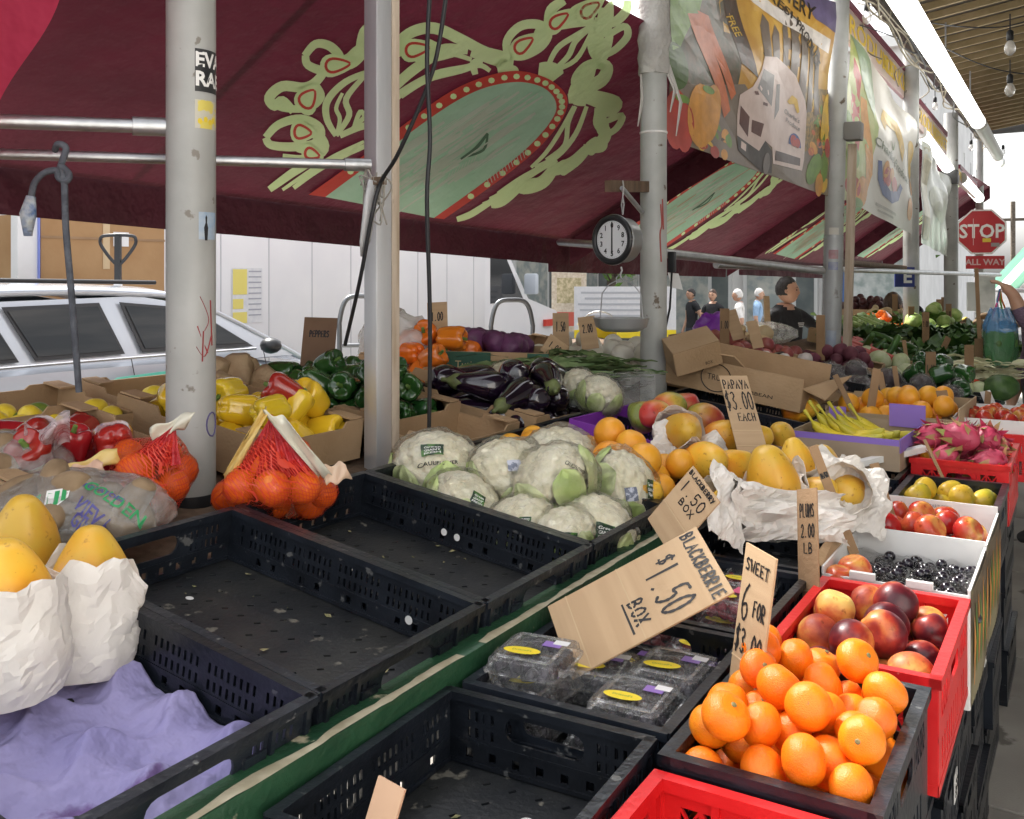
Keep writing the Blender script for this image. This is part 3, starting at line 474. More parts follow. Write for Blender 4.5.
def dec2(t, mp):
    flat(mp, [[(.0, 0), (.22, .05), (.32, .42), (.2, 1), (0, 1)]], V('print_lime', (.33, .42, .10), (.5, .5, .2), 9), 'printed_leaves', t, .002)
    flat(mp, [[(.03, .12), (.12, .2), (.16, .5), (.1, .75)], ell(.1, .9, .08, .07)], bred, 'printed_chilli', t, .003); flat(mp, [[(.14, .3), (.2, .3), (.3, .75), (.25, .95)], ell(.2, .9, .07, .1)], bora, 'printed_carrot', t, .0035); flat(mp, [ell(.03, .55, .05, .1), ell(.07, .72, .06, .08), ell(.17, .98, .06, .03)], bgrn, 'printed_pepper', t, .004)
    flat(mp, [[(.0, 0), (.2, .03), (.3, .25), (.28, .36), (.12, .2), (.02, .03)]], V('print_pale_green', (.3, .4, .25)), 'printed_fold', t, .0045)
    flat(mp, [[(.36, .34), (.45, .22), (.6, .24), (.7, .4), (.7, .5), (.64, .44), (.56, .33), (.45, .33), (.4, .4)]], byel, 'printed_banana', t, .003)
    flat(mp, [[(.5, .42), (.53, .48), (.515, .49)], [(.56, .40), (.54, .48), (.525, .485)]], bgrn, 'printed_leaf', t, .003)
    gg = V('print_grey_green', (.20, .23, .13)); btext(mp, "Charlie's", .44, .54, .085, .32, gg, t, .003, .012, .12); btext(mp, 'Produce', .72, .57, .085, .28, gg, t, .003, .012, .12)
    flat(mp, [[(.33, .64), (.37, .63), (.42, .74), (.55, .78), (.68, .74), (.73, .66), (.77, .68), (.72, .80), (.6, .86), (.46, .84), (.37, .76)]], bblu, 'printed_bowl', t, .0032); flat(mp, [ell(.48, .70, .06, .07), ell(.62, .71, .06, .06)], bred, 'printed_fruit', t, .003); flat(mp, [ell(.55, .66, .05, .05), ell(.44, .66, .04, .06)], bora, 'printed_fruit', t, .0031)
    flat(mp, [ell(.92, .32, .08, .1), ell(.95, .45, .05, .08)], byel, 'printed_pepper', t, .003); flat(mp, [ell(.93, .8, .05, .1), ell(.96, .6, .04, .07)], bora, 'printed_tomato', t, .0031)
    flat(mp, [rect(.55, .92, .3, .02), rect(.55, .955, .22, .015)], V('print_pale_grey', (.45, .43, .36)), 'printed_line', t, .003)
banner('logo_banner', 'pale market banner with fruit bowl logo hanging between the taped pole and the lettered pole', W(850, 34, 5.95), W(914, 122, 7.7), W(842, 198, 5.95), W(911, 234, 7.7), .05, .02, cream, dec2)
def dec3(t, mp):
    flat(mp, [ell(.5, .5, .3, .2)], V('print_faint_green', (.5, .52, .36)), 'printed_oval', t, .003); flat(mp, [rect(.1, .5, .15, .9)], V('print_faint_yellow', (.55, .5, .3)), 'printed_border', t, .003)
banner('faded_banner', 'faded greenish banner hanging between the lettered pole and the farthest pole', W(921, 140, 8.0), W(947, 178, 9.8), W(922, 243, 8.0), W(946, 256, 9.8), .05, .03, M('banner_faded', (.42, .44, .35), (.52, .53, .44), 3, .35, .2, 8, coat=.3), dec3)
# ---------- long sign boards over the banners
yel = M('sign_yellow', (.78, .55, .06), rough=.5); pinks = M('sign_mauve', (.55, .42, .42), (.62, .52, .42), 3, .4)
for (ua, va, da, ub, vb, db, hpx, lab) in ((846, 24, 6.05, 907, 118, 8.0, 36, 'nearer long mauve sign board with yellow lettering under the roof edge'), (917, 116, 8.1, 945, 158, 9.8, 26, 'farther long mauve sign board with yellow lettering, past the lettered pole'), (958, 176, 10.2, 975, 196, 11.8, 16, 'farthest short mauve sign board near the stop sign')):
    A = W(ua, va, da); B = W(ub, vb, db); B.z = A.z-.02*(db-da); t = thing('sign_board', lab, 'sign', A, group='long sign boards'); h = hpx/FPX*da*.95
    fr = frame(Vector(), B-A, UP); L = (B-A).length
    MB().box((L/2, 0, 0), (L, h, .03), 0, fr).build('board', pinks, t, bevel=.003); MB().box((L/2, h/2+.02, 0), (L, .045, .05), 0, fr).build('maroon_trim', M('maroon_trim', (.16, .015, .04), rough=.5), t)
    mb = MB(); mb.mesh(tmesh('PRODUCE', h*.8, .001, bold=h*.01), fr @ Matrix.Translation((L*.3, 0, .018)) @ Matrix.Scale(1.2*L/3/(h*4.2)*2.2, 4, (1, 0, 0))); mb.mesh(tmesh('MARKET', h*.8, .001, bold=h*.01), fr @ Matrix.Translation((L*.75, 0, .018)) @ Matrix.Scale(L/3/(h*4.2)*2.2, 4, (1, 0, 0))); mb.build('yellow_lettering', yel, t)
# ---------- pavement roof
rf = thing('market_roof', 'dark ribbed metal roof over the pavement with pale purlins', 'roof', (-1.2, 1.1, 3.52))
rm = M('roof_sheet_brown', (.036, .028, .021), (.055, .043, .032), 5, .6, .2, 30); rb_ = M('purlin_ochre', (.27, .205, .10), (.34, .26, .14), 9, .7)
rx = lambda x: .15*x
mb = MB(); mb.add([(0, 0, 0), (3.7, 0, rx(3.7)), (3.7, 13.1, rx(3.7)), (0, 13.1, 0)], [[0, 1, 2, 3]]); mb.build('roof_sheet', rm, rf, solid=.01)
for k in range(46): MB().box((1.85, .1+k*.28, rx(1.2)-.035), (3.72, .03, .05), 0, Matrix.Translation((1.2, 0, rx(1.2))) @ Matrix.Rotation(-math.atan(.15), 4, 'Y') @ Matrix.Translation((-1.2, 0, -rx(1.2)))).build('purlin', rb_, rf)
MB().box((.02, 6.55, -.07), (.07, 13.1, .12)).build('edge_beam', M('edge_beam_dark', (.06, .05, .042), rough=.7), rf, bevel=.005)
MB().box((1.85, 13.15, .05), (3.8, .08, .16)).build('end_beam', M('end_beam_grey', (.18, .19, .19), rough=.6), rf, bevel=.005)
for x, y in ((3.55, 0.2), (3.55, 12.7), (-.0, 12.9)): MB().tube([(x, y, -3.52), (x, y, rx(x))], .05, 12).build('roof_post', galv, rf, smooth=True)
tubeglow = M('fluorescent_tube', (1, .99, .96), emit=1.5); whitemetal = M('white_enamel', (.75, .75, .73), rough=.4)
def light(a, b, r, label):
    t = thing('strip_light', label, 'light', a, group='strip lights'); MB().tube([Vector(), b-a], r, 14).build('diffuser', tubeglow, t, smooth=True); d = (b-a).normalized()
    for e in (Vector(), b-a): MB().tube([e-d*.03, e+d*.03], r*1.06, 14).build('end_cap', whitemetal, t, smooth=True)
    for f in (.15, .5, .85): P = (b-a)*f; MB().tube([P, P+UP*.32], .006, 6).build('hanger', steel, t)
    return t
A = Wz(880, -35, 2.98); B = Wz(978, 122, 2.98); light(A, B, .062, 'long lit strip light hanging under the dark roof'); B2 = Wz(980, 124, 2.98); B3 = Wz(998, 156, 2.98)
t = thing('strip_light', 'unlit grey end length of the strip light row', 'light', B2, group='strip lights'); MB().tube([Vector(), B3-B2], .06, 14).build('diffuser', M('dull_diffuser', (.5, .5, .46), rough=.4), t, smooth=True)
light(W(1000, 162, 13.2), W(1034, 160, 13.4), .07, 'lit strip light across the far end of the roof'); light(W(920, 132, 8.4), W(949, 170, 10), .055, 'lit strip light below the farther sign board'); light(W(961, 178, 10.4), W(979, 198, 12.3), .06, 'lit strip light above the stop sign')
# cables and bulbs under the roof
cb = thing('cable_bundle', 'pale tangled electric cables along the roof edge', 'cables', (-1.15, 5, 3.1)); cm = M('old_pale_cable', (.26, .23, .17), rough=.7); R = random.Random(5)
for k in range(6):
    pts = []; y = 5.2+R.random()*.4
    while y < 12.5: pts.append(Vector((-1.0+R.uniform(-.04, .06), y, 3.12+R.uniform(-.08, .08)))-cb.location); y += R.uniform(.25, .8)
    MB().tube(smoothen([tuple(p) for p in pts], 4), R.uniform(.003, .0065), 6).build('cable', cm if k % 3 else cable, cb, smooth=True)
for u, v, d in ((868, 30, 6.4), (893, 10, 6), (905, 55, 7), (925, 95, 8)):
    P = W(u, v, d)-cb.location; MB().tube(smoothen([tuple(P+Vector((R.uniform(-.1, .1), R.uniform(-.15, .15), .2-.08*j))) for j in range(6)], 4), .005, 6).build('loose_cable', cm, cb, smooth=True)
bulbglass = film('bulb_glass', (.95, .93, .88), .35, .08, .05, 5)
sw = thing('bulb_wire', 'thin black wire strung under the roof carrying the clear bulbs', 'wire', W(930, 25, 5.5))
for pts in ([(925, 22, 5.6), (965, 27, 5.4), (1008, 26, 5.3), (1060, 10, 5.2)], [(935, 43, 6.2), (975, 62, 6.1), (1010, 72, 6), (1070, 78, 6)], [(860, 25, 6.2), (900, 40, 6.8), (930, 62, 7.5), (960, 110, 9)]): MB().tube([Vector(p)-sw.location for p in smoothen([tuple(W(*q)) for q in pts], 6)], .004, 5).build('wire', cable, sw, smooth=True)
def bulb(u, v, d, h, label):
    P = W(u, v, d); t = thing('hanging_bulb', label, 'light bulb', P, group='string light bulbs'); k = h
    MB().lathe([(.010*k, 0), (.018*k, -.01*k), (.019*k, -.055*k), (.014*k, -.06*k)], 12).build('socket', cable, t, smooth=True)
    MB().lathe([(.012*k, -.058*k), (.024*k, -.075*k), (.031*k, -.10*k), (.026*k, -.125*k), (.01*k, -.142*k), (.001, -.145*k)], 14).build('glass_bulb', bulbglass, t, smooth=True)
    MB().tube([(0, 0, 0), (0, 0, .09*k)], .004, 5).build('lead', cable, t)
for u, v, d, l in ((1010, 30, 5.3, 'clear bulb hanging highest at the right under the roof ribs'), (1010, 74, 6.0, 'clear bulb hanging lower at the right under the roof ribs'), (920, 36, 7.2, 'clear bulb beside the lit strip light, the nearest of its string'), (932, 54, 7.6, 'clear bulb just past the nearest one beside the strip light'), (867, 2, 6.1, 'clear bulb above the nearer mauve sign board'), (935, 97, 8.6, 'small clear bulb among the cables past the lettered pole'), (975, 128, 10.5, 'small clear bulb near the far end of the strip light'), (1003, 145, 11, 'small clear bulb beyond the far end of the strip light'), (971, 140, 10.8, 'lowest clear bulb above the farthest pole')): bulb(u, v, d, 1.0 if d < 6.5 else .85, l)
# ---------- stands that carry the crates
def stand(label, x0, x1, y0, y1, za, zb, m=darkwood):
    t = thing('market_stand', label, 'stall table', (x0, y0, 0), group=None); w, l = x1-x0, y1-y0
    sl_ = (zb-za)/w; n = max(3, int(l/.8))
    mb = MB()
    for i in range(n): y = l*i/n; mb.add([(0, y, za), (w, y, zb), (w, y+l/n-.004, zb), (0, y+l/n-.004, za), (0, y, za-.025), (w, y, zb-.025), (w, y+l/n-.004, zb-.025), (0, y+l/n-.004, za-.025)], [[0, 1, 2, 3], [7, 6, 5, 4], [0, 4, 5, 1], [1, 5, 6, 2], [2, 6, 7, 3], [3, 7, 4, 0]])
    mb.build('plank_top', m, t)
    for x, z in ((.06, za+.06*sl_), (w-.06, zb-.06*sl_)):
        for y in (.1, l/2, l-.1): MB().box((x, y, (z-.03)/2), (.06, .06, z-.03)).build('leg', m, t)
    return t
stand('long sloping dark plank table carrying the back rows of produce', -2.75, -.872, .2, 5.6, zt(-2.75), zt(-.872)); stand('farther sloping dark plank table beyond the papaya carton', -1.95, -.872, 5.62, 13.0, zt(-1.95), zt(-.872))
stand('lower dark plank table carrying the berry crates', -.82, -.475, .4, 7.2, .86, .86)
# painted rail between the two tables
t = thing('painted_rail', 'long green painted wooden rail with chipped cream edge', 'rail', (-.845, .2, .985)); mb = MB(); mb.box((0, 4, 0), (.046, 8, .05)); mb.build('rail', greenpaint, t, bevel=.004)
mb = MB(); R = random.Random(4); vs = []
for i in range(240):
    y = .2+i*.02; a = .0244; e_ = .004+.010*max(0, .5+nz((y*11, 1, 2)))+.004*R.random(); vs += [(a-.006-e_, y, .0258), (a-.004, y, .0258), (a, y, .0262) if nz((y*7, 4, 2)) > 0 else (a-.003, y, .0258)]
mb.add([v for i in range(240) for v in vs[3*i:3*i+3]], [f for i in range(239) if nz((i*.13, 5, 1)) > -.55 for f in ([3*i, 3*i+1, 3*i+4, 3*i+3], [3*i+1, 3*i+2, 3*i+5, 3*i+4])]); mb.build('bare_edge', M('bare_cream_wood', (.30, .26, .17), (.44, .39, .28), 30, .7), t)
for y in (.5, 2.5, 4.5, 6.5): MB().box((0, y, -.505), (.04, .05, .96)).build('upright', darkwood, t)
# ---------- plastic trays and crates
def panel(w, h, th, holes, curved=0): return cmesh([rect(w/2, h/2, w, h)]+holes, th/2)
def tray_mesh(W_, L_, H_):                                            # perforated folding tray: floor, two sides, two ends as separate meshes
    out = {}
    fl = []; R = random.Random(2)
    nx, ny = int((W_-.05)/.038), int((L_-.05)/.038)
    for i in range(nx):
        for j in range(ny):
            cx = -W_/2+.04+i*(W_-.08)/max(1, nx-1)+(.009 if j % 2 else -.009); cy = -L_/2+.04+j*(L_-.08)/max(1, ny-1); c, s = cos(.9), sin(.9); a, b = .0058, .0028
            if (i+j) % 2 == 0 or R.random() < .3: fl.append([(cx+x*c-y*s, cy+x*s+y*c) for x, y in ((-a, -b), (a, -b), (a, b), (-a, b))])
    mb = MB(); mb.mesh(cmesh([rect(0, 0, W_-.012, L_-.012)]+fl, .002), Matrix.Translation((0, 0, .012)))
    out['floor'] = mb.to_mesh('tray_floor', blackfloor)
    def wall(n, handle):
        w = n-.01; hs = []; k = 0; g = .0125; m0 = .03
        cnt = int((w-2*m0)/g)
        for i in range(cnt):
            x = m0+g*(i+.5)*(w-2*m0)/(cnt*g)
            if i % 9 == 4 and not handle: continue
            inh = handle and abs(x-w/2) < .082
            if not inh:
                if H_ > .09: hs.append(rect(x, H_-.030, .0052, .015))
                hs.append(rect(x, H_-.054, .0052, .015))
            if i % 3 == 1: hs.append(rect(x, .033, .012, .013))
        if handle: hs.append(rect(w/2, H_-.037, .125, .036, .016))
        mb = MB(); mb.mesh(cmesh([rect(w/2, H_/2, w, H_)]+hs, .002), Matrix.Translation((-w/2, 0, 0)))
        rb = MB()
        rb.box((0, H_-.004, 0), (w+.006, .012, .016)); rb.box((0, .019, .0), (w, .006, .011)); rb.box((0, H_-.0675, .0015), (w-.03, .004, .010))
        for i in range(7):
            x = -w/2+.012+i*(w-.024)/6
            if handle and abs(x) < .07: continue
            rb.box((x, H_/2, .0035), (.007, H_-.018, .008))
        for x in (-w/2+.10, w/2-.10):                                # diamond latch plates
            if w > .33: rb.box((x, H_*.5, .005), (.035, H_*.45, .004))
        mb.v += []; o = len(mb.v); mb.v += rb.v; mb.f += [[i+o for i in f] for f in rb.f]; mb.mi += rb.mi
        return mb
    for key, n, hd in (('side', L_, L_ < W_), ('end', W_, W_ <= L_)):
        out[key] = wall(n, hd)
    out['side'] = out['side'].to_mesh('tray_side', blackp); out['end'] = out['end'].to_mesh('tray_end', blackp); return out
TR = {}
def tray(label, loc, rot, W_, L_, H_=.115, group='black folding produce trays', swap=False, cat='crate', name='produce_tray'):
    key = (W_, L_, H_, swap)
    if key not in TR: TR[key] = tray_mesh(W_, L_, H_)
    t = thing(name, label, cat, loc, rot, group); me = TR[key]; link('tray_floor', me['floor'], t)
    for s in (-1, 1):
        link('side_panel', me['side'], t, loc=(s*(W_/2-.006), 0, 0), rot=(pi/2, 0, s*pi/2)); link('end_panel', me['end'], t, loc=(0, s*(L_/2-.006), 0), rot=(pi/2, 0, 0 if s < 0 else pi))
    return t
def redmesh(W_, L_, H_, holes=True):                                  # rigid crate with lattice windows and hand holes
    out = {}
    def wall(w, m):
        hs = []
        n = int((w-.05)/.028)
        for g0, g1 in ((.03, w*.33), (w*.67, w-.03)):
            c = max(1, int((g1-g0)/.022)); st = (g1-g0)/c
            for i in range(c):
                x = g0+st*(i+.5); z = H_-.052; a, b = st*.40, .02
                hs += [[(x-a, z+b), (x-a*.0, z+.003), (x+a, z+b)], [(x-a, z-b), (x+a, z-b), (x, z-.003)], [(x-a*1.05, z+b*.75), (x-a*1.05, z-b*.75), (x-.2*a, z)], [(x+a*1.05, z-b*.75), (x+a*1.05, z+b*.75), (x+.2*a, z)]]
        hs.append(rect(w/2, H_-.05, w*.26, .03, .012))
        if H_ > .16:
            for i in range(int((w-.06)/.03)): hs.append(rect(.045+i*.03, .05, .012, .05))
        mb = MB(); mb.mesh(cmesh([rect(w/2, H_/2, w, H_)]+hs, .0022), Matrix.Translation((-w/2, 0, 0)))
        rb = MB(); rb.box((0, H_-.006, -.002), (w+.012, .016, .018)); rb.box((0, H_*.48, -.003), (w, .008, .010)); rb.box((0, .008, -.002), (w, .016, .010))
        for x in (-w/2+.006, w/2-.006, -w*.2, w*.2): rb.box((x, H_/2, -.003), (.010, H_-.02, .010))
        o = len(mb.v); mb.v += rb.v; mb.f += [[i+o for i in f] for f in rb.f]; mb.mi += rb.mi
        return mb.to_mesh('crate_wall', m)
    return wall
RC = {}
def crate(label, loc, rot, W_, L_, H_, m, group, name='plastic_crate'):
    key = (W_, L_, H_, m.name)
    if key not in RC:
        wf = redmesh(W_, L_, H_); mb = MB(); mb.mesh(cmesh([rect(0, 0, W_-.01, L_-.01)]+[rect(-W_/2+.04+i*.03, -L_/2+.05+j*.05, .014, .032) for i in range(int((W_-.08)/.03)+1) for j in range(int((L_-.1)/.05)+1)], .002), Matrix.Translation((0, 0, .008)))
        RC[key] = (wf(L_-.006, m), wf(W_-.006, m), mb.to_mesh('crate_floor', m))
    sd_, en, fl = RC[key]; t = thing(name, label, 'crate', loc, rot, group); link('crate_floor', fl, t)
    for s in (-1, 1):
        link('side_panel', sd_, t, loc=(s*(W_/2-.004), 0, 0), rot=(pi/2, 0, -s*pi/2+pi)); link('end_panel', en, t, loc=(0, s*(L_/2-.004), 0), rot=(pi/2, 0, 0 if s < 0 else pi))
    return t
# sticker dots and plates left on trays
dotm = M('white_sticker', (.7, .7, .68), rough=.5)
scr = M('dry_leaf_scrap', (.12, .13, .05), (.3, .26, .14), 50, .9)
def scraps(t, n, w_, l_):
    R = random.Random(n)
    for k in range(n): x, y, q, s_ = R.uniform(-w_, w_), R.uniform(-l_, l_), R.random()*6, R.uniform(.002, .009); MB().add([(x+s_*cos(q+a)*e, y+s_*sin(q+a)*e, .0152+.004*R.random()) for a, e in ((0, 1), (1.4, .5), (3.1, .9), (4.4, .6))], [[0, 1, 2, 3]]).build('leaf_scrap', scr, t)
def put_tray(i, j, label, x=-1.165, y=0):                             # row on the sloping table: rim back edge z=1.13
    return tray(label, (-1.165, 1.128+.4*i, zt(-1.165)+.0145), (0, TILT, 0), .60, .395)
tA = put_tray(-1, 0, 'nearest black tray with a purple moulded liner and papayas')
tB = put_tray(0, 0, 'empty black tray between the purple-lined tray and the next empty tray')
tC = put_tray(1, 0, 'empty black tray next to the tray of wrapped cauliflowers')
tD = put_tray(2, 0, 'black tray full of wrapped cauliflowers')
tG = put_tray(3, 0, 'black tray of oranges behind the wrapped cauliflowers')
tH = put_tray(4, 0, 'black tray holding the purple-lined mango box')
def dots(t, pts, r=.008):
    for x, y, z, ax in pts:
        mb = MB(); q = [i*pi/6 for i in range(12)]
        mb.add([(x+r*cos(a), y+r*.8*sin(a), z) if ax == 'z' else (x+r*cos(a), y, z+r*sin(a)) for a in q], [list(range(12))]); mb.build('sticker_dot', dotm, t)
dots(tC, [(-.13, -.02, .0155, 'z'), (-.09, -.07, .0155, 'z'), (-.05, .1845, .045, 'y'), (-.015, .1845, .043, 'y')]); dots(tB, [(.16, .1845, .045, 'y'), (.235, .1845, .06, 'y'), (-.2, .02, .0155, 'z')])
# purple moulded liner in the nearest tray
lin = M('purple_moulded_liner', (.23, .21, .42), (.34, .31, .54), 7, .9, .8, 22, lo=.3, hi=.7, dist=.02, wear=((.16, .10, .26), 8, .66)); lin2 = None
def liner_z(x, y): return .020+.030*(1-abs(sin(x*pi/.115+.55*sin(y*2*pi/.13)+.4))**.9)*(.75+.25*sin(y*2*pi/.13))+.006*sin(y*2*pi/.13+.6)+.005*abs(nz((x*30, y*18, 0)))+.003*nz((x*60, y*50, 3))-.04*max(0, x-.0)*0
l = MB(); l.grid(130, 90, lambda a, b: Vector((-.285+.57*a, -.183+.366*b, liner_z(-.285+.57*a, -.183+.366*b))))
l.build('moulded_liner', lin, None, smooth=2, solid=.004, loc=tA.location, rot=(0, TILT, 0), label='purple moulded fruit liner lying in the nearest black tray', cat='tray liner')
scraps(tB, 20, .26, .17); scraps(tC, 17, .26, .17)
# front tier
tE = tray('empty black tray with a hand hole in front of the blackberries', (-.648, .985, .8625), (0, 0, rad(2)), .33, .39, .118)
dots(tE, [(-.03, .0, .0155, 'z'), (-.09, -.12, .0155, 'z'), (.02, .1, .0155, 'z')], .010)
tK = tray('black tray of blackberry boxes in front of the large price card', (-.648, 1.395, .8625), (0, 0, rad(1)), .33, .39, .118)
tR = tray('black tray of raspberry boxes behind the sweet fruit price card', (-.648, 1.80, .8625), (0, 0, 0), .33, .39, .118)
tP = tray('black tray heaped with papayas in white paper', (-.648, 2.24, .8625), (0, 0, 0), .33, .44, .118)
tS = tray('empty black tray between the paper-wrapped papayas and the bananas', (-.648, 2.72, .8625), (0, 0, 0), .33, .44, .118)
tU = tray('black tray under the bananas', (-.648, 3.30, .8625), (0, 0, 0), .33, .5, .118)
scraps(tE, 13, .14, .17)
# right tier: crates on stacks
cF = crate('empty red lattice crate at the bottom edge of the picture', (-.335, .94, .765), (0, 0, 0), .27, .39, .2, redp, 'red lattice crates')
cT = crate('black lattice crate full of tangerines', (-.335, 1.345, .78), (0, 0, 0), .27, .39, .2, blackp, 'black lattice crates')
cN = crate('red lattice crate of nectarines and peaches', (-.325, 1.79, .80), (0, 0, 0), .27, .42, .18, redp, 'red lattice crates')
cY = crate('black lattice crate of yellow mangoes in front of the dragon fruit', (-.33, 2.98, .80), (0, 0, 0), .27, .38, .18, blackp, 'black lattice crates')
cD = crate('red lattice crate of dragon fruit', (-.335, 3.46, .84), (0, 0, 0), .28, .46, .18, redp, 'red lattice crates')
cR = crate('red lattice crate carrying the tray of red apples, the farthest red one', (-.26, 4.2, .84), (0, 0, 0), .34, .5, .17, redp, 'red lattice crates')
for k, (y, top, L_, nm) in enumerate(((.94, .765, .39, 'the empty red crate'), (1.345, .78, .39, 'the tangerine crate'), (1.79, .80, .42, 'the nectarine crate'), (2.235, .74, .36, 'the grape carton'), (2.595, .74, .34, 'the apple carton'), (2.98, .80, .38, 'the yellow mango crate'), (3.46, .84, .46, 'the dragon fruit crate'), (4.2, .84, .5, 'the farthest red crate'))):
    n = 4; h = (top-.004)/n
    for i in range(n):
        t = crate('black crate in the stack under %s, %s' % (nm, ('standing on the pavement', 'second from the pavement', 'third from the pavement', 'topmost of its stack')[i]), (-.385+.008*sin(k*3+i*2), y, .002+i*h), (0, 0, .015*sin(k*5+i*3)), .27, L_-.012, h-.004, blackp, 'stacked black crates')
        if (k, i) in ((3, 3), (3, 2), (5, 3), (5, 2), (6, 3), (4, 3), (7, 3)):
            g = MB().box((.1375, .07, h*.55), (.002, .055, .06)); lb = g.build('white_label', white, t)
            g = MB(); R = random.Random(k)
            for a in range(6):
                for b in range(4):
                    if R.random() < .6: g.box((.139, .055+.007*a, h*.55-.016+.009*b), (.001, .005, .006))
            g.build('label_print', ink, lb)
# ---------- cartons
def carton(label, loc, rot, W_, L_, H_, m=card, group=None, lip=.0, tabs=True, cuts=None, name='carton', hs=None, th=.005):
    t = thing(name, label, 'box', loc, rot, group); hs = hs or (H_,)*4                   # heights: -x, +x, -y, +y
    MB().box((0, 0, .003), (W_, L_, .006)).build('base', m, t)
    for s, h in ((-1, hs[0]), (1, hs[1])):
        o = [(-L_/2, 0), (L_/2, 0), (L_/2, h), (L_*.32, h), (L_*.29, h*.84), (-L_*.29, h*.84), (-L_*.32, h), (-L_/2, h)] if tabs else rect(0, h/2, L_, h)
        mb = MB(); mb.mesh(cmesh([o], th/2)); mb.build('side_wall', m, t, loc=(s*(W_/2), 0, 0), rot=(pi/2, 0, pi/2))
    for s, h in ((-1, hs[2]), (1, hs[3])):
        o = [(-W_/2, 0), (W_/2, 0), (W_/2, h), (W_*.2, h), (W_*.17, h*.8), (-W_*.17, h*.8), (-W_*.2, h), (-W_/2, h)] if tabs else rect(0, h/2, W_, h)
        mb = MB(); mb.mesh(cmesh([o], th/2)); mb.build('end_wall', m, t, loc=(0, s*(L_/2), 0), rot=(pi/2, 0, 0))
    if tabs:
        for sx in (-1, 1):
            for sy in (-1, 1): MB().box((sx*(W_/2-.045), sy*(L_/2-.028), H_+.004), (.085, .05, .005)).build('corner_flap', m, t)
    return t
def print_on(t, txt, loc, rot, h, wx, m=ink, name='print', bold=0):
    me = tmesh(txt, 1, bold=bold); xs = [v.co.x for v in me.vertices]; k = wx/(max(xs)-min(xs)); mb = MB(); mb.mesh(me, Matrix.Diagonal((k, h, 1, 1))); return mb.build(name, m, t, loc=loc, rot=rot)
# ---------- fruit and vegetable shapes (meshes shared by all copies)
def vcol(m, c1, c2, axis='Z', lo=-1., hi=1., nscale=6, namt=.5):      # blend two colours along the fruit with a noisy border
    N, L, b = node(m); tc = N.new('ShaderNodeTexCoord'); sp = N.new('ShaderNodeSeparateXYZ'); L.new(tc.outputs['Object'], sp.inputs[0]); n = N.new('ShaderNodeTexNoise'); n.inputs['Scale'].default_value = nscale; n.inputs['Detail'].default_value = 5
    oi = N.new('ShaderNodeObjectInfo'); va = N.new('ShaderNodeVectorMath'); L.new(tc.outputs['Object'], va.inputs[0]); sc = N.new('ShaderNodeVectorMath'); sc.operation = 'SCALE'; sc.inputs[0].default_value = (31, 17, 23); L.new(oi.outputs['Random'], sc.inputs['Scale']); L.new(sc.outputs[0], va.inputs[1]); L.new(va.outputs[0], n.inputs['Vector'])
    mr = N.new('ShaderNodeMapRange'); mr.inputs['From Min'].default_value = lo; mr.inputs['From Max'].default_value = hi; L.new(sp.outputs[axis], mr.inputs['Value'])
    ad = N.new('ShaderNodeMath'); ad.operation = 'MULTIPLY_ADD'; ad.inputs[1].default_value = namt*2; L.new(n.outputs['Fac'], ad.inputs[0]); sb = N.new('ShaderNodeMath'); sb.operation = 'SUBTRACT'; sb.inputs[1].default_value = namt; L.new(mr.outputs[0], sb.inputs[0]); L.new(sb.outputs[0], ad.inputs[2])
    r = N.new('ShaderNodeValToRGB'); els = r.color_ramp.elements
    cs = c1 if isinstance(c1[0], tuple) else (c1, c2)
    els[0].position = .15; els[0].color = (*cs[0], 1); els[1].position = .85; els[1].color = (*cs[-1], 1)
    for i, c in enumerate(cs[1:-1]): e = els.new(.15+.7*(i+1)/(len(cs)-1)); e.color = (*c, 1)
    L.new(ad.outputs[0], r.inputs['Fac']); hv = N.new('ShaderNodeHueSaturation'); ma = N.new('ShaderNodeMath'); ma.operation = 'MULTIPLY_ADD'; ma.inputs[1].default_value = .3; ma.inputs[2].default_value = .85; L.new(oi.outputs['Random'], ma.inputs[0]); L.new(ma.outputs[0], hv.inputs['Value']); n3 = N.new('ShaderNodeTexNoise'); n3.inputs['Scale'].default_value = 75; n3.inputs['Detail'].default_value = 6; L.new(va.outputs[0], n3.inputs['Vector']); r3 = N.new('ShaderNodeValToRGB'); r3.color_ramp.elements[0].position = .62; r3.color_ramp.elements[1].position = .72; L.new(n3.outputs['Fac'], r3.inputs['Fac']); mb3 = N.new('ShaderNodeMixRGB'); mb3.blend_type = 'MULTIPLY'; mb3.inputs['Color2'].default_value = (.55, .42, .30, 1); L.new(r3.outputs['Color'], mb3.inputs['Fac']); L.new(r.outputs['Color'], mb3.inputs['Color1']); L.new(mb3.outputs['Color'], hv.inputs['Color']); L.new(hv.outputs['Color'], b.inputs['Base Color']); return m
def ball(r, sq=.88, dim=.06, seed=0, lump=.02, sub=4, mat_=None, name='fruit', lobes=0, lobe=.0, cleft=0):
    mb = MB()
    def f(c):
        q = math.atan2(c.y, c.x); rr = 1+lump*nz((c.x+seed, c.y, c.z), 1.6)+lobe*cos(lobes*q)*(1-c.z*c.z)
        top = max(0, c.z-.80)/.2; rr -= dim*top*top*(3-2*top) if top < 1 else dim; bot = max(0, -c.z-.86)/.14; rr -= dim*.5*bot*bot
        if cleft: d = abs(math.atan2(c.y, c.x)); rr -= cleft*math.exp(-(d*4)**2)*(1-abs(c.z)**3)+cleft*1.4*max(0, c.z-.75)*4*math.exp(-((1-c.z)*6))
        return Vector((c.x*rr*r, c.y*rr*r, c.z*rr*r*sq))
    mb.ico(1, sub, f); return mb.to_mesh(name, mat_, smooth=2)
tang = M('tangerine_peel', (.82, .165, .004), (.85, .225, .008), 9, .33, .32, 420, rv=.10, rh=.007, sss=.12, dist=.004, lo=.3, hi=.7, spec=.45)
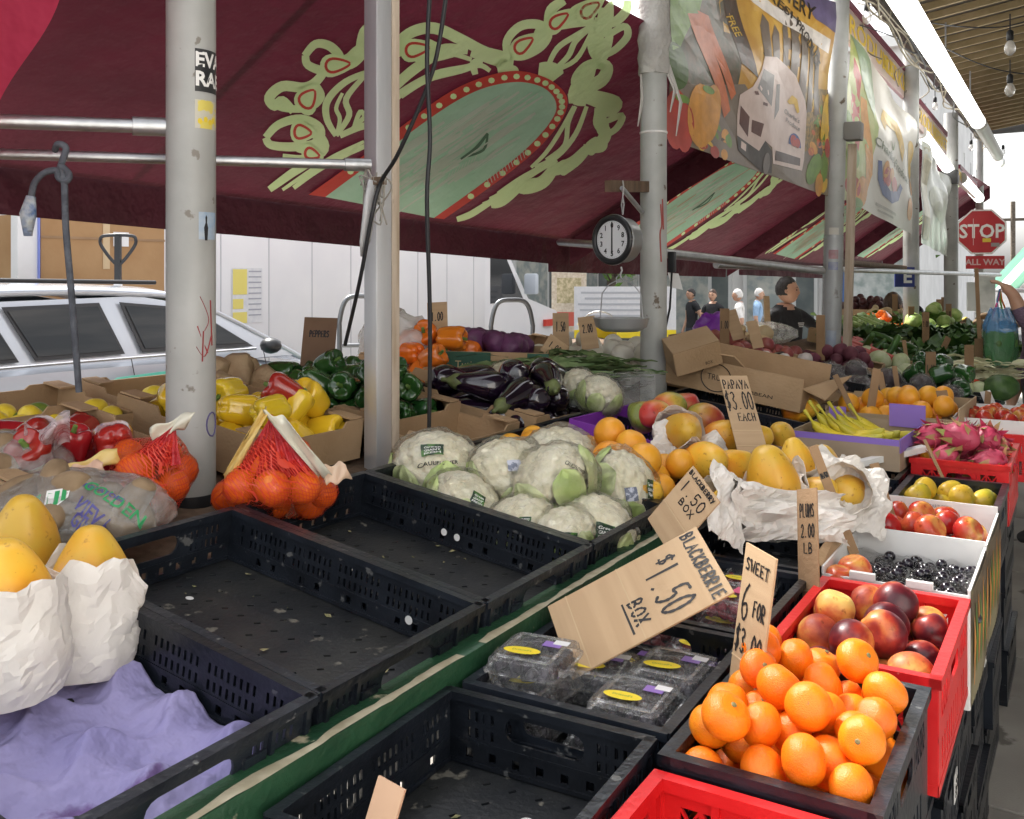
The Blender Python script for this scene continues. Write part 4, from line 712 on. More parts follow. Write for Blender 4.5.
orng = M('orange_peel', (.80, .33, .02), (.85, .40, .03), 9, .4, .22, 330, rv=.07, rh=.008, sss=.1, dist=.005)
stemb = M('dry_stem', (.16, .15, .06), (.24, .2, .09), 60, .8)
T0 = [ball(.0425, s, d, k*3, .035, 4, tang, 'tangerine') for k, (s, d) in enumerate(((.86, .10), (.9, .07), (.82, .12)))]
O0 = [ball(.041, .97, .04, 5, .02, 4, orng, 'orange'), ball(.041, .94, .05, 9, .02, 4, orng, 'orange')]
stm = MB().lathe([(.0045, -.001), (.0055, .0006), (.003, .0022), (.0004, .002)], 7).to_mesh('stem_button', stemb)
nectm = vcol(M('nectarine_skin', (.5, .1, .05), rough=.34, bump=.05, bscale=90, sss=.06), ((.06, .008, .014), (.13, .012, .018), (.34, .035, .02), (.62, .2, .05), (.74, .42, .10)), None, 'Z', -.055, .085, 22, .55)
peachm = vcol(M('peach_skin', (.5, .1, .05), rough=.5, bump=.08, bscale=200, sss=.08), ((.30, .03, .02), (.55, .12, .035), (.72, .36, .08), (.74, .48, .13)), None, 'Z', -.05, .045, 24, .6)
N0 = [ball(.0365, .96, .10, k, .02, 4, nectm, 'nectarine', cleft=.07) for k in (1, 4)]; PC0 = ball(.038, .95, .10, 7, .02, 4, peachm, 'peach', cleft=.08)
applem = vcol(M('apple_skin', (.4, .03, .02), rough=.24, sss=.04), ((.36, .012, .014), (.46, .025, .02), (.5, .08, .03), (.6, .35, .08)), None, 'Z', -.06, .07, 25, .5)
AP0 = ball(.037, .9, .22, 3, .02, 4, applem, 'apple', 5, .012)
mangom = vcol(M('yellow_mango_skin', (.6, .4, .03), rough=.35, sss=.06), ((.40, .36, .03), (.62, .46, .04), (.68, .42, .04)), None, 'Z', -.05, .05, 18, .6)
def long_fruit(prof, m, name, bend=0, squash=1, seed=0, lump=.03, lobes=0, lobe=0, seg=26):
    mb = MB(); n = len(prof); zs = [z for _, z in prof]; z0, z1 = zs[0], zs[-1]; pr = smoothen(prof, 5)
    def f(p, q, i):
        k = 1+lump*nz((cos(q)+seed, sin(q), p.z*14), 1.)+lobe*cos(lobes*q)
        t = (p.z-z0)/(z1-z0); return Vector((p.x*k*squash+bend*sin(pi*t), p.y*k, p.z))
    mb.lathe(pr, seg, fn=f); return mb.to_mesh(name, m, smooth=2)
YM0 = long_fruit([(.001, -.045), (.022, -.038), (.034, -.012), (.033, .014), (.022, .036), (.001, .044)], mangom, 'yellow_mango', .006, .9)
mang2 = vcol(M('red_mango_skin', (.5, .2, .05), rough=.36, sss=.06), ((.22, .26, .05), (.55, .36, .06), (.62, .22, .06), (.5, .05, .04)), None, 'Z', -.07, .07, 12, .5)
MG0 = long_fruit([(.001, -.06), (.03, -.052), (.046, -.018), (.045, .02), (.03, .05), (.001, .061)], mang2, 'red_mango', .01, .88)
papm = vcol(M('papaya_skin', (.75, .4, .03), rough=.4, bump=.08, bscale=40, sss=.1), ((.66, .19, .015), (.76, .31, .02), (.78, .40, .03), (.72, .44, .05)), None, 'Z', -.12, .12, 14, .6)
PP0 = [long_fruit([(.001, -.105), (.030, -.098), (.056, -.06), (.064, -.01), (.054, .045), (.034, .085), (.018, .105), (.001, .11)], papm, 'papaya', .006, .95, 2, .05, 5, .012), long_fruit([(.001, -.09), (.034, -.085), (.058, -.05), (.064, 0), (.052, .05), (.028, .088), (.001, .096)], papm, 'papaya', .004, .95, 7, .05, 5, .014)]
eggm = M('aubergine_skin', (.006, .004, .009), (.014, .006, .018), 6, .12, .0, coat=.7, rv=.2, spec=.6)
calyx = M('aubergine_calyx', (.16, .20, .06), (.10, .12, .05), 30, .6)
EG0 = long_fruit([(.001, -.12), (.03, -.115), (.052, -.08), (.055, -.04), (.042, .02), (.029, .07), (.017, .095), (.001, .10)], eggm, 'aubergine_skin', .012, 1, 3, .04)
EGC = MB(); EGC.lathe([(.030, .074), (.024, .090), (.012, .104), (.008, .112), (.007, .130), (.001, .132)], 12, fn=lambda p, q, i: Vector((p.x*(1.03+.12*cos(5*q)*(i == 0))+.005, p.y*(1.03+.12*cos(5*q)*(i == 0)), p.z-(.012*cos(5*q) if i == 0 else 0)))); EGC = EGC.to_mesh('calyx', calyx, smooth=2)
def pepm(name, c, c2): return M(name, c, c2, 5, .16, .03, 20, coat=.5, rv=.12, rh=.006, spec=.5)
gpep, ypep, opep, rpep = pepm('green_pepper_skin', (.012, .055, .014), (.03, .10, .02)), pepm('yellow_pepper_skin', (.72, .45, .015), (.76, .52, .03)), pepm('orange_pepper_skin', (.74, .16, .01), (.8, .22, .02)), pepm('red_pepper_skin', (.30, .012, .015), (.38, .02, .02))
def pepper_mesh(m, seed=0, l=1.0):
    mb = MB(); pr = smoothen([(.004, -.046*l), (.020, -.050*l), (.036, -.036*l), (.043, 0), (.045, .026), (.036, .042), (.016, .037), (.003, .031)], 5)
    mb.lathe(pr, 36, fn=lambda p, q, i: Vector((p.x, p.y, p.z))*1.0 if p.xy.length < .005 else Vector((p.x*(1+.10*abs(cos(2*q+seed))**.7*1.2-.10+.05*nz((cos(q)+seed, sin(q), p.z*20))), p.y*(1+.10*abs(cos(2*q+seed))**.7*1.2-.10), p.z+.006*abs(cos(2*q+seed))*(1 if p.z > 0 else -1)))); return mb.to_mesh('pepper_skin', m, smooth=2)
pstm = MB().tube([(0, 0, .028), (.001, 0, .040), (.006, .002, .055)], [.011, .006, .0055], 8).to_mesh('pepper_stem', M('pepper_stem_green', (.10, .19, .03), (.16, .26, .06), 40, .6), smooth=True)
onm = M('white_onion_skin', (.66, .63, .54), (.74, .72, .64), 9, .3, .05, 30, rv=.06, stretch=(1, 1, .2)); garm = M('garlic_skin', (.66, .62, .57), (.56, .48, .46), 30, .55, .2, 60, rv=.1)
ON0 = ball(.045, .86, -.10, 2, .02, 3, onm, 'onion'); GA0 = ball(.028, .86, -.35, 2, .02, 3, garm, 'garlic_bulb', 8, .04)
lemm = M('lemon_peel', (.78, .58, .03), (.82, .64, .05), 9, .4, .2, 300, rv=.08, dist=.004); LE0 = long_fruit([(.001, -.046), (.008, -.042), (.022, -.032), (.031, -.01), (.031, .01), (.022, .032), (.008, .042), (.001, .047)], lemm, 'lemon')
potm = M('potato_skin', (.20, .13, .07), (.30, .21, .12), 14, .8, .2, 50, rv=.1); PO0 = long_fruit([(.001, -.05), (.024, -.044), (.034, -.01), (.033, .018), (.022, .044), (.001, .05)], potm, 'potato', .004, .85, 3, .1)
limem = M('lime_peel', (.12, .2, .02), (.2, .28, .04), 9, .35, .15, 200, rv=.1); LI0 = ball(.03, 1.15, -.08, 3, .03, 3, limem, 'lime')
def florets(r, seed, dense=55, amp=.15):
    R = random.Random(seed); pts = []
    for i in range(dense): z = 1-1.5*(i+.5)/dense; a = i*2.39996; q = math.sqrt(max(0, 1-z*z)); pts.append((Vector((q*cos(a), q*sin(a), z))+Vector((R.uniform(-.06, .06), R.uniform(-.06, .06), R.uniform(-.06, .06)))).normalized())
    def f(c):
        d = min((c-p).length for p in pts); rr = 1+amp*math.sqrt(max(0, 1-(d/.22)**2))-amp*.5+.03*nz(c*9+Vector((seed, 0, 0)))+.018*nz(c*24); 
        if c.z < -.35: rr *= 1-.25*(-.35-c.z)
        return Vector((c.x*rr*r, c.y*rr*r, c.z*rr*r*.86))
    return f
caulm = M('cauliflower_curd', (.76, .70, .50), (.86, .82, .65), 16, .75, .5, 160, sss=.08, rv=.05, dist=.006)
clear = film('clear_wrap', (.97, .97, .95), .02, .07, 1.0, 30)
clearh = film('cloudy_bag_film', (.75, .74, .70), .22, .16, 1., 14)
leafy = M('pale_leaf', (.42, .54, .17), (.64, .68, .38), 14, .5, .3, 30, rv=.1); leafd = M('dark_leaf', (.025, .075, .015), (.07, .15, .03), 20, .5, .3, 40, rv=.25); leafm = M('mid_leaf', (.09, .2, .03), (.17, .3, .06), 20, .5, .3, 40, rv=.2)
CF = []
for k in range(3):
    a = MB().ico(1, 5, florets(.090, k*7, 85)).to_mesh('curd', caulm, smooth=2)
    lf = MB(); R = random.Random(k)
    for j in range(6):
        q = j*pi/3+R.uniform(-.2, .2); ww = R.uniform(.35, .6); top = R.uniform(-.2, .65)
        lf.grid(6, 7, lambda s, t: (lambda el, az, rr: Vector((rr*cos(el)*cos(az), rr*cos(el)*sin(az), rr*sin(el)*.86)))(-1.1+(top+1.1)*t, q+ww*(s-.5)*2*(max(0, 1-t**3)**.5*.93+.07), .0985+.004*sin(s*20+t*5)+.004*t*t))
    lf = lf.to_mesh('leaf', leafy, smooth=2)
    R2 = random.Random(k+40)
    wr = MB().ico(1, 5, lambda c: Vector((c.x, c.y, c.z*.9))*(.102+.011*nz(c*2.6+Vector((k, 0, 0)))+.006*abs(nz((c.x*11, c.y*11, c.z*5)))+.003*nz(c*22))+Vector((0, 0, -.004))).to_mesh('plastic_wrap', clear, smooth=2)
    CF.append((a, lf, wr))
def surf_bvh(o):
    me = o.data; return BVHTree.FromPolygons([v.co for v in me.vertices], [list(p.vertices) for p in me.polygons])
def drape(bvh, c, n, x, pts, off=.0012):                              # lay flat (x, y) points on a surface around the point c
    z = Vector(n).normalized(); x = Vector(x); x = (x-z*x.dot(z)).normalized(); y = z.cross(x); out = []
    for p in pts:
        o = Vector(c)+x*p[0]+y*p[1]+z*.05; h = bvh.ray_cast(o, -z, .2); out.append((h[0] if h[0] else o-z*.05)+(h[1].normalized() if h[0] and h[1].dot(z) > 0 else z)*off)
    return out
def decal(parent, bvh, c, n, x, w, h, m, name, off=.0012, poly=None, text=None, div=6):
    mb = MB()
    if text: me = tmesh(text, 1, bold=.02); xs = [v.co.x for v in me.vertices]; k = w/(max(xs)-min(xs)); mb.add(drape(bvh, c, n, x, [(v.co.x*k, v.co.y*h) for v in me.vertices], off), [list(p.vertices) for p in me.polygons])
    elif poly: mb.add(drape(bvh, c, n, x, poly, off), [list(range(len(poly)))])
    else: mb.add(drape(bvh, c, n, x, [(w*(i/div-.5), h*(j/div-.5)) for j in range(div+1) for i in range(div+1)], off), [[j*(div+1)+i, j*(div+1)+i+1, (j+1)*(div+1)+i+1, (j+1)*(div+1)+i] for j in range(div) for i in range(div)])
    return mb.build(name, m, parent)
def heap(n, x0, x1, y0, y1, zf, r, seed=1, mound=0, cx=None, cy=None, vr=.0, tries=70, pull=0):
    R = random.Random(seed); P = []; cx = (x0+x1)/2 if cx is None else cx; cy = (y0+y1)/2 if cy is None else cy
    for k in range(n):
        rr = r*(1+R.uniform(-vr, vr)); best = None
        for _ in range(tries):
            x = R.uniform(x0+rr, x1-rr); y = R.uniform(y0+rr, y1-rr); z = (zf(x, y) if callable(zf) else zf)+rr
            for px, py, pz, pr in P:
                d2 = (x-px)**2+(y-py)**2; s = (rr+pr)*.97
                if d2 < s*s: z = max(z, pz+math.sqrt(s*s-d2))
            sc = z+mound*math.hypot(x-cx, y-cy)
            if best is None or sc < best[0]: best = (sc, x, y, z)
        P.append((*best[1:], rr))
    return P
def spin(R, tilt=3.14): return (R.uniform(-tilt, tilt), R.uniform(-tilt, tilt), R.uniform(0, 6.28))
def pile(name, meshes, pts, rbase, label, cat, group, seed=1, tilt=3.14, kids=None, yaw=None):
    R = random.Random(seed); out = []
    for x, y, z, rr in pts:
        rot = spin(R, tilt)
        if yaw is not None: rot = (pi/2+R.uniform(-.35, .35), R.uniform(-.3, .3), yaw+R.uniform(-.7, .7))
        me = meshes[R.randrange(len(meshes))] if isinstance(meshes, list) else meshes; kid = None
        o = link(name, me, None, label, cat, group, None, (x, y, z), rot, rr/rbase)
        if kids:
            for kn, km, kl in kids: link(kn, km, o, loc=kl)
        out.append(o)
    return out
# ----- right tier
pts = heap(84, -.461, -.209, 1.160, 1.531, .83, .0296, 3, .10, -.335, 1.40, .09, 200)
tg = pile('tangerine', T0, pts, .0425, 'orange tangerine heaped in the black lattice crate nearest the front right', 'tangerine', 'tangerines heaped in the black crate', 5, 1.3)
for o in tg: link('stem_button', stm, o, loc=(0, 0, .0425*.86*.90))
pts = heap(22, -.445, -.205, 1.60, 1.98, .870, .0375, 4, .06, -.33, 1.8, .10, 120)
for i, p in enumerate(pts):
    pk = i % 4 == 1 or i in (14, 16)
    pile('peach' if pk else 'nectarine', PC0 if pk else N0, [p], .0365, 'red and yellow flushed peach in the red lattice crate behind the tangerines' if pk else 'dark red nectarine in the red lattice crate behind the tangerines', 'peach' if pk else 'nectarine', 'peaches in the red crate' if pk else 'nectarines in the red crate', 60+i)
wb = white
cG = carton('white fruit carton of black grapes with a printed vegetable side', (-.335, 2.235, .745), (0, 0, 0), .28, .35, .235, wb, 'white fruit cartons', tabs=False, hs=(.24, .235, .225, .247))
cA = carton('white fruit carton of red apples behind the black grapes', (-.335, 2.60, .745), (0, 0, 0), .28, .35, .235, wb, 'white fruit cartons', tabs=False, hs=(.24, .235, .235, .25))
for t in (cG, cA):
    for y0, y1 in ((-.17, .17),):
        MB().add([(-.142, -.175, .24), (-.142, .175, .24), (-.16, .175, .285), (-.16, -.175, .25)], [[0, 1, 2, 3]]).build('cardboard_flap', card, t, solid=.004)
    g = MB(); g.grid(4, 6, lambda a, b: Vector((.1435+.004*sin(a*3), -.175+.35*a, .005+.228*b))); g.build('printed_side', M('printed_carton_art', (.09, .055, .025), (.22, .19, .10), 9, .45, lo=.42, hi=.58), t)
    R = random.Random(9)
    for k in range(7):
        y = -.15+.045*k; g = MB(); g.tube([(.1475, y, .03+R.random()*.03), (.1478, y+.015, .12), (.1475, y+.01+R.uniform(-.02, .02), .17+R.random()*.05)], [.004, .016, .003], 8, flat=.08); g.build('printed_vegetable', (M('printed_green', (.10, .22, .03)) if k % 2 else M('printed_carrot_red', (.55, .22, .04))), t)
    for x in (-.06, .05): MB().box((x, -.176, .232), (.05, .012, .014)).build('white_tab', white, t)
print_on(cA, 'BARTLETT', (.0, .166, .235), (pi/2, 0, 0), .012, .045, M('grey_print', (.2, .2, .22)))
# grapes: glossy black bag with bunches showing
grp = M('black_grape_skin', (.006, .006, .010), (.018, .012, .022), 20, .14, coat=.6); gb = ball(.0125, 1.1, 0, 1, .02, 2, grp, 'g')
R = random.Random(8); k = 0
for bx_, by_ in ((-.40, 2.17), (-.32, 2.15), (-.25, 2.18), (-.40, 2.27), (-.32, 2.26), (-.25, 2.28), (-.39, 2.35), (-.30, 2.35), (-.24, 2.35)):
    m_ = MB()
    for i in range(34):
        v = Vector((R.gauss(0, .02), R.gauss(0, .02), R.uniform(-.03, .022))); m_.mesh(gb, Matrix.Translation(v) @ Euler(spin(R)).to_matrix().to_4x4())
    o = m_.build('grape_bunch', grp, None, smooth=2, loc=(bx_, by_, .915), label='bunch of black grapes in the white carton behind the nectarines', cat='grapes', group='black grape bunches')
fl = MB(); fl.grid(50, 50, lambda a, b: Vector((-.135+.27*a, -.165+.33*b, .193+.012*nz((a*7, b*7, 1))+.006*nz((a*19, b*19, 4))))); fl.build('grape_bag_film', film('dark_bag_film', (.02, .02, .025), .04, .08, 1., 26), cG, smooth=2)
pile('apple', AP0, [(-.425, 2.13, .965, .037), (-.445, 2.085, .955, .033)], .037, 'red apple left on the corner of the black grape carton', 'apple', 'apples on the grape carton', 3, .6)
pts = heap(19, -.465, -.205, 2.44, 2.765, .885, .036, 6, .03, None, 2.62, .06, 90)
pile('apple', AP0, pts, .037, 'red apple in the white carton behind the black grapes', 'apple', 'red apples in the white carton', 8, 1.2)
pts = heap(16, -.45, -.21, 2.80, 3.15, .885, .036, 7, .05, None, None, .06, 90)
pile('yellow_mango', YM0, pts, .038, 'small yellow green mango in the black lattice crate before the dragon fruit', 'mango', 'yellow mangoes in the black crate', 9, 3, yaw=0)
# dragon fruit with curling scales
drm = M('dragon_fruit_skin', (.42, .035, .09), (.58, .10, .16), 12, .45, .1, 60, rv=.12); drg = M('dragon_fruit_scale', (.30, .34, .09), (.5, .22, .14), 20, .5)
mb = MB(); mb.ico(1, 3, lambda c: Vector((c.x*.042, c.y*.042, c.z*.055)))
for j in range(26):
    z = -.85+1.8*j/26; a = j*2.4; q = math.sqrt(max(.02, 1-z*z)); c = Vector((q*cos(a)*.041, q*sin(a)*.041, z*.054)); n = c.normalized(); tn = Vector((-sin(a), cos(a), 0)); up = n.cross(tn)*(-1); up = up if up.z > 0 else -up
    wd = .011; mb.add([c-tn*wd, c+tn*wd, c+up*.02+n*.008+tn*.006, c+up*.034+n*.02, c+up*.02+n*.008-tn*.006], [[0, 1, 2, 4], [4, 2, 3]], 1 if j % 2 else 0)
DR0 = mb.to_mesh('dragon_fruit', [drm, drg], smooth=2)
pts = heap(19, -.465, -.205, 3.24, 3.68, .925, .046, 12, .12, -.36, 3.42, .06, 90)
pile('dragon_fruit', DR0, pts, .046, 'pink dragon fruit with green scales in the red lattice crate', 'dragon fruit', 'dragon fruit in the red crate', 3, 1.9)
cW = carton('low white tray of red apples on the farthest red crate', (-.27, 4.2, 1.0), (0, 0, 0), .32, .46, .06, white, None, tabs=False)
pts = heap(15, -.42, -.12, 3.99, 4.41, 1.008, .036, 13, .0, None, None, .06, 60)
pile('apple', AP0, pts, .037, 'dark red apple in the low white tray on the farthest red crate', 'apple', 'apples in the far white tray', 4, 1.2)
# ----- blackberry and raspberry boxes
pet = film('clear_clamshell', (.93, .95, .96), .07, .06, .5, 20); blackb = M('blackberry', (.012, .008, .014), (.03, .02, .035), 90, .3, .6, 160, dist=.01); raspb = M('raspberry', (.20, .012, .025), (.34, .03, .05), 60, .4, .6, 160, dist=.01)
ylab = M('yellow_label', (.80, .62, .02), rough=.4); plab = M('violet_label', (.25, .14, .45), rough=.4); wlab = M('white_label', (.72, .72, .72), rough=.4); pinklab = M('pink_label', (.75, .10, .22), rough=.4)
def clam_mesh(W_, L_, H_):
    m = MB(); prof = [(-.5, 0), (-.46, .0)]
    def lid(s):                                                      # moulded shell as a rounded loft with a flange and ribs
        out = MB(); lv = [(.86, 0), (.9, .004), (.94, H_*.55), (1.04, H_*.56), (1.04, H_*.62), (.97, H_*.63), (.93, H_*.97), (.88, H_), (.0, H_)]
        vs = []; fs = []; n = 56
        for k, z in lv:
            for i in range(n):
                q = 2*pi*i/n; e = .22; x = (abs(cos(q))**e)*(1 if cos(q) >= 0 else -1); y = (abs(sin(q))**e)*(1 if sin(q) >= 0 else -1); rbs = 1+(.012 if i % 2 else -.004)*(k > .89 and k < 1.0)
                vs.append((x*W_/2*k*rbs, y*L_/2*k*rbs, z))
        for j in range(len(lv)-1):
            for i in range(n): fs.append([j*n+i, j*n+(i+1) % n, (j+1)*n+(i+1) % n, (j+1)*n+i])
        out.add(vs, fs); return out
    l = lid(1); z = H_+.0006
    for x in (-W_*.36, W_*.36): l.box((x, 0, z+.001), (.004, L_*.7, .003))
    for y in (-L_*.36, L_*.36): l.box((0, y, z+.001), (W_*.7, .004, .003))
    return l.to_mesh('clear_shell', pet, smooth=True, weld=False)
CLS = clam_mesh(.118, .135, .045); 
def berries(m, seed, n=46):
    R = random.Random(seed); mb = MB(); b0 = ball(.0095, 1.25, 0, seed, .18, 2, m, 'b')
    for i in range(n): mb.mesh(b0, Matrix.Translation((R.uniform(-.044, .044), R.uniform(-.052, .052), .012+.021*R.random())) @ Euler(spin(R)).to_matrix().to_4x4())
    return mb.to_mesh('berry_fill', m, smooth=2)
BF = [berries(blackb, 1), berries(blackb, 2)]; RF = [berries(raspb, 3), berries(raspb, 4)]
YL = MB().add([(.030*cos(t), .0135*sin(t), 0) for t in [i*pi/10 for i in range(20)]], [list(range(20))]).to_mesh('yellow_oval_label', ylab); TXL = tmesh("Driscoll's", .0085, bold=.0001)
PL = MB().box((0, 0, 0), (.03, .02, .0006)).to_mesh('violet_label', plab); WL = MB().box((0, 0, 0), (.024, .016, .0006)).to_mesh('white_label', wlab); RL = MB().box((0, 0, 0), (.055, .035, .0006)).to_mesh('pink_label', pinklab)
gtx = M('green_label_ink', (.20, .30, .05), rough=.5); TXM = MB().mesh(TXL).to_mesh('label_lettering', gtx)
def clamshell(kind, loc, rot, label, group, lab=1):
    t = thing('berry_box', label, 'berry box', loc, rot, group); R = random.Random(int(loc[1]*1000)); link('clear_shell', CLS, t); link('berry_fill', (BF if kind == 'black' else RF)[R.randrange(2)], t)
    if lab:
        yl = link('oval_label', YL, t, loc=(-.012, -.022, .0492), rot=(0, 0, R.uniform(-.2, .2)))
        link('label_lettering', TXM, yl, loc=(0, 0, .0004)); link('violet_label', PL if kind == 'black' else RL, t, loc=(.022, .022, .0476)); link('white_label', WL, t, loc=(.034, .03, .0485))
    return t
for x, y, z, r, lb in ((-.745, 1.285, .030, .1, 'blackberry box lowest at the rail side of its tray'), (-.742, 1.29, .076, -.06, 'second blackberry box up in the stack at the rail side'), (-.738, 1.292, .122, .12, 'topmost blackberry box of the stack at the rail side'), (-.60, 1.30, .035, .0, 'blackberry box just behind the hand hole of the empty tray'), (-.575, 1.31, .082, .05, 'front blackberry box lying on others near the sweet fruit card'), (-.565, 1.44, .084, .02, 'middle blackberry box near the sweet fruit card'), (-.57, 1.44, .036, .02, 'blackberry box under the middle one near the sweet fruit card'), (-.70, 1.44, .035, .3, 'blackberry box half hidden below the large price card'), (-.68, 1.40, .075, .15, 'blackberry box touching the lower edge of the large price card'), (-.56, 1.545, .04, .0, 'far blackberry box partly behind the sweet fruit card'), (-.69, 1.55, .03, 0, 'far blackberry box under the large price card')):
    clamshell('black', (x, y, .8625+z-.015), (0, 0, r), lb, None)
for i, (x, y, z) in enumerate(((-.735, 1.68, .02), (-.60, 1.68, .02), (-.735, 1.82, .02), (-.60, 1.82, .02), (-.73, 1.94, .02), (-.6, 1.94, .02), (-.735, 1.69, .068), (-.73, 1.83, .068), (-.595, 1.83, .068), (-.6, 1.94, .07))):
    clamshell('rasp', (x, y, .8625+z-.005), (0, 0, .1*sin(i*3)), 'clear box of raspberries in the black tray before the paper-wrapped papayas', 'raspberry boxes')
# ---------- cauliflowers in the fourth tray
lblg = M('dark_green_label', (.015, .04, .02), (.06, .16, .03), 60, .35, lo=.48, hi=.54); bar_ = M('barcode_label', (.5, .52, .6), (.16, .18, .24), 110, .4, lo=.48, hi=.52, stretch=(1, .02, 1)); inkw = M('white_print', (.75, .75, .72), rough=.5)
def cauli(P, rot, k, sc, label, labels):
    t = thing('cauliflower', label, 'cauliflower', P, rot, 'wrapped cauliflowers in the fourth tray'); t.scale = (sc*1.07, sc*.97, sc*.93)
    link('curd', CF[k][0], t); link('leaf', CF[k][1], t); wr = link('plastic_wrap', CF[k][2], t); bv = surf_bvh(wr); inv = (Matrix.Translation(P) @ Euler(rot).to_matrix().to_4x4() @ Matrix.Scale(sc, 4)).inverted(); toE = (inv @ EYE).normalized()
    for kind, du, dv, w_, h_, ro in labels:
        n = inv.to_3x3() @ (-FV*.85+RV*du+UP*dv); n.normalize(); h = bv.ray_cast(n*.3, -n); c = h[0] if h[0] else n*.1; n2 = (h[1] if h[0] else n); xr = inv.to_3x3() @ (RV*cos(ro)+UP*sin(ro))
        if kind == 'g':
            o = decal(t, bv, c, n2, xr, w_, h_, lblg, 'green_label')
            for q, tx in ((.22, 'Green'), (-.05, 'GIANT'), (-.3, 'FRESH')):
                xv = (xr-n2*xr.dot(n2)).normalized(); yv = n2.cross(xv); decal(o, bv, c+yv*q*h_, n2, xr, w_*.75, h_*.24, inkw, 'label_lettering', .002, text=tx)
        elif kind == 'b': decal(t, bv, c, n2, xr, w_, h_, bar_, 'barcode_label')
        else: decal(t, bv, c, n2, xr, w_, h_, ink, 'print_line', text='CAULIFLOWER' if kind == 'p' else '-------')
    return t
g = .046; L1, L2 = (.045, .038), None
cl = [((437, 464), 1.97, (.2, .1, .4), 0, 1.02, 'wrapped cauliflower at the tray corner by the square post', [('g', -.06, .62, .046, .030, .1), ('p', .1, .25, .075, .012, .2)]),
      ((512, 472), 2.02, (.3, .2, 1.2), 1, 1.0, 'wrapped cauliflower at the back between the corner one and the leafy one', [('b', .1, .38, .028, .026, .1), ('g', .52, .30, .030, .034, -.5)]),
      ((553, 482), 1.98, (-.5, .5, 2.2), 2, 1.06, 'large wrapped cauliflower with leaves showing in the middle of the heap', [('p', .45, .5, .05, .010, -.5)]),
      ((625, 490), 2.08, (.1, 1.1, .3), 0, 1.0, 'wrapped cauliflower at the far right end, standing on its side beside the oranges', [('b', .05, .15, .030, .028, .1), ('g', .65, .3, .022, .040, -.2)]),
      ((460, 503), 1.88, (.4, -.3, 3), 2, .86, 'small wrapped cauliflower in front below the corner one', [('b', -.22, .1, .026, .024, -.3), ('g', .35, .35, .036, .032, -.45)]),
      ((512, 527), 1.80, (.2, .4, 4), 1, .80, 'small wrapped cauliflower low in the front row', [('g', .12, .35, .030, .022, -.1), ('b', .35, -.15, .040, .022, .05)]),
      ((560, 538), 1.78, (.5, .1, 5), 0, .80, 'wrapped cauliflower in the front corner of the tray with a label facing out', [('g', .12, .25, .044, .040, -.05)]),
      ((598, 525), 1.87, (.2, .5, .7), 1, .84, 'wrapped cauliflower with a dark label behind the front corner one', [('g', .10, .12, .046, .042, -.1)]),
      ((560, 455), 2.18, (.2, .1, .9), 2, .95, 'wrapped cauliflower at the back of the tray in front of the oranges', [('p', .45, .45, .045, .012, -.5)])]
def Wt(u, v, lift=0): r = ray(u, v); return EYE + r*((.798+lift-EH)/(r.z+.146*r.x))
LF = (.13, .15, .16, .12, .095, .088, .088, .10, .15)
for ((u, v), d, rot, k, sc, lb, labs), lf_ in zip(cl, LF): PC_ = Wt(u, v+2, lf_); PC_.y = max(PC_.y, 1.735+.095*sc*1.06); cauli(PC_, rot, k, sc*1.06, lb, labs)
tz = lambda x, y=0: zt(x)+.03
def wpx(pts, name, meshes, rb, lb, cat, grp, seed=1, tilt=3.14, kids=None):  # (u, v, depth, radius)
    return pile(name, meshes, [(*W(u, v, d), r) for u, v, d, r in pts], rb, lb, cat, grp, seed, tilt, kids)
def bigheap(n, x0, x1, y0, y1, r, name, meshes, rb, lb, cat, grp, z0=None, seed=1, mound=.08, vr=.08, tilt=3.14, kids=None, tries=60, yaw=None):
    f = (lambda x, y: zt(x)+.02+(z0 or 0))
    return pile(name, meshes, heap(n, x0, x1, y0, y1, f, r, seed, mound, vr=vr, tries=tries), rb, lb, cat, grp, seed, tilt, kids, yaw)
og = bigheap(25, -1.45, -.885, 2.14, 2.51, .042, 'orange', O0, .041, 'orange heaped in the black tray behind the wrapped cauliflowers', 'orange', 'oranges behind the cauliflowers', .06, 3, .06)
# ---------- papayas wrapped in paper
def wrapped_papaya(P, rot, k, sc, label, top=.55, group=None, seed=1, yaw=0, tilt=0):
    t = thing('papaya', label, 'papaya', P, rot, group); t.scale = (sc,)*3; link('fruit_skin', PP0[k], t); mb = MB(); R = random.Random(seed)
    def f(a, b):
        q = 2*pi*(a+(R.uniform(-.008, .008) if .01 < a < .99 else 0)); z = -.112+(.112+.11)*min(b, 1)*1.0*(top+.26*nz((cos(q)*1.1, sin(q)*1.1, seed))+.05*nz((cos(q)*3, sin(q)*3, seed)))*1.15
        tt = (z+.11)/.22; base = math.interp(tt) if False else .066*math.sqrt(max(.0, 1-(1.75*(tt-.42))**2)) if tt < .42 else .066-.012*(tt-.42)
        r = max(.012, base)+.005+.011*abs(nz((cos(q)*1.7, sin(q)*1.7, z*16+seed)))+.004*abs(nz((cos(q)*4, sin(q)*4, z*40+seed)))+.0021*R.random()*(a < .999)*(a > .001)+.010*max(0, b-.75)*4*(.6+nz((cos(q)*2, sin(q)*2, seed+3)))
        return Vector((r*cos(q), r*sin(q)*.97, z))
    mb.grid(46, 22, f); mb.f = [tr_ for q_ in mb.f for tr_ in ((q_[0], q_[1], q_[2]), (q_[0], q_[2], q_[3]))] ; mb.mi = [0]*len(mb.f); pw_ = mb.build('paper_wrap', paperw, t, smooth=2, weld=True, solid=.0008); pw_.data.set_sharp_from_angle(angle=rad(15)); return t
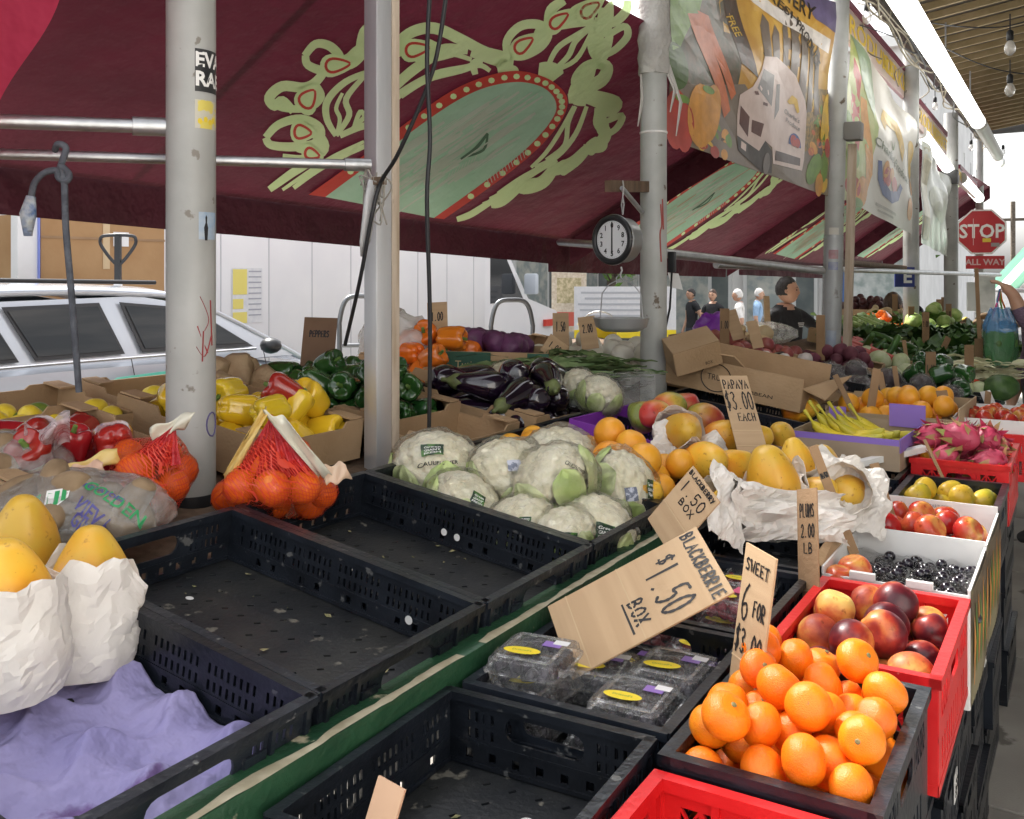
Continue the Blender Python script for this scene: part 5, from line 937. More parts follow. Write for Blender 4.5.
for (u, v), d, rot, k, sc, lb, tp, sd_ in (((6, 612), 1.24, (.05, -.12, .5), 1, 1.0, 'paper-wrapped papaya at the left edge on the purple liner', .62, 1), ((88, 600), 1.40, (-.1, .25, 2.0), 0, .98, 'paper-wrapped papaya leaning right on the purple liner with torn paper edge', .60, 4), ((18, 556), 1.50, (.3, .1, 1), 0, .95, 'orange papaya behind the two paper-wrapped ones on the purple liner', .3, 7)):
    wrapped_papaya(W(u, v, d), rot, k, sc, lb, tp, None, sd_)
for (u, v), d, rot, k, sc, lb, tp, sd_ in (((772, 486), 2.28, (.15, -.2, .4), 1, 1.05, 'paper-wrapped papaya at the front of the heap with its upper half bare', .5, 2), ((808, 500), 2.3, (.9, .3, 1), 0, .8, 'paper-wrapped papaya lying at the right front with only its tip bare', .72, 3), ((800, 472), 2.45, (-.2, .3, 2), 0, .82, 'blotchy papaya with red marks behind the front paper-wrapped one', .3, 5), ((845, 494), 2.35, (1.2, .5, 0), 1, .85, 'papaya wholly covered in white paper at the right end of the heap', .9, 6), ((735, 508), 2.2, (1.0, -.5, 0), 0, .75, 'papaya in white paper at the left end of the heap over the tray rim', .88, 8), ((826, 470), 2.6, (.5, .4, 3), 1, .75, 'papaya in white paper at the back of the heap near the tan plank', .6, 9)):
    wrapped_papaya(W(u, v, d), rot, k, sc, lb, tp, None, sd_)
# crumpled loose paper
def paper(P, w, h, rot, seed, label):
    R = random.Random(seed); mb = MB(); mb.grid(22, 18, lambda a, b: Vector(((a-.5+R.uniform(-.015, .015))*w*(1-.3*nz((b*3, seed, 0))), (b-.5+R.uniform(-.015, .015))*h*(1-.35*nz((a*3, seed, 2))), .05*w*nz((a*3, b*3, seed))*3+.20*w*abs(nz((a*3, b*3, seed+5)))+.022*w*R.uniform(-1, 1)))); mb.f = [tr_ for q_ in mb.f for tr_ in ((q_[0], q_[1], q_[2]), (q_[0], q_[2], q_[3]))]; mb.mi = [0]*len(mb.f)
    return mb.build('crumpled_paper', paperw, None, solid=.0008, loc=P, rot=rot, label=label, cat='paper')
paper(W(790, 515, 2.15), .27, .12, (1.15, .1, .6), 1, 'crumpled white wrapping paper along the front rim below the papayas')
paper(W(727, 505, 2.12), .10, .20, (.9, .6, .9), 2, 'twisted strip of white wrapping paper hanging beside the tilted small price card')
paper(W(850, 495, 2.3), .18, .18, (.9, .3, .5), 3, 'crumpled white paper at the right of the papaya heap behind the narrow cards')
paper(W(687, 452, 2.7), .20, .15, (.7, .3, .4), 5, 'white wrapping paper spread over the mango box corner')
# mango box with purple lining
cM = carton('open carton with bright purple edge holding mangoes behind the orange tray', (-1.12, 2.80, zt(-1.12)+.03), (0, TILT, rad(-4)), .5, .42, .13, M('purple_carton', (.20, .03, .36), (.26, .05, .44), 8, .5), None, tabs=False)
link('white_label', MB().box((0, 0, 0), (.04, .003, .018)).to_mesh('white_label', white), cM, loc=(.1, -.2145, .1))
for (u, v), d, k in (((647, 412), 3.0, 0), ((668, 409), 3.05, 0), ((655, 417), 2.95, 0), ((680, 404), 3.1, 0), ((640, 418), 2.98, 0), ((705, 420), 3.0, 0)):
    pile('mango', MG0, [(*W(u, v, d), .052)], .05, 'red and green mango at the back of the purple-edged carton', 'mango', 'mangoes in the purple-edged carton', u, 2)
for (u, v), d, rot, k, sc, lb, tp in (((680, 432), 2.75, (1.3, .5, .5), 0, .95, 'golden papaya half in white paper at the left of the purple-edged carton', .35), ((727, 437), 2.8, (1.4, .2, 2), 1, .8, 'golden papaya lying behind the papaya price card', .01), ((705, 462), 2.55, (1.3, -.3, 1), 1, .85, 'golden papaya in paper below the papaya price card', .3), ((728, 470), 2.55, (1.2, .2, 2.5), 0, .78, 'small golden papaya at the foot of the papaya price card', .01), ((750, 440), 2.9, (1.2, .6, 1.6), 1, .75, 'papaya partly hidden behind the foot of the papaya price card', .01), ((640, 495), 2.32, (1.3, 0, 2), 1, .6, 'small golden papaya beside the last wrapped cauliflower', .01), ((780, 436), 3.0, (1.1, .2, 0), 0, .7, 'reddish papaya next to the tan plank', .01)):
    if tp > .1: wrapped_papaya(W(u, v, d), rot, k, sc, lb, tp, None, u)
    else: t = thing('papaya', lb, 'papaya', W(u, v, d), rot); t.scale = (sc,)*3; link('fruit_skin', PP0[k], t)
# ---------- back rows on the sloping table
def onslope(label, x, y, wx, ly, h, txt=None, rz=0, lift=0.02, group='open cardboard trays', m=card):
    t = carton(label, (x, y, zt(x)+lift), (0, TILT, rz), wx, ly, h, m, group)
    if txt: print_on(t, txt, (0.02, -ly/2-.0035, h*.42), (pi/2, 0, 0), h*.24, wx*.62, M('brown_print', (.13, .08, .05), rough=.8))
    return t
onslope('cardboard tray of green peppers with faint printing, left of the square post', -2.03, 2.36, .55, .40, .115, 'INSPIRED FLAVOR')
onslope('cardboard tray of yellow peppers next to the pale round pole', -2.05, 1.90, .55, .40, .115)
onslope('cardboard tray of aubergines behind the square post', -1.78, 2.84, .58, .42, .115, 'INSPIRED FLAVORS', rz=rad(-3)); onslope('cardboard tray of orange peppers behind the aubergines', -2.28, 3.12, .4, .42, .11)
onslope('cardboard tray of red peppers at the left behind the potato bag', -2.05, 1.32, .5, .48, .11); onslope('long cardboard tray of lemons nearest the silver car, at the left', -2.45, 1.48, .4, .52, .075, 'ALWAYS'); onslope('cardboard tray of lemons beside the pale round pole, nearest the silver car', -2.45, 2.06, .4, .5, .075); onslope('cardboard tray with faint printing in front of the aubergine tray by the square post', -1.74, 2.36, .42, .4, .10, 'INSPIRED FLAVOR')
kp = [('pepper_stem', pstm, None)]
bigheap(34, -2.32, -1.80, 2.17, 2.55, .046, 'green_pepper', [pepper_mesh(gpep, k) for k in (0, 2)], .046, 'glossy green bell pepper in the cardboard tray left of the square post', 'bell pepper', 'green bell peppers', .02, 4, .10, .1, 2.2, kp)
bigheap(22, -2.32, -1.78, 1.71, 2.09, .046, 'yellow_pepper', [pepper_mesh(ypep, k) for k in (1, 3)], .046, 'yellow bell pepper in the cardboard tray beside the pale pole', 'bell pepper', 'yellow bell peppers', .02, 5, .10, .1, 2.0, kp)
pile('red_pepper', pepper_mesh(rpep, 5), [(*W(284, 393, 2.62), .05)], .046, 'red bell pepper lying between the yellow and the green peppers', 'bell pepper', None, 3, 2, kp)
bigheap(20, -2.46, -2.1, 2.92, 3.32, .050, 'orange_pepper', [pepper_mesh(opep, k) for k in (2, 4)], .046, 'orange bell pepper in the tray behind the aubergines', 'bell pepper', 'orange bell peppers', .02, 6, .05, .1, 2.0, kp)
bigheap(24, -2.28, -1.80, 1.09, 1.55, .045, 'red_pepper', [pepper_mesh(rpep, k) for k in (1, 4)], .046, 'dark red bell pepper in the tray behind the potato bag', 'bell pepper', 'red bell peppers in the tray', .02, 7, .06, .1, 2.0, kp)
for x0, y0, y1, s_ in ((-2.63, 1.24, 1.72, 1), (-2.63, 1.82, 2.3, 2)): bigheap(11, x0, x0+.38, y0, y1, .038, 'lemon', LE0, .04, 'yellow lemon in a cardboard tray nearest the silver car', 'lemon', 'lemons nearest the car', .02, s_, .0, .06)
wpx([(20, 424, 2.5, .035), (40, 414, 2.55, .034), (52, 428, 2.45, .03)], 'lime', LI0, .033, 'green lime at the left edge of the lemon tray', 'lime', 'limes at the left edge', 4)
R = random.Random(21)
for k, p in enumerate(heap(30, -2.06, -1.50, 2.64, 3.04, lambda x, y: zt(x)+.03, .050, 8, .05, vr=.08)):
    t = thing('aubergine', 'glossy black aubergine in the cardboard tray beside the square post', 'aubergine', p[:3], (pi/2+R.uniform(-.25, .25), 0, R.uniform(-1.3, 1.3)+(0 if R.random() < .5 else pi)), 'aubergines in the cardboard tray'); t.scale = (.95,)*3; link('aubergine_skin', EG0, t); link('calyx', EGC, t)
wpx([(212, 372, 3.0, .06), (235, 374, 3.05, .075), (225, 385, 2.9, .05), (248, 372, 3.1, .06), (213, 392, 2.8, .045), (262, 380, 3.05, .05)], 'ginger_root', ball(.05, .6, -.2, 3, .35, 3, M('ginger_skin', (.30, .2, .11), (.4, .29, .17), 20, .8, .4, 60), 'ginger'), .05, 'knobbly brown ginger root beside the pale round pole', 'ginger root', 'ginger roots', 5, 1)
# netted orange bags
def net(name, col, sc=170, wd=.16):
    m = bpy.data.materials.new(name); m.use_nodes = True; N = m.node_tree.nodes; L = m.node_tree.links; b = N['Principled BSDF']; b.inputs['Base Color'].default_value = (*col, 1); b.inputs['Roughness'].default_value = .35
    tc = N.new('ShaderNodeTexCoord'); cxs = []
    for ang in (.8, -.8):
        mp = N.new('ShaderNodeMapping'); mp.inputs['Rotation'].default_value = (ang, ang*.6, ang); L.new(tc.outputs['Object'], mp.inputs['Vector']); wv = N.new('ShaderNodeTexWave'); wv.inputs['Scale'].default_value = sc/6.28; L.new(mp.outputs[0], wv.inputs['Vector']); g = N.new('ShaderNodeMath'); g.operation = 'GREATER_THAN'; g.inputs[1].default_value = 1-wd; L.new(wv.outputs['Fac'], g.inputs[0]); cxs.append(g)
    mxm = N.new('ShaderNodeMath'); mxm.operation = 'MAXIMUM'; L.new(cxs[0].outputs[0], mxm.inputs[0]); L.new(cxs[1].outputs[0], mxm.inputs[1]); t = N.new('ShaderNodeBsdfTransparent'); t.inputs['Color'].default_value = (1, .84, .76, 1); mx = N.new('ShaderNodeMixShader'); L.new(mxm.outputs[0], mx.inputs['Fac']); L.new(t.outputs[0], mx.inputs[1]); L.new(b.outputs[0], mx.inputs[2]); L.new(mx.outputs[0], N['Material Output'].inputs['Surface']); return m
rednet = net('red_net', (.66, .06, .03), 300, .10); redfold = M('gathered_red_net', (.42, .012, .02), (.55, .03, .03), 40, .4, .5, 120)
bagor = M('bagged_orange_peel', (.76, .17, .015), (.80, .23, .02), 9, .35, .2, 330, sss=.1, rv=.05); BO = ball(.043, .97, .05, 5, .02, 4, bagor, 'orange')
foil = M('bag_label_film', (.62, .60, .52), (.70, .66, .50), 8, .25, .4, 20, coat=.5); goldfilm = M('gold_label_film', (.66, .42, .10), (.74, .55, .22), 12, .3, .4, 20)
def net_bag(label, spots, d, peak, lab, sides):
    P0 = W(*spots[len(spots)//2][:2], d); t = thing('orange_bag', label, 'bag of oranges', P0, (0, 0, TH), 'netted orange bags')
    loc = lambda u, v, dd: (Matrix.Rotation(-TH, 3, 'Z') @ (W(u, v, dd)-P0))
    cs = []
    for u, v, dd, r in spots: c = loc(u, v, dd); cs.append((c, r)); link('orange_fruit', BO, t, loc=c, rot=spin(random.Random(u)), scale=r/.043)
    top = loc(*peak, d+.03); mb = MB()                               # net stretched over the fruit and gathered to the peak
    bm = bmesh.new(); pts = []
    for c, r in cs:
        for i in range(40): z = 1-2*(i+.5)/40; a = i*2.4; q = math.sqrt(1-z*z); pts.append(c+Vector((q*cos(a), q*sin(a), z))*(r+.003))
    for i in range(8): pts.append(top+Vector((.012*cos(i), .012*sin(i), 0)))
    for p in pts: bm.verts.new(p)
    r_ = bmesh.ops.convex_hull(bm, input=bm.verts); bmesh.ops.delete(bm, geom=[v for v in bm.verts if not v.link_faces], context='VERTS')
    for _ in range(2): bmesh.ops.subdivide_edges(bm, edges=[e for e in bm.edges if e.calc_length() > .02], cuts=1, use_grid_fill=True); bmesh.ops.triangulate(bm, faces=[f for f in bm.faces if len(f.verts) > 3])
    for v in bm.verts:                                               # pull the skin in between the fruit
        dm = min((v.co-c).length-r for c, r in cs); v.co += (sum((c for c, _ in cs), Vector())/len(cs)-v.co).normalized()*min(.022, max(0, dm-.003)*.55)
    me = bpy.data.meshes.new('net'); bm.to_mesh(me); bm.free(); me.materials.append(rednet); me.polygons.foreach_set('use_smooth', [True]*len(me.polygons)); link('net', me, t)
    g = MB(); b0 = loc(*sides[0], d+.01); b1 = loc(*sides[1], d+.01)  # empty gathered net between peak and fruit
    g.grid(30, 12, lambda a, b: top.lerp(b0.lerp(b1, a), b)+Vector((0, -.012*sin(pi*a)+.008*sin(a*40)*b, .0))+Vector((0, .006*nz((a*9, b*4, 1)), 0))); g.build('gathered_net', redfold, t, smooth=2)
    for pl, m in lab:
        q = [loc(u, v, dd) for u, v, dd in pl]; s = MB(); s.grid(12, 6, lambda a, b: q[0].lerp(q[1], a).lerp(q[3].lerp(q[2], a), b)+Vector((0, -.006*sin(a*7+b*4), .004*sin(a*11)))); s.build('label_film', m, t, smooth=2, solid=.001)
    return t
net_bag('red net bag of oranges peaking to a silver label, right of the pale pole', [(241, 487, 1.93, .036), (272, 488, 1.90, .037), (262, 464, 1.97, .038), (303, 487, 1.95, .037), (290, 470, 2.03, .035), (322, 492, 2.02, .034), (245, 500, 1.99, .034), (310, 503, 2.03, .034), (228, 497, 2.05, .035), (275, 503, 2.0, .034), (296, 452, 2.06, .03)], 1.93, (272, 414),
        [([(262, 410, 1.9), (290, 420, 1.9), (332, 474, 1.95), (318, 478, 1.95)], foil), ([(262, 410, 1.9), (268, 413, 1.9), (230, 480, 1.93), (222, 476, 1.93)], goldfilm), ([(322, 466, 1.97), (346, 462, 1.97), (352, 478, 1.97), (326, 486, 1.95)], M('peach_label', (.62, .42, .28), (.7, .55, .42), 9, .3))], ((238, 470), (318, 480)))
net_bag('red net bag of oranges with gold label beside the potato bag', [(135, 472, 1.98, .040), (150, 497, 1.93, .036), (165, 455, 2.04, .036), (118, 488, 2.0, .034), (173, 485, 2.02, .034), (128, 455, 2.07, .034), (182, 470, 2.08, .034), (160, 512, 1.97, .03)], 1.98, (175, 425),
        [([(62, 468, 1.93), (118, 446, 1.97), (120, 462, 1.96), (66, 482, 1.92)], goldfilm), ([(72, 466, 1.92), (104, 460, 1.92), (104, 472, 1.91), (74, 480, 1.91)], M('pale_orange_label', (.70, .45, .32), rough=.3)), ([(150, 428, 2.0), (196, 410, 2.0), (184, 428, 2.0), (152, 442, 2.0)], foil), ([(40, 477, 1.96), (62, 474, 1.96), (60, 490, 1.95), (36, 490, 1.95)], ylab)], ((118, 465), (180, 465)))
# potato bags in milky film
def potato_bag(label, P, a, b, c, n, seed, rz, deco=True):
    t = thing('potato_bag', label, 'bag of potatoes', P, (0, 0, rz), 'bags of potatoes'); R = random.Random(seed); pts = []
    for _ in range(n):
        for _ in range(40):
            v = Vector((R.uniform(-1, 1), R.uniform(-1, 1), R.uniform(-1, 1)))
            if v.length < .82 and all(((v-q)*Vector((a, b, c))).length > .055 if False else Vector(((v-q).x*a, (v-q).y*b, (v-q).z*c)).length > .052 for q in pts): pts.append(v); break
    for v in pts: link('potato', PO0, t, loc=(v.x*a, v.y*b, v.z*c), rot=spin(R), scale=.95)
    mb = MB()
    def f(q): k = 1+.06*nz(q*2.5+Vector((seed, 0, 0)))+.035*nz(q*7+Vector((seed, 3, 0))); zz_ = q.z*c*1.06*k; return Vector((q.x*a*1.1*k, q.y*b*1.1*k, max(zz_, -c*.85)))
    mb.ico(1, 5, f); s = mb.build('plastic_film', clearh, t, smooth=2)
    if deco:
        bv = surf_bvh(s); inv = (Matrix.Translation(P) @ Matrix.Rotation(rz, 4, 'Z')).inverted(); rt = inv.to_3x3() @ RV; nn = inv.to_3x3() @ (-FV*.75+UP*.75)
        def at(u, v): h = bv.ray_cast(inv @ EYE, (inv.to_3x3() @ ray(u, v)).normalized()); return (h[0], nn)
        gi = M('green_bag_ink', (.02, .30, .09), rough=.4); pi_ = M('violet_bag_ink', (.08, .07, .26), rough=.4)
        for du, dv, ro, h, w_, tx, m in ((92, 515, -.75, .034, .075, 'VIEVA', pi_), (84, 527, -.75, .034, .05, 'GIND', pi_), (112, 499, -.62, .030, .12, 'GOLDEN', gi), (103, 492, -.45, .012, .08, 'POTATOES', pi_)):
            c_, n_ = at(du, dv)
            if c_: decal(t, bv, c_, n_, rt*cos(ro)+(inv.to_3x3() @ UP)*sin(ro), w_, h, m, 'bag_print', .0015, text=tx)
        c_, n_ = at(42, 505); x_ = rt*cos(.5)+(inv.to_3x3() @ UP)*sin(.5)
        decal(t, bv, c_, n_, x_, 1, 1, gi, 'bag_print', .0015, poly=[(-.075, -.01), (-.01, -.012), (.0, .022), (-.04, .02)]); decal(t, bv, c_, n_, x_, 1, 1, white, 'bag_print', .0017, poly=[(.0, -.012), (.02, -.014), (.045, .0), (.05, .02), (.01, .026)])
        for k in range(3): decal(t, bv, c_, n_, x_, 1, 1, gi, 'bag_print', .002, poly=[(.004+.014*k, -.012+.004*k), (.012+.014*k, -.012+.004*k), (.02+.012*k, .016+.002*k), (.012+.012*k, .020)])
    return t
potato_bag('bag of potatoes in clear film printed in green and violet, behind the nearest black tray', W(78, 512, 1.80), .165, .10, .075, 42, 3, TH-.05)
potato_bag('plain milky bag of potatoes at the left edge behind the printed one', W(6, 470, 2.02), .13, .10, .075, 24, 9, TH, False)
fm = MB(); fm.grid(20, 16, lambda a, b: W(24+46*a, 420+32*b+10*sin(a*5), 2.0-.03*sin(b*5)+.02*sin(a*9)))
fm.build('torn_film', film('pale_torn_film', (.85, .72, .74), .45, .2, 1., 25), None, smooth=2, label='torn pale plastic film lying on the red peppers', cat='plastic film')
# ---------- more produce along the sloping table
def mound(n, u, v, wx, ly, r, name, meshes, rb, lb, cat, grp, lift=.02, seed=1, md=.25, vr=.1, tilt=3.14, kids=None, yaw=None):
    c = Wt(u, v, lift); pts = heap(n, c.x-wx/2, c.x+wx/2, c.y-ly/2, c.y+ly/2, lambda x, y: zt(x)+lift, r, seed, md, vr=vr, tries=50); return pile(name, meshes, pts, rb, lb, cat, grp, seed, tilt, kids, yaw)
# papaya carton on its black tray
tray('black tray under the large opened papaya carton', (-1.13, 3.72, zt(-1.13)+.015), (0, TILT, 0), .6, .40)
cP = carton('large opened cardboard carton of papayas behind the papaya price card', (-1.22, 3.90, zt(-1.22)+.135), (0, TILT, rad(-3)), .58, .36, .16, card, None, tabs=False, hs=(.20, .09, .13, .16))
MB().add([(.29, -.18, .09), (.29, .18, .09), (.38, .16, .13), (.37, -.14, .06)], [[0, 1, 2, 3]]).build('end_flap', card, cP, solid=.005); MB().add([(-.29, -.183, .13), (.05, -.183, .13), (.02, -.23, .17), (-.26, -.26, .16)], [[0, 1, 2, 3]]).build('long_flap', card, cP, solid=.005)
rgm = MB(); rgm.tube([(.085*cos(t), 0, .075*sin(t)) for t in [i*2*pi/28 for i in range(29)]], .0025, 5); rgm.build('round_stamp', ink, cP, loc=(-.06, -.1845, .065), scale=(.75, 1, .75)); print_on(cP, 'TRUE', (-.06, -.1835, .065), (pi/2, 0, 0), .035, .075); print_on(cP, 'CARIBBEAN', (.10, -.1835, .035), (pi/2, 0, 0), .02, .16)
for (u, v), d, k in (((764, 388), 3.95, 0), ((800, 405), 3.75, 1), ((733, 378), 4.1, 1), ((755, 378), 4.2, 0)):
    t = thing('papaya', 'orange papaya showing inside the large opened carton', 'papaya', W(u, v+4, d), (1.4, .3, u), 'papayas inside the large carton'); t.scale = (.8,)*3; link('fruit_skin', PP0[k], t)
cb_ = carton('small closed cardboard box tipped on the back edge of the papaya carton', W(694, 362, 3.86), (.38, -.28, rad(35)), .19, .14, .10, card, None, tabs=False); MB().box((0, 0, .103), (.194, .144, .005)).build('lid', card, cb_); print_on(cb_, 'BOX', (.04, -.078, .025), (pi/2, 0, 0), .02, .03)
onslope('cardboard carton of loose garlic bulbs behind the papaya carton', -1.75, 4.55, .7, .5, .12); mound(90, 748, 385, .66, .48, .036, 'garlic_bulb', GA0, .028, 'white garlic bulb heaped behind the papaya carton', 'garlic', 'garlic bulbs', .03, 3, .15, .15)
radm = M('radicchio_leaf', (.018, .008, .011), (.06, .02, .03), 18, .5, .4, 30, rv=.2, wear=((.6, .55, .55), 9, .62)); RD = [(ball(.068, .9, 0, k, .12, 4, radm, 'head'), MB().ico(1, 4, lambda c: c*(.074+.007*nz(c*4+Vector((k, 0, 0)))+.005*abs(nz(c*11)))+Vector((0, 0, .03*max(0, c.z-.75)))).to_mesh('plastic_wrap', film('radicchio_wrap', (.92, .92, .94), .10, .13, 1.5, 34), smooth=2)) for k in (1, 2)]
def wrapped(name, spec, pts, lb, cat, grp, rb, seed=1):
    R = random.Random(seed)
    for x, y, z, r in pts:
        a, b = spec[R.randrange(len(spec))]; t = thing(name, lb, cat, (x, y, z), spin(R, 1.2), grp); t.scale = (r/rb,)*3; link('head', a, t); link('plastic_wrap', b, t)
c = Wt(806, 392, .02); tray('black tray of wrapped radicchio', (c.x+.0, c.y+.1, zt(c.x)+.015), (0, TILT, 0), .6, .44); tray('second black tray of wrapped radicchio, towards the pavement', (c.x+.60, c.y+.05, zt(c.x+.6)+.015), (0, TILT, 0), .56, .44)
wrapped('radicchio', RD, heap(38, c.x-.32, c.x+.74, c.y-.14, c.y+.42, lambda x, y: zt(x)+.04, .052, 5, .10, vr=.12), 'dark purple radicchio head in clear wrap near the taped pole', 'radicchio', 'wrapped radicchio heads', .068)
# bagged fruit and onions on the vendor side
redbag = M('red_onion_skin', (.30, .05, .06), (.48, .16, .12), 14, .4, rv=.25); RB_ = ball(.045, .9, -.05, 3, .04, 3, redbag, 'onion'); mound(14, 722, 352, .6, .5, .05, 'onion', RB_, .045, 'pinkish onion heaped on the vendor side behind the garlic', 'onion', 'pink onions behind the garlic', .05, 7, .2, .2)
mound(9, 762, 356, .5, .4, .042, 'onion', RB_, .045, 'pinkish onion heaped in front of the vendor', 'onion', 'pink onions before the vendor', .08, 9, .2, .2)
c = Wt(765, 342, .05); g = MB(); g.ico(1, 4, lambda q: Vector((q.x*.22, q.y*.16, q.z*.08))*(1+.15*nz(q*4)+.06*abs(nz(q*11)))); g.build('film_cover', clearh, None, smooth=2, loc=c+UP*.06, label='cloudy plastic bags over the onions in front of the vendor', cat='plastic bag')
g = MB(); g.ico(1, 4, lambda q: Vector((q.x*.13, q.y*.09, q.z*.13))*(1+.25*nz(q*3)+.1*nz(q*8))); g.build('purple_bag', M('purple_bag_film', (.22, .04, .42), (.30, .07, .5), 7, .3, .5, 20), None, smooth=2, loc=W(716, 336, 5.4), label='crumpled bright purple bag behind the papaya carton', cat='bag')
# left of the round-scale pole: white onions, herbs, purple heads, green carton
onslope('cardboard tray under the white onions below the hanging scale', -2.28, 4.15, .55, .62, .09); mound(34, 603, 372, .60, .62, .052, 'onion', ON0, .045, 'white onion heaped below the pan of the hanging scale', 'onion', 'white onions below the scale', .05, 3, .10, .08)
purm = M('purple_cabbage_leaf', (.06, .015, .055), (.14, .04, .12), 16, .5, .4, 30, rv=.2); PU0 = ball(.06, .8, 0, 5, .16, 4, purm, 'head')
grnc = M('green_carton', (.015, .075, .045), (.02, .09, .055), 6, .6)
cGn = carton('brown and green printed carton heaped with purple heads', W(483, 377, 3.95)-UP*.0, (0, .02, TH-.06), .54, .36, .12, card, None, tabs=False)
for x0, x1 in ((-.155, .045), (.19, .275)): MB().box(((x0+x1)/2, -.1845, .06), (x1-x0, .003, .116)).build('green_panel', grnc, cGn)
tan_ = M('tan_print_ink', (.5, .4, .22), rough=.7); print_on(cGn, 'Tutino', (-.04, -.187, .066), (pi/2, 0, 0), .045, .11, tan_); print_on(cGn, 'Tutino', (.232, -.187, .066), (pi/2, 0, 0), .03, .05, tan_); print_on(cGn, 'GOURMET', (.12, -.1835, .075), (pi/2, 0, 0), .018, .08, grnc); print_on(cGn, 'PRODUCE', (.12, -.1835, .05), (pi/2, 0, 0), .018, .08, grnc)
R = random.Random(3)
for k in range(15): pile('purple_cabbage', PU0, [(*(W(425+k*7, 350-7*sin(k*pi/14)-R.random()*3, 3.9+R.uniform(-.02, .22))), .058)], .06, 'dark purple leafy head piled on the brown and green carton', 'red cabbage', 'purple heads on the green carton', k)
g = MB(); g.ico(1, 4, lambda q: Vector((q.x*.17, q.y*.12, q.z*.16))*(1+.2*nz(q*3)+.10*abs(nz(q*9)))); g.build('plastic_bag', film('white_bag_film', (.9, .9, .88), .38, .2, 1., 14), None, smooth=2, loc=W(396, 352, 3.9), label='crumpled whitish plastic bag behind the square post', cat='plastic bag')
def bunch(P, n, l, wd, m, lb, cat, grp=None, seed=1, rz=0, spread=.5, up=.25, name='leaf_bunch', ruf=.3):
    R = random.Random(seed); mb = MB()
    for k in range(n):
        a = R.gauss(0, spread); e = R.uniform(-.05, up); ll = l*R.uniform(.6, 1.1); ww = wd*R.uniform(.6, 1.3); o = Vector((R.gauss(0, .05), R.gauss(0, .08), R.uniform(0, .09))); tw = R.uniform(-.8, .8); sd_ = R.random()*9
        def f(s, t, a=a, e=e, ll=ll, ww=ww, o=o, tw=tw, sd_=sd_):
            r = ll*t; x = (s-.5)*2*ww*(.25+.75*sin(pi*min(1, t*.9+.1)))*(1 if t > .3 else .35+.65*t/.3); z = r*e-.25*r*r/l+ruf*ww*sin(t*17+sd_)*abs(s-.5)*2+ww*.4*abs(s-.5)
            p = Vector((x*cos(tw), r, z+x*sin(tw))); return o+Matrix.Rotation(a, 3, 'Z') @ p
        mb.grid(4, 9, f)
    return mb.build(name, m, None, smooth=2, loc=P, rot=(0, 0, rz), label=lb, cat=cat, group=grp)
hbm = M('herb_green', (.06, .12, .035), (.18, .24, .10), 25, .5, .3, 40)
for k, (u, v, d) in enumerate(((585, 378, 3.75), (625, 380, 3.8), (600, 388, 3.55), (548, 380, 3.7))):
    bunch(W(u, v, d), 46, .30, .012, hbm, 'bundle of thin green herbs in front of the white onions', 'herbs', 'herb bundles before the onions', k, 1.2+.4*k, .35, .2, 'herb_bunch')
g = MB(); g.grid(30, 20, lambda a, b: W(540+115*a, 372+32*b, 3.6-.3*b)+UP*(.02*nz((a*6, b*6, 2))+.01*nz((a*18, b*14, 5)))); g.build('herb_film', film('herb_bag_film', (.93, .95, .93), .16, .1, 1., 20), None, smooth=2, label='clear plastic sheet over the herb bundles', cat='plastic film')
for (u, v), d, k, l in (((508, 380), 3.5, 1, 'wrapped cauliflower behind the aubergines'), ((600, 396), 3.15, 2, 'large wrapped leafy cauliflower at the right end of the aubergines'), ((578, 388), 3.4, 0, 'wrapped cauliflower lowest at the right end of the aubergines'), ((548, 380), 3.6, 0, 'wrapped cauliflower half hidden behind the aubergines')):
    t = thing('cauliflower', l, 'cauliflower', W(u, v, d), (.4, .3, k)); t.scale = (.8,)*3; link('curd', CF[k][0], t); link('leaf', CF[k][1], t); link('plastic_wrap', CF[k][2], t)
# bananas, oranges carton, plank
cBn = carton('purple-edged banana carton behind the empty black tray', (-.655, 3.38, .985), (0, 0, rad(-3)), .34, .42, .10, M('banana_carton', (.33, .25, .17), (.40, .31, .22), 6, .7), None, tabs=False)
vio = M('violet_carton_print', (.26, .16, .55), rough=.6)
for b_ in (((.172, 0, .08), (.003, .42, .045)), ((0, -.2115, .09), (.34, .003, .02)), ((.11, .2, .12), (.12, .004, .08)), ((-.13, .2, .11), (.06, .004, .05))): MB().box(*b_).build('violet_panel', vio, cBn)
banm = vcol(M('banana_skin', (.75, .55, .05), rough=.42, bump=.05, bscale=30), ((.55, .48, .04), (.76, .58, .04), (.78, .60, .05), (.5, .46, .05)), None, 'X', -.13, .12, 10, .3)
def banana(a0): 
    pts = []; rr = []
    for i in range(15): t = i/14; q = -1.0+2.0*t; pts.append((.12*sin(q), 0, -.12*cos(q)+.1)); rr.append(.0185*(1-abs(2*t-1)**5)*.9+.0035)
    pts = [(-.125, 0, .075)]+pts; rr = [.006]+rr; return MB().tube(pts, rr, 10).to_mesh('banana', banm, smooth=2)
BN0 = banana(0)
for k, (u, v, d, rz, rx_) in enumerate(((850, 434, 3.25, .25, .5), (860, 437, 3.22, .2, .7), (868, 436, 3.28, .1, .4), (880, 436, 3.3, .3, .9), (890, 437, 3.3, .2, .5), (846, 440, 3.2, .5, .8), (873, 443, 3.2, .2, 1.0))):
    link('banana', BN0, None, 'yellow banana lying in the purple-edged carton', 'banana', 'bananas in the carton', None, W(u, v-4, d), (rx_*.6+.2, .15, rz-.35), 1.12)
t = thing('papaya', 'yellow papaya hanging over the right edge of the banana carton', 'papaya', W(929, 458, 3.1), (1.2, .3, .4)); t.scale = (.62,)*3; link('fruit_skin', PP0[1], t)
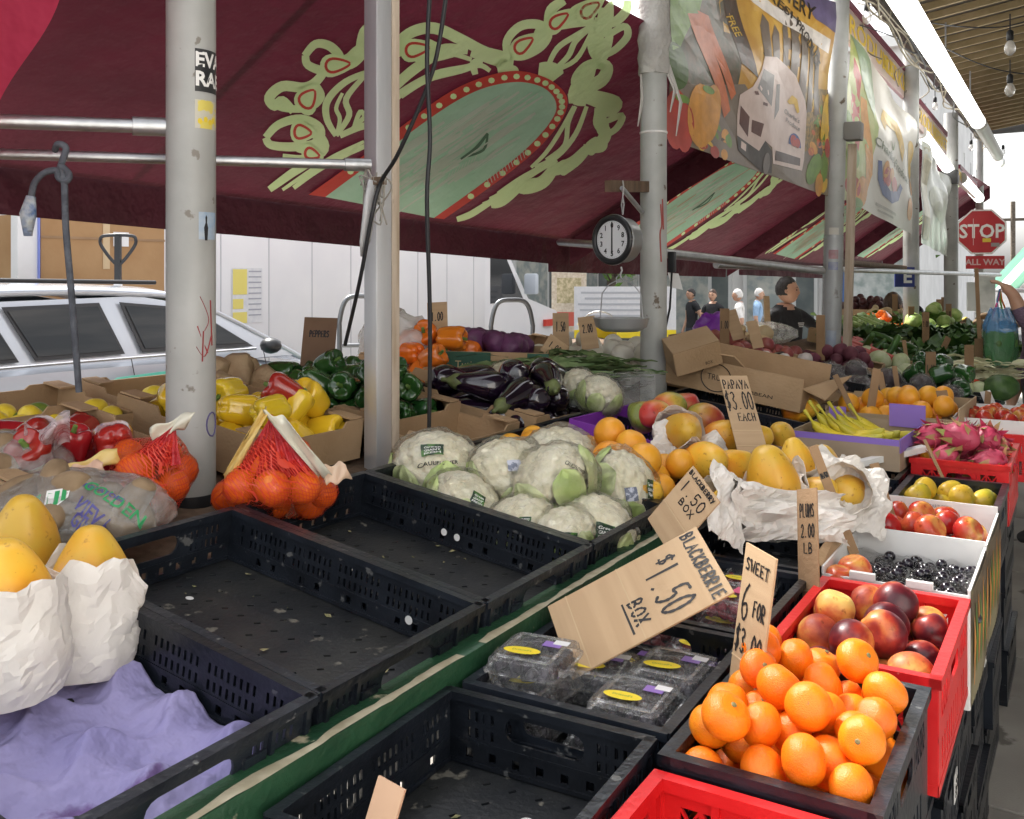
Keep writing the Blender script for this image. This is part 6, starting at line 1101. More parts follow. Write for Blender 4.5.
cO = carton('low cardboard carton of oranges between the bananas and the cabbages', (-.63, 4.08, .965), (0, 0, rad(-2)), .48, .46, .12, M('kraft_carton', (.40, .30, .18), (.46, .35, .22), 4, .8), None, tabs=False, hs=(.12, .14, .10, .13)); stand('trestle under the orange carton at the pavement edge', -.9, -.36, 3.75, 4.6, .962, .962)
pts = heap(26, -.85, -.41, 3.87, 4.30, 1.0, .043, 31, .03, None, None, .05, 60); pile('orange', O0, pts, .041, 'orange in the low cardboard carton behind the bananas', 'orange', 'oranges in the low carton', 5, 2)
def plank(a, b, w_, th, lb, m=wood): a, b = Vector(a), Vector(b); fr = frame(a, b-a, UP); return MB().box(((b-a).length/2, 0, 0), ((b-a).length, w_, th), 0, fr).build('plank', m, None, bevel=.002, label=lb, cat='plank')
plank(W(770, 448, 3.0), W(870, 488, 2.62), .035, .012, 'pale pine plank lying slantwise between the papaya heap and the black trays'); plank(W(832, 470, 2.95), W(925, 448, 3.05), .02, .03, 'white plank slanting up to the right below the bananas', white)
# farther heaps
cabm = M('cabbage_leaf', (.42, .50, .24), (.60, .64, .42), 12, .5, .3, 30, rv=.1); CB0 = ball(.095, .85, 0, 6, .06, 4, cabm, 'cabbage')
onslope('shallow cardboard tray of pale cabbages beside the radicchio', -.95, 5.1, .7, .5, .08); mound(8, 932, 394, .60, .40, .062, 'cabbage', CB0, .095, 'pale green cabbage in the shallow tray beyond the orange carton', 'cabbage', 'cabbages in the shallow tray', .05, 3, .1)
mound(10, 900, 373, .8, .45, .066, 'cabbage', CB0, .095, 'pale cabbage in the row below the lettered pole', 'cabbage', 'cabbages below the lettered pole', .05, 5, .1)
for k, (u, v, d) in enumerate(((940, 362, 6.6), (962, 356, 7.0), (950, 372, 6.2), (975, 366, 6.7), (985, 356, 7.4), (935, 350, 7.4), (965, 344, 8), (945, 347, 7.8))): bunch(W(u, v, d), 60, .24, .055, leafd, 'dark leafy greens bunch heaped behind the cabbages', 'leafy greens', 'dark greens behind the cabbages', k, k*1.3, .9, .7, 'greens_bunch')
for k, (u, v, d) in enumerate(((965, 380, 5.8), (990, 382, 5.7), (940, 378, 6))): bunch(W(u, v, d), 40, .26, .03, M('olive_leaf', (.05, .07, .03), (.12, .13, .07), 15, .6), 'limp olive greens lying below the dark leafy heap', 'leafy greens', 'limp olive greens', k+20, 1+k, .4, .3, 'greens_bunch')
crmv = M('cream_stalk', (.60, .60, .36), (.70, .69, .5), 20, .5)
for k, (u, v, d) in enumerate(((985, 378, 5.3), (1000, 376, 5.4), (1015, 378, 5.4))): bunch(W(u, v, d), 34, .26, .014, crmv, 'cream stalk bundle under the person with the bag', 'celery', 'cream stalk bundles', k+30, 1.3, .25, .2, 'stalk_bunch')
g = ball(.09, .7, 0, 8, .1, 4, leafd, 'm'); pile('dark_squash', g, [(*W(1000, 388, 5.0), .09)], .09, 'dark green squash lying below the cream stalks', 'squash', None, 2)
rhub = M('rhubarb_stalk', (.42, .04, .05), (.55, .12, .09), 12, .4); celm = M('celery_stalk', (.22, .36, .08), (.38, .5, .16), 14, .45)
for k, (u, v, d, m, lb, cat) in enumerate(((866, 354, 6.2, rhub, 'red rhubarb stalks beyond the radicchio', 'rhubarb'), (880, 362, 6.0, rhub, 'red rhubarb stalks nearest the cabbages', 'rhubarb'), (866, 333, 7.2, celm, 'light green celery bundle behind the rhubarb', 'celery'), (884, 331, 7.3, celm, 'light green celery bundle behind the rhubarb, near the orange peppers', 'celery'))):
    R = random.Random(k); mb = MB()
    for j in range(26): o = Vector((R.uniform(-.10, .10), R.uniform(-.12, .12), R.uniform(0, .05))); mb.tube([o+Vector((-.16, R.uniform(-.04, .04), .04)), o, o+Vector((.16, R.uniform(-.04, .04), -.03))], R.uniform(.012, .02), 6)
    mb.build('stalk_bundle', m, None, smooth=True, loc=W(u, v, d), rot=(0, TILT, .2), label=lb, cat=cat)
def far(u, v, d, n, wx, ly, r, me, rb, name, lb, cat, grp, seed=1): P = W(u, v, d); pile(name, me, heap(n, P.x-wx/2, P.x+wx/2, P.y-ly/2, P.y+ly/2, P.z-.05, r, seed, .25, vr=.1, tries=30), rb, lb, cat, grp, seed)
far(882, 330, 7.9, 16, .5, .5, .055, pepper_mesh(opep, 9), .046, 'bell_pepper', 'orange pepper in the far heap beside the lettered pole', 'bell pepper', 'far orange peppers', 3)
far(870, 306, 10.3, 40, .8, .5, .045, ball(.04, .9, 0, 1, .05, 2, M('dark_cherry', (.06, .02, .025), (.12, .04, .04), 12, .4), 'c'), .04, 'dark_fruit', 'dark red fruit heaped on the far raised carton', 'fruit', 'far dark fruit', 4)
carton('far raised carton under the dark red fruit', W(870, 318, 10.2), (0, 0, 0), .85, .55, .10, card, None, tabs=False)
far(935, 320, 9.8, 6, .9, .7, .07, CB0, .095, 'cabbage', 'pale cabbage in the far heap before the farthest pole', 'cabbage', 'far cabbages', 6); far(930, 324, 9.5, 5, .6, .5, .07, ball(.09, .9, 0, 3, .08, 3, M('blue_green_cabbage', (.14, .22, .2), (.25, .33, .3), 9, .5), 'c'), .09, 'cabbage', 'blue green cabbage in the far heap', 'cabbage', 'far blue green cabbages', 7)
far(935, 338, 8.6, 22, .9, .5, .05, LE0, .04, 'lemon', 'yellow lemon in the far heap beyond the dark greens', 'lemon', 'far lemons', 8); far(905, 334, 8.9, 14, .5, .4, .06, EG0, .055, 'aubergine', 'dark aubergine in the far heap beside the lettered pole', 'aubergine', 'far aubergines', 9); far(985, 325, 10, 26, .9, .9, .06, PO0, .05, 'sweet_potato', 'tan root in the far heap beside the stop sign post', 'sweet potato', 'far tan roots', 10)
# ---------- hand-lettered price cards
def price_card(label, T0, T1, B0, lines=(), m=kraft, creases=(), th=.004, name='price_card', cat='price card'):
    T0, T1, B0 = Vector(T0), Vector(T1), Vector(B0); w_ = (T1-T0).length; y = T0-B0; x = (T1-T0).normalized(); h = (y-x*y.dot(x)).length; fr = frame(B0, x, y)
    if fr.col[2].to_3d().dot(EYE-B0) < 0: pass
    t = thing(name, label, cat, B0, fr.to_euler()); mb = MB().box((w_/2, h/2, 0), (w_, h, th)); mb.build('card', m, t, bevel=.0008)
    for c in creases: MB().box((w_/2, h*c, th/2+.0003), (w_*.998, .0022, .0012)).build('crease', M('card_crease', (.52, .38, .23), rough=.9), t)
    mb = MB()
    for tx, bx, by, bw, bh, pen in lines:
        if tx == '_': stroke(mb, [(bx*w_, by*h), ((bx+bw)*w_, (by+bh)*h)], pen, th/2+.0006, Matrix())
        else: hand(mb, tx, bx*w_, by*h, bw*w_, bh*h, pen, Matrix(), th/2+.0006)
    if lines: mb.build('marker_writing', ink, t)
    return t
price_card('large tan price card reading BLACKBERRIE 1.50 BOX leaning over the blackberry boxes', W(695, 525, 1.66), W(733, 590, 1.52), W(548, 607, 1.66), [('BLACKBERRIE', .03, .885, .96, .075, .0042), ('$', .16, .70, .13, .10, .004), ('1.50', .28, .60, .62, .20, .0052), ('BOX', .50, .44, .34, .085, .0042), ('_', .48, .41, .40, .0, .004)], creases=(.12, .46))
price_card('tilted price card reading 1.50 BOX in front of the papayas', W(686, 456, 2.0), W(712, 491, 1.9), W(648, 519, 2.0), [('BLACKBERRY', .05, .90, .9, .06, .003), ('1.50', .1, .66, .8, .16, .0034), ('BOX', .3, .52, .5, .09, .003)], creases=(.36,))
price_card('price card reading PAPAYA 3.00 EACH standing among the papayas', W(714, 376, 2.9), W(742, 376, 2.9), W(741, 466, 2.62), [('PAPAYA', .06, .84, .88, .10, .0035), ('$3.00', .02, .60, .96, .20, .004), ('EACH', .3, .47, .62, .085, .0035)], creases=(.36, .2))
price_card('tall price card reading SWEET 6 FOR 3.00 standing beside the tangerines', W(731, 533, 1.50), W(759, 549, 1.42), W(728, 694, 1.45), [('SWEET', .1, .84, .8, .075, .0034), ('6', .1, .52, .32, .24, .004), ('FOR', .5, .58, .42, .10, .0036), ('$3.00', .05, .32, .9, .15, .0038)], creases=(.27,))
price_card('narrow tall price card with scribbled words standing beside the nectarines', W(803, 489, 1.98), W(823, 487, 1.93), W(800, 636, 1.9), [('PLUMS', .15, .80, .75, .09, .003), ('2.00', .2, .66, .7, .09, .003), ('LB', .3, .55, .5, .07, .003)], cardin, creases=(.3,))
for k, (a, b, c, d, lb, wr) in enumerate((((848, 434), (857, 431), (850, 556), 2.25, 'narrow brown card stake in front of the papaya papers', ('MANGO', .1, .7, .8, .05)), ((893, 459), (902, 457), (891, 532), 2.45, 'narrow brown card standing beside the red apples', ('APPLE', .1, .7, .8, .07)), ((858, 364), (866, 366), (865, 420), 3.75, 'pointed brown stake leaning right by the orange carton', None), ((857, 366), (862, 364), (854, 420), 3.7, 'pointed brown stake leaning left by the orange carton', None), ((881, 372), (887, 372), (881, 394), 4.3, 'short brown card behind the oranges at the left', None), ((936, 391), (947, 390), (945, 430), 3.7, 'brown card leaning on the oranges with a scribble', ('2.00', .1, .6, .8, .2)), ((935, 436), (938, 435), (943, 482), 2.95, 'thin dark stake between the bananas and the dragon fruit', None), ((978, 388), (984, 390), (983, 416), 4.2, 'brown card stake at the corner of the apple tray', None), ((985, 391), (995, 389), (990, 416), 4.25, 'white card at the corner of the apple tray', None), ((903, 340), (907, 340), (905, 362), 6.0, 'short brown stake among the cabbages', None), ((943, 334), (948, 337), (934, 362), 6.5, 'brown stake leaning left among the dark greens', None), ((918, 362), (924, 362), (919, 390), 4.8, 'brown card standing in the cabbage tray', ('1.00', .1, .6, .8, .25)), ((894, 366), (899, 366), (896, 395), 4.6, 'brown card stake beside the radicchio', None), ((973, 268), (977, 268), (978, 350), 6.4, 'tall tan stake rising in front of the stop sign post', None))):
    price_card(lb, W(*a, d), W(*b, d), W(*c, d-.05), [(wr[0], wr[1], wr[2], wr[3], wr[4], .002)] if wr else (), white if 'white' in lb else cardin)
for a, b, c, d, lb, wr in (((334, 318), (367, 319), (300, 366), 3.3, 'large dark brown card leaning right behind the green peppers', ('PEPPERS', .2, .6, .6, .12)), ((423, 303), (443, 302), (428, 344), 3.9, 'brown card standing behind the purple heads', ('1.00', .2, .55, .6, .2)), ((550, 313), (566, 313), (553, 350), 4.3, 'brown card standing behind the white onions at the left', ('1.50', .2, .5, .6, .25)), ((574, 318), (591, 316), (582, 350), 4.25, 'brown card standing behind the white onions at the right', ('2.00', .2, .5, .6, .25)), ((543, 328), (561, 341), (540, 350), 4.0, 'pale card leaning beside the green carton', ('1.00', .2, .4, .6, .3)), ((723, 312), (735, 309), (733, 341), 5.0, 'tan card leaning behind the papaya carton', None), ((745, 322), (756, 320), (753, 349), 4.9, 'tan card leaning in the garlic', None), ((768, 296), (774, 296), (765, 334), 7.6, 'pale timber post in front of the vendor', None)):
    price_card(lb, W(*a, d), W(*b, d), W(*c, d-.05), [(*wr, .004)] if wr else (), kraft if 'tan' in lb or 'pale' in lb else M('dark_brown_card', (.15, .085, .05), (.2, .12, .07), 6, .8))
price_card('torn tan card corner poking up at the bottom edge of the picture', W(397, 785, .98), W(424, 800, .96), W(360, 840, .98), (), M('pinkish_card', (.48, .30, .19), (.54, .36, .24), 5, .85))
# ---------- crowded trays receding along the row
lettm = M('lettuce_leaf', (.22, .36, .07), (.42, .52, .18), 16, .5, .4, 40, rv=.15); LT0 = ball(.07, .85, 0, 4, .22, 3, lettm, 'lettuce'); tomm = M('tomato_skin', (.50, .035, .02), (.6, .09, .03), 8, .25, rv=.1); TM0 = ball(.035, .85, .08, 2, .03, 3, tomm, 'tomato'); beetm = M('beet_skin', (.10, .02, .04), (.18, .05, .07), 20, .7, rv=.2); BT0 = ball(.04, .95, -.2, 2, .08, 3, beetm, 'beet'); sqm = M('squash_skin', (.60, .44, .22), (.68, .54, .32), 9, .5, rv=.1); SQ0 = long_fruit([(.001, -.09), (.04, -.08), (.05, -.04), (.03, .02), (.028, .07), (.001, .09)], sqm, 'squash', .01); cucm = M('cucumber_skin', (.02, .07, .015), (.06, .14, .03), 12, .35, rv=.15); CU0 = long_fruit([(.001, -.10), (.018, -.09), (.022, 0), (.018, .09), (.001, .10)], cucm, 'cucumber', .008)
KINDS = [('lettuce', LT0, .07, .062, 'frilly light green lettuce', 'lettuce'), ('tomato', TM0, .035, .038, 'ripe red tomato', 'tomato'), ('cucumber', CU0, .05, .045, 'dark green cucumber', 'cucumber'), ('squash', SQ0, .06, .055, 'tan butternut squash', 'squash'), ('beet', BT0, .04, .042, 'earthy purple beet', 'beet'), ('lime', LI0, .033, .034, 'small green lime', 'lime'), ('onion', RB_, .045, .045, 'pinkish red onion', 'onion'), ('lemon', LE0, .04, .038, 'bright yellow lemon', 'lemon'), ('green_pepper', pepper_mesh(gpep, 7), .046, .045, 'dark green bell pepper', 'bell pepper'), ('garlic_bulb', GA0, .028, .034, 'white garlic bulb', 'garlic')]
SPOTS = [(-1.62, 4.95, 6, 'behind the radicchio'), (-1.72, 5.45, 3, 'behind the rhubarb'), (-1.25, 5.7, 4, 'between the radicchio and the cabbages'), (-1.15, 6.45, 2, 'below the lettered pole'), (-1.05, 7.3, 9, 'beyond the lettered pole'), (-1.6, 7.6, 7, 'behind the celery'), (-1.1, 8.3, 0, 'past the dark greens'), (-1.6, 8.5, 1, 'past the celery'), (-1.1, 9.2, 0, 'before the farthest pole'), (-1.6, 9.5, 3, 'far along the row'), (-1.2, 10.2, 5, 'at the farthest pole'), (-1.2, 11.2, 7, 'at the far end of the row'), (-.62, 5.15, 8, 'on the low table past the orange carton'), (-.62, 5.75, 1, 'on the low table past the cream stalks'), (-.62, 6.35, 2, 'on the low table by the shopper')]
for i, (x, y, kd, where) in enumerate(SPOTS):
    nm, me, rb, r, lb, cat = KINDS[kd]; lowt = x > -.8; z = .865 if lowt else zt(x)+.03
    if i % 3 == 1: tray('black tray of produce %s' % where, (x, y, z), (0, 0 if lowt else TILT, 0), .46 if not lowt else .33, .40)
    else: carton('open cardboard tray of produce %s' % where, (x, y, z), (0, 0 if lowt else TILT, .06*sin(i*3)), .46 if not lowt else .33, .42, .10, card, None)
    hw = .21 if not lowt else .15; pile(nm, me, heap(13 if r > .05 else 24, x-hw, x+hw, y-.18, y+.18, z+.02, r, i, .18, vr=.12, tries=30), rb, '%s in the tray %s' % (lb, where), cat, '%s heap %s' % (cat, where), i)
    if i % 2 == 0 or i > 8: a = Vector((x+.10*sin(i*5), y-.12, z+.10)); price_card('brown card stake in the tray %s' % where, a+RV*-.02+UP*.26+RV*.04*sin(i*7), a+RV*.03+UP*.26+RV*.04*sin(i*7), a-RV*.02, [('%d.00' % (1+i % 3), .1, .6, .8, .15, .003)] if i % 4 == 0 else (), cardin)
for k, (x, y, m, lb) in enumerate(((-1.3, 6.9, leafd, 'dark kale bunch heaped on the farther table near the lettered pole'), (-1.45, 7.9, leafm, 'bright green leaf bunch farther along the sloping table'), (-1.0, 7.8, leafd, 'dark chard bunch at the front of the farther table'), (-1.35, 9.0, leafm, 'bright green leaf bunch past the dark chard'), (-.6, 6.9, leafd, 'dark spinach bunch at the end of the low table'))):
    bunch((x, y, zt(x)+.10 if x < -.8 else .92), 80, .26, .05, m, lb, 'leafy greens', None, k+50, k*1.7, 1.2, .7, 'greens_bunch')
# ---------- hanging dial scale
sc = W(618, 240, 3.72); t = thing('hanging_scale', 'round black-rimmed dial scale with a hanging steel pan beside the cloth-wrapped pole', 'scale', sc, (0, 0, rad(31.1-44)))
blk = M('scale_black_enamel', (.015, .016, .018), rough=.35); face = M('scale_dial_face', (.66, .68, .70), rough=.35)
cyl = lambda r, y0, y1: MB().tube([(0, y0, 0), (0, y1, 0)], r, 40)
cyl(.088, -.035, .045).build('drum', M('scale_drum', (.35, .36, .36), rough=.35, metal=.7), t, smooth=True, bevel=.003); MB().tube([(.088*cos(q), -.036, .088*sin(q)) for q in [i*2*pi/48 for i in range(49)]], .011, 10).build('rim', blk, t, smooth=True)
MB().tube([(.094*cos(q), -.030, .094*sin(q)) for q in [i*2*pi/48 for i in range(49)]], .006, 8).build('bright_ring', steel, t, smooth=True); cyl(.083, -.0375, -.036).build('dial_face', face, t)
fm = Matrix.Translation((0, -.0385, 0)) @ Matrix.Rotation(pi/2, 4, 'X'); MB().mesh(cmesh([ell(0, 0, .083, .083, 0, 48), ell(0, 0, .074, .074, 0, 48)]), fm).build('dial_border', blk, t)
mb = MB()
for k, s in enumerate('0987654321'): q = pi/2-k*2*pi/10; mb.mesh(tmesh(s, .028, bold=.0008), fm @ Matrix.Translation((.055*cos(q), .055*sin(q), 0)))
mb.build('dial_numbers', ink, t); mb = MB()
for k in range(50): q = k*2*pi/50; mb.box((.069*cos(q), -.0384, .069*sin(q)), (.0015, .0005, .0015))
mb.build('dial_ticks', ink, t); MB().add([(-.0035, -.0395, -.055), (.0035, -.0395, -.055), (.0022, -.0395, .07), (-.0022, -.0395, .07)], [[0, 1, 2, 3]]).build('needle', ink, t, solid=.0006)
for s in (-1, 1): MB().tube([(0, .03, .10), (.006*s, .03, .14), (0, .03, .17)], .003, 6).build('top_hook', steel, t, smooth=True)
MB().tube([(0, .03, .17), (.004, .03, .215), (0, .03, .235)], .003, 6).build('chain', steel, t, smooth=True)
MB().tube([(0, .02, -.105), (.004, .02, -.12), (-.004, .02, -.135), (0, .02, -.15)], .004, 6).build('bottom_hook', steel, t, smooth=True)
pz = -.31
MB().tube([(-.105, .02, pz), (-.095, .02, -.21), (-.06, .02, -.175), (0, .02, -.15), (.06, .02, -.175), (.095, .02, -.21), (.105, .02, pz)], .0025, 6).build('bail', steel, t, smooth=True)
MB().lathe([(.001, pz-.05), (.07, pz-.048), (.10, pz-.03), (.108, pz), (.113, pz+.004), (.108, pz+.001), (.097, pz-.027), (.06, pz-.044), (.001, pz-.046)], 40, mx=Matrix.Translation((0, .02, 0))).build('pan', M('pan_steel', (.5, .51, .52), rough=.3, metal=.4), t, smooth=True)
b0 = W(608, 186, 3.72); b1 = W(652, 187, 4.0); g = thing('scale_bracket', 'short timber arm with a diagonal brace holding the hanging scale', 'bracket', b0); fr = frame(Vector(), b1-b0, UP); MB().box(((b1-b0).length/2, 0, 0), ((b1-b0).length, .045, .03), 0, fr).build('arm', darkwood, g); MB().tube([W(622, 188, 3.75)-b0, W(642, 212, 3.96)-b0], .010, 8).build('brace', steel, g)
# ---------- cords
t = thing('looped_rope', 'dark cord looped over the thin tube with a frayed blue end', 'cord', W(62, 155, 2.15)); o = t.location.copy(); rope = M('dark_rope', (.06, .065, .08), (.10, .11, .13), 40, .8, .4, 90)
MB().tube([Vector(p)-o for p in smoothen([tuple(W(*q)) for q in ((55, 150, 2.15), (58, 144, 2.12), (66, 148, 2.12), (62, 162, 2.12), (58, 176, 2.12), (66, 181, 2.12), (69, 174, 2.12), (60, 166, 2.11), (64, 178, 2.12), (66, 230, 2.13), (72, 300, 2.14), (79, 392, 2.16))], 5)], .0075, 8).build('rope', rope, t, smooth=True)
MB().tube([Vector(p)-o for p in smoothen([tuple(W(*q)) for q in ((60, 170, 2.12), (46, 172, 2.12), (35, 182, 2.12), (31, 198, 2.12), (28, 210, 2.12))], 5)], .0075, 8).build('rope_tail', rope, t, smooth=True); MB().tube([W(31, 196, 2.12)-o, W(28, 214, 2.12)-o, W(28, 236, 2.12)-o], [.010, .018, .009], 10).build('frayed_end', M('frayed_blue_rope', (.10, .17, .33), (.5, .52, .5), 30, .9, 1., 60), t, smooth=2)
for pts, r, lb in (([(447, -10, 2.3), (433, 70, 2.35), (400, 150, 2.42), (381, 182, 2.5), (372, 215, 2.5), (360, 280, 2.55), (345, 345, 2.65)], .0055, 'black cable slanting past the square post down to the green peppers'), ([(430, -10, 2.3), (427, 60, 2.32), (430, 140, 2.34), (427, 200, 2.35), (430, 320, 2.4), (429, 437, 2.45)], .0055, 'black cable hanging straight down over the aubergines')):
    pts = [tuple(W(*q)) for q in pts]; MB().tube([Vector(p)-Vector(pts[0]) for p in smoothen(pts, 6)], r, 8).build('electric_cable', cable, None, smooth=True, loc=pts[0], label=lb, cat='cable')
t = thing('twine_knot', 'loose knot of twine and plastic tied round the square post', 'twine', W(378, 182, 2.55)); o = t.location.copy(); R = random.Random(6)
for k in range(8): MB().tube(smoothen([tuple(Vector((R.uniform(-.05, .05), R.uniform(-.03, .0), R.uniform(-.12, .03)))) for _ in range(5)], 5), .0025, 5).build('twine', M('old_twine', (.32, .3, .26), rough=.9), t, smooth=True)
MB().tube([(0, -.02, 0), (.0, -.03, -.05), (-.02, -.03, -.16), (-.03, -.03, -.2)], [.02, .025, .02, .006], 10, flat=.4).build('plastic_tail', M('grey_plastic_strip', (.4, .4, .4), (.5, .5, .5), 20, .35, .6, 20), t, smooth=2); MB().box((0.02, -.02, 0), (.035, .02, .02)).build('connector', darkwood, t)
for u, v, d, lb in ((672, 262, 4.1, 'dark spring clip hanging from the grey awning tube beside the cloth-wrapped pole'),):
    t = thing('spring_clip', lb, 'clip', W(u, v, d)); MB().box((0, 0, 0), (.03, .03, .09)).build('jaw', cable, t, bevel=.006); MB().add([(-.02, 0, -.045), (.03, 0, -.05), (.05, 0, -.12), (-.0, 0, -.11)], [[0, 1, 2, 3]]).build('paper_tag', white, t, solid=.001); MB().tube([(0, 0, -.04), (-.01, 0, -.2), (-.06, 0, -.42)], .005, 6).build('cord', cable, t, smooth=True)
# ---------- stop sign
P = W(981, 232, 12.5); t = thing('stop_sign', 'red octagonal STOP sign with an ALL WAY plate on a galvanised post', 'road sign', (P.x, P.y, 0), (0, 0, TH-.3)); z0 = P.z; sr = .30
sred = M('sign_red', (.42, .02, .03), (.48, .03, .035), 5, .4); octo = lambda r: [(r*cos(pi/8+k*pi/4), r*sin(pi/8+k*pi/4)) for k in range(8)]
fm = Matrix.Translation((0, -.05, z0)) @ Matrix.Rotation(pi/2, 4, 'X'); MB().mesh(cmesh([octo(sr*1.06)], .002), fm).build('plate', sred, t)
MB().mesh(cmesh([octo(sr*1.05), octo(sr*.985)]), fm @ Matrix.Translation((0, 0, .004))).build('border', white, t); me = tmesh('STOP', .25, bold=.006); MB().mesh(me, fm @ Matrix.Translation((0, 0, .004)) @ Matrix.Scale(.9, 4, (1, 0, 0)) @ Matrix.Scale(1, 4, (0, 1, 0))).build('lettering', white, t)
MB().box((.04, -.05, z0-.40), (.46, .004, .17)).build('lower_plate', sred, t); MB().mesh(tmesh('ALL WAY', .11, bold=.003), fm @ Matrix.Translation((.04, -.40, .004))).build('lower_lettering', M('faded_white', (.6, .4, .4), rough=.5), t)
for x, z, c, w_, h in ((.06, -.11, (.7, .5, .05), .10, .05), (.16, -.17, (.3, .25, .25), .10, .05), (-.1, .0, (.6, .4, .4), .007, .35)): MB().box((x, -.054, z0+z), (w_, .002, h)).build('sticker', M('sign_sticker', c), t)
MB().tube([(0, 0, 0), (0, 0, z0+.5)], .032, 10).build('post', M('stickered_post', (.5, .5, .47), (.3, .3, .29), 5, .6), t, smooth=True); MB().box((-.09, 0, z0-.85), (.16, .08, .38)).build('control_box', M('pale_box', (.45, .47, .46), rough=.6), t, bevel=.01); MB().box((.06, -.03, z0-.8), (.20, .08, .50)).build('poster_panel', M('weathered_posters', (.55, .56, .54), (.36, .37, .36), 6, .7), t, bevel=.005)
# ---------- parked silver car beside the stalls
silver = M('silver_paint', (.52, .55, .60), (.55, .58, .63), 2, .22, metal=.25, coat=.9); rubber = M('tyre_rubber', (.02, .02, .02), rough=.8); blackt = M('black_trim', (.02, .02, .022), rough=.35)
XN = -5.1; car = thing('parked_car', 'silver parked car with a teal streak along its doors', 'car', (XN-.9, 1.0, -.15)); HW = .9
prof = [(0.0, .65, .30), (.05, 1.05, .28), (.55, 1.17, .25), (1.3, 1.21, .2), (2.6, 1.22, .2), (3.6, 1.19, .2), (4.2, 1.10, .2), (4.6, 1.02, .22), (5.1, .93, .25), (5.35, .65, .35)]   # (y, belt or bonnet height, underside)
mb = MB(); pr = smoothen(prof, 4)
def sec(y, zb, zl):
    t = y/5.35; w_ = HW*(1-.10*abs(2*t-1)**4); pts = []
    for s, zf in ((.92, 0), (.99, .25), (1, .5), (.985, .75), (.93, .96), (.80, 1.0)): pts.append((s*w_, zl+(zb-zl)*zf))
    return pts
for sgn in (1,):
    rows = [sec(*p) for p in pr]; vs = [Vector((x, p[0], z)) for p, r in zip(pr, rows) for x, z in r]+[Vector((-x, p[0], z)) for p, r in zip(pr, rows) for x, z in r]; n = len(rows); m_ = 6; fs = []
    for i in range(n-1):
        for j in range(m_-1):
            a = i*m_+j; fs.append([a, a+1, a+m_+1, a+m_]); a += n*m_; fs.append([a+1, a, a+m_, a+m_+1])
        a = i*m_+m_-1; b = n*m_+a; fs.append([a, b, b+m_, a+m_]); a = i*m_; b = n*m_+a; fs.append([b, a, a+m_, b+m_])
    for i in (0, n-1): fs.append([i*m_+j for j in range(m_)]+[n*m_+i*m_+j for j in range(m_-1, -1, -1)])
    mb.add(vs, fs)
mb.build('body', silver, car, smooth=True)
RF_ = [(.12, 1.12), (.6, 1.46), (1.2, 1.60), (2.1, 1.65), (3.0, 1.64), (3.6, 1.55), (4.6, 1.06)]
tum = lambda z: HW*(.93-.22*max(0, z-1.05)/.6)
def side_pt(y, z, off=0): return Vector((tum(z)+off, y, z))
rt = smoothen(RF_, 6); g = MB(); g.grid(12, len(rt)-1, lambda a, b: (lambda k: Vector((tum(rt[k][1])*(2*a-1)*(1 if True else 1), rt[k][0], rt[k][1]+.05*(1-(2*a-1)**4))))(round(b*(len(rt)-1)))); g.build('roof', silver, car, smooth=2, solid=.03)
GL = [[(1.72, 1.25), (2.20, 1.25), (2.06, 1.555), (1.92, 1.54)], [(2.30, 1.25), (2.90, 1.25), (2.79, 1.575), (2.16, 1.565)], [(3.03, 1.25), (3.98, 1.23), (3.6, 1.46), (3.4, 1.53), (2.94, 1.575)], [(.62, 1.24), (1.52, 1.25), (1.72, 1.53), (1.02, 1.48)]]
for sx in (1, -1):
    g = MB(); g.add([Vector((sx*(tum(z)-.02), y, z)) for y, z in [(.2, 1.14), (4.4, 1.14), (3.65, 1.52), (3.1, 1.61), (1.2, 1.58), (.6, 1.44)]], [list(range(6))]); g.build('cabin_side', silver, car, solid=.02)
    for pl in GL:
        g = MB(); g.add([Vector((sx*(tum(z)+.004), y, z)) for y, z in pl], [list(range(len(pl)))]); wn = g.build('side_window', blackt, car, solid=.006)
        c = Vector((sum(y for y, _ in pl)/len(pl), sum(z for _, z in pl)/len(pl))); q = [(c.x+(y-c.x)*.93, c.y+(z-c.y)*.86) for y, z in pl]
        MB().add([Vector((sx*(tum(z)+.009), y, z)) for y, z in q], [list(range(len(q)))]).build('pane', M('car_glass_reflection_bands', (.012, .014, .016), (.05, .048, .045), 2.2, .08, spec=.35, lo=.42, hi=.62, stretch=(1, .3, 3)), wn)  # paler stretched bands in the colour imitate reflections
    MB().tube([Vector((sx*(tum(1.08)+.012), y, 1.215+.012*sin((y-.4)/3.6*pi))) for y in [.35+i*.3 for i in range(13)]], .010, 6).build('window_trim', M('chrome_trim', (.6, .6, .62), rough=.2, metal=.9), car, smooth=True)
    MB().add([Vector((sx*(HW+.004-.006*abs(z-1.0)), y, z)) for y, z in ((2.4, .96), (2.75, 1.12), (3.6, 1.14), (4.5, 1.04), (4.0, .94), (2.9, .90))], [list(range(6))]).build('teal_streak', M('teal_film', (.10, .52, .40), (.2, .62, .5), 4, .3), car, solid=.004)
    MB().tube([(sx*(HW-.005), 1.75, 1.03), (sx*(HW+.03), 1.82, 1.035), (sx*(HW+.03), 2.12, 1.04), (sx*(HW-.005), 2.2, 1.04)], .018, 8).build('door_handle', silver, car, smooth=True); MB().ico(1, 2, lambda c, sx=sx: Vector((sx*(HW+.06)+c.x*.09, 3.98+c.y*.07, 1.24+c.z*.06))).build('mirror', blackt if sx > 0 else silver, car, smooth=2)
    for y in (.85, 4.45):
        wt = MB().tube([(sx*(HW-.22), y, .33), (sx*(HW-.0), y, .33)], .33, 32).build('wheel', rubber, car, smooth=True); MB().tube([(sx*(HW+.0), y, .33), (sx*(HW+.012), y, .33)], .21, 24).build('rim', steel, wt, smooth=True)
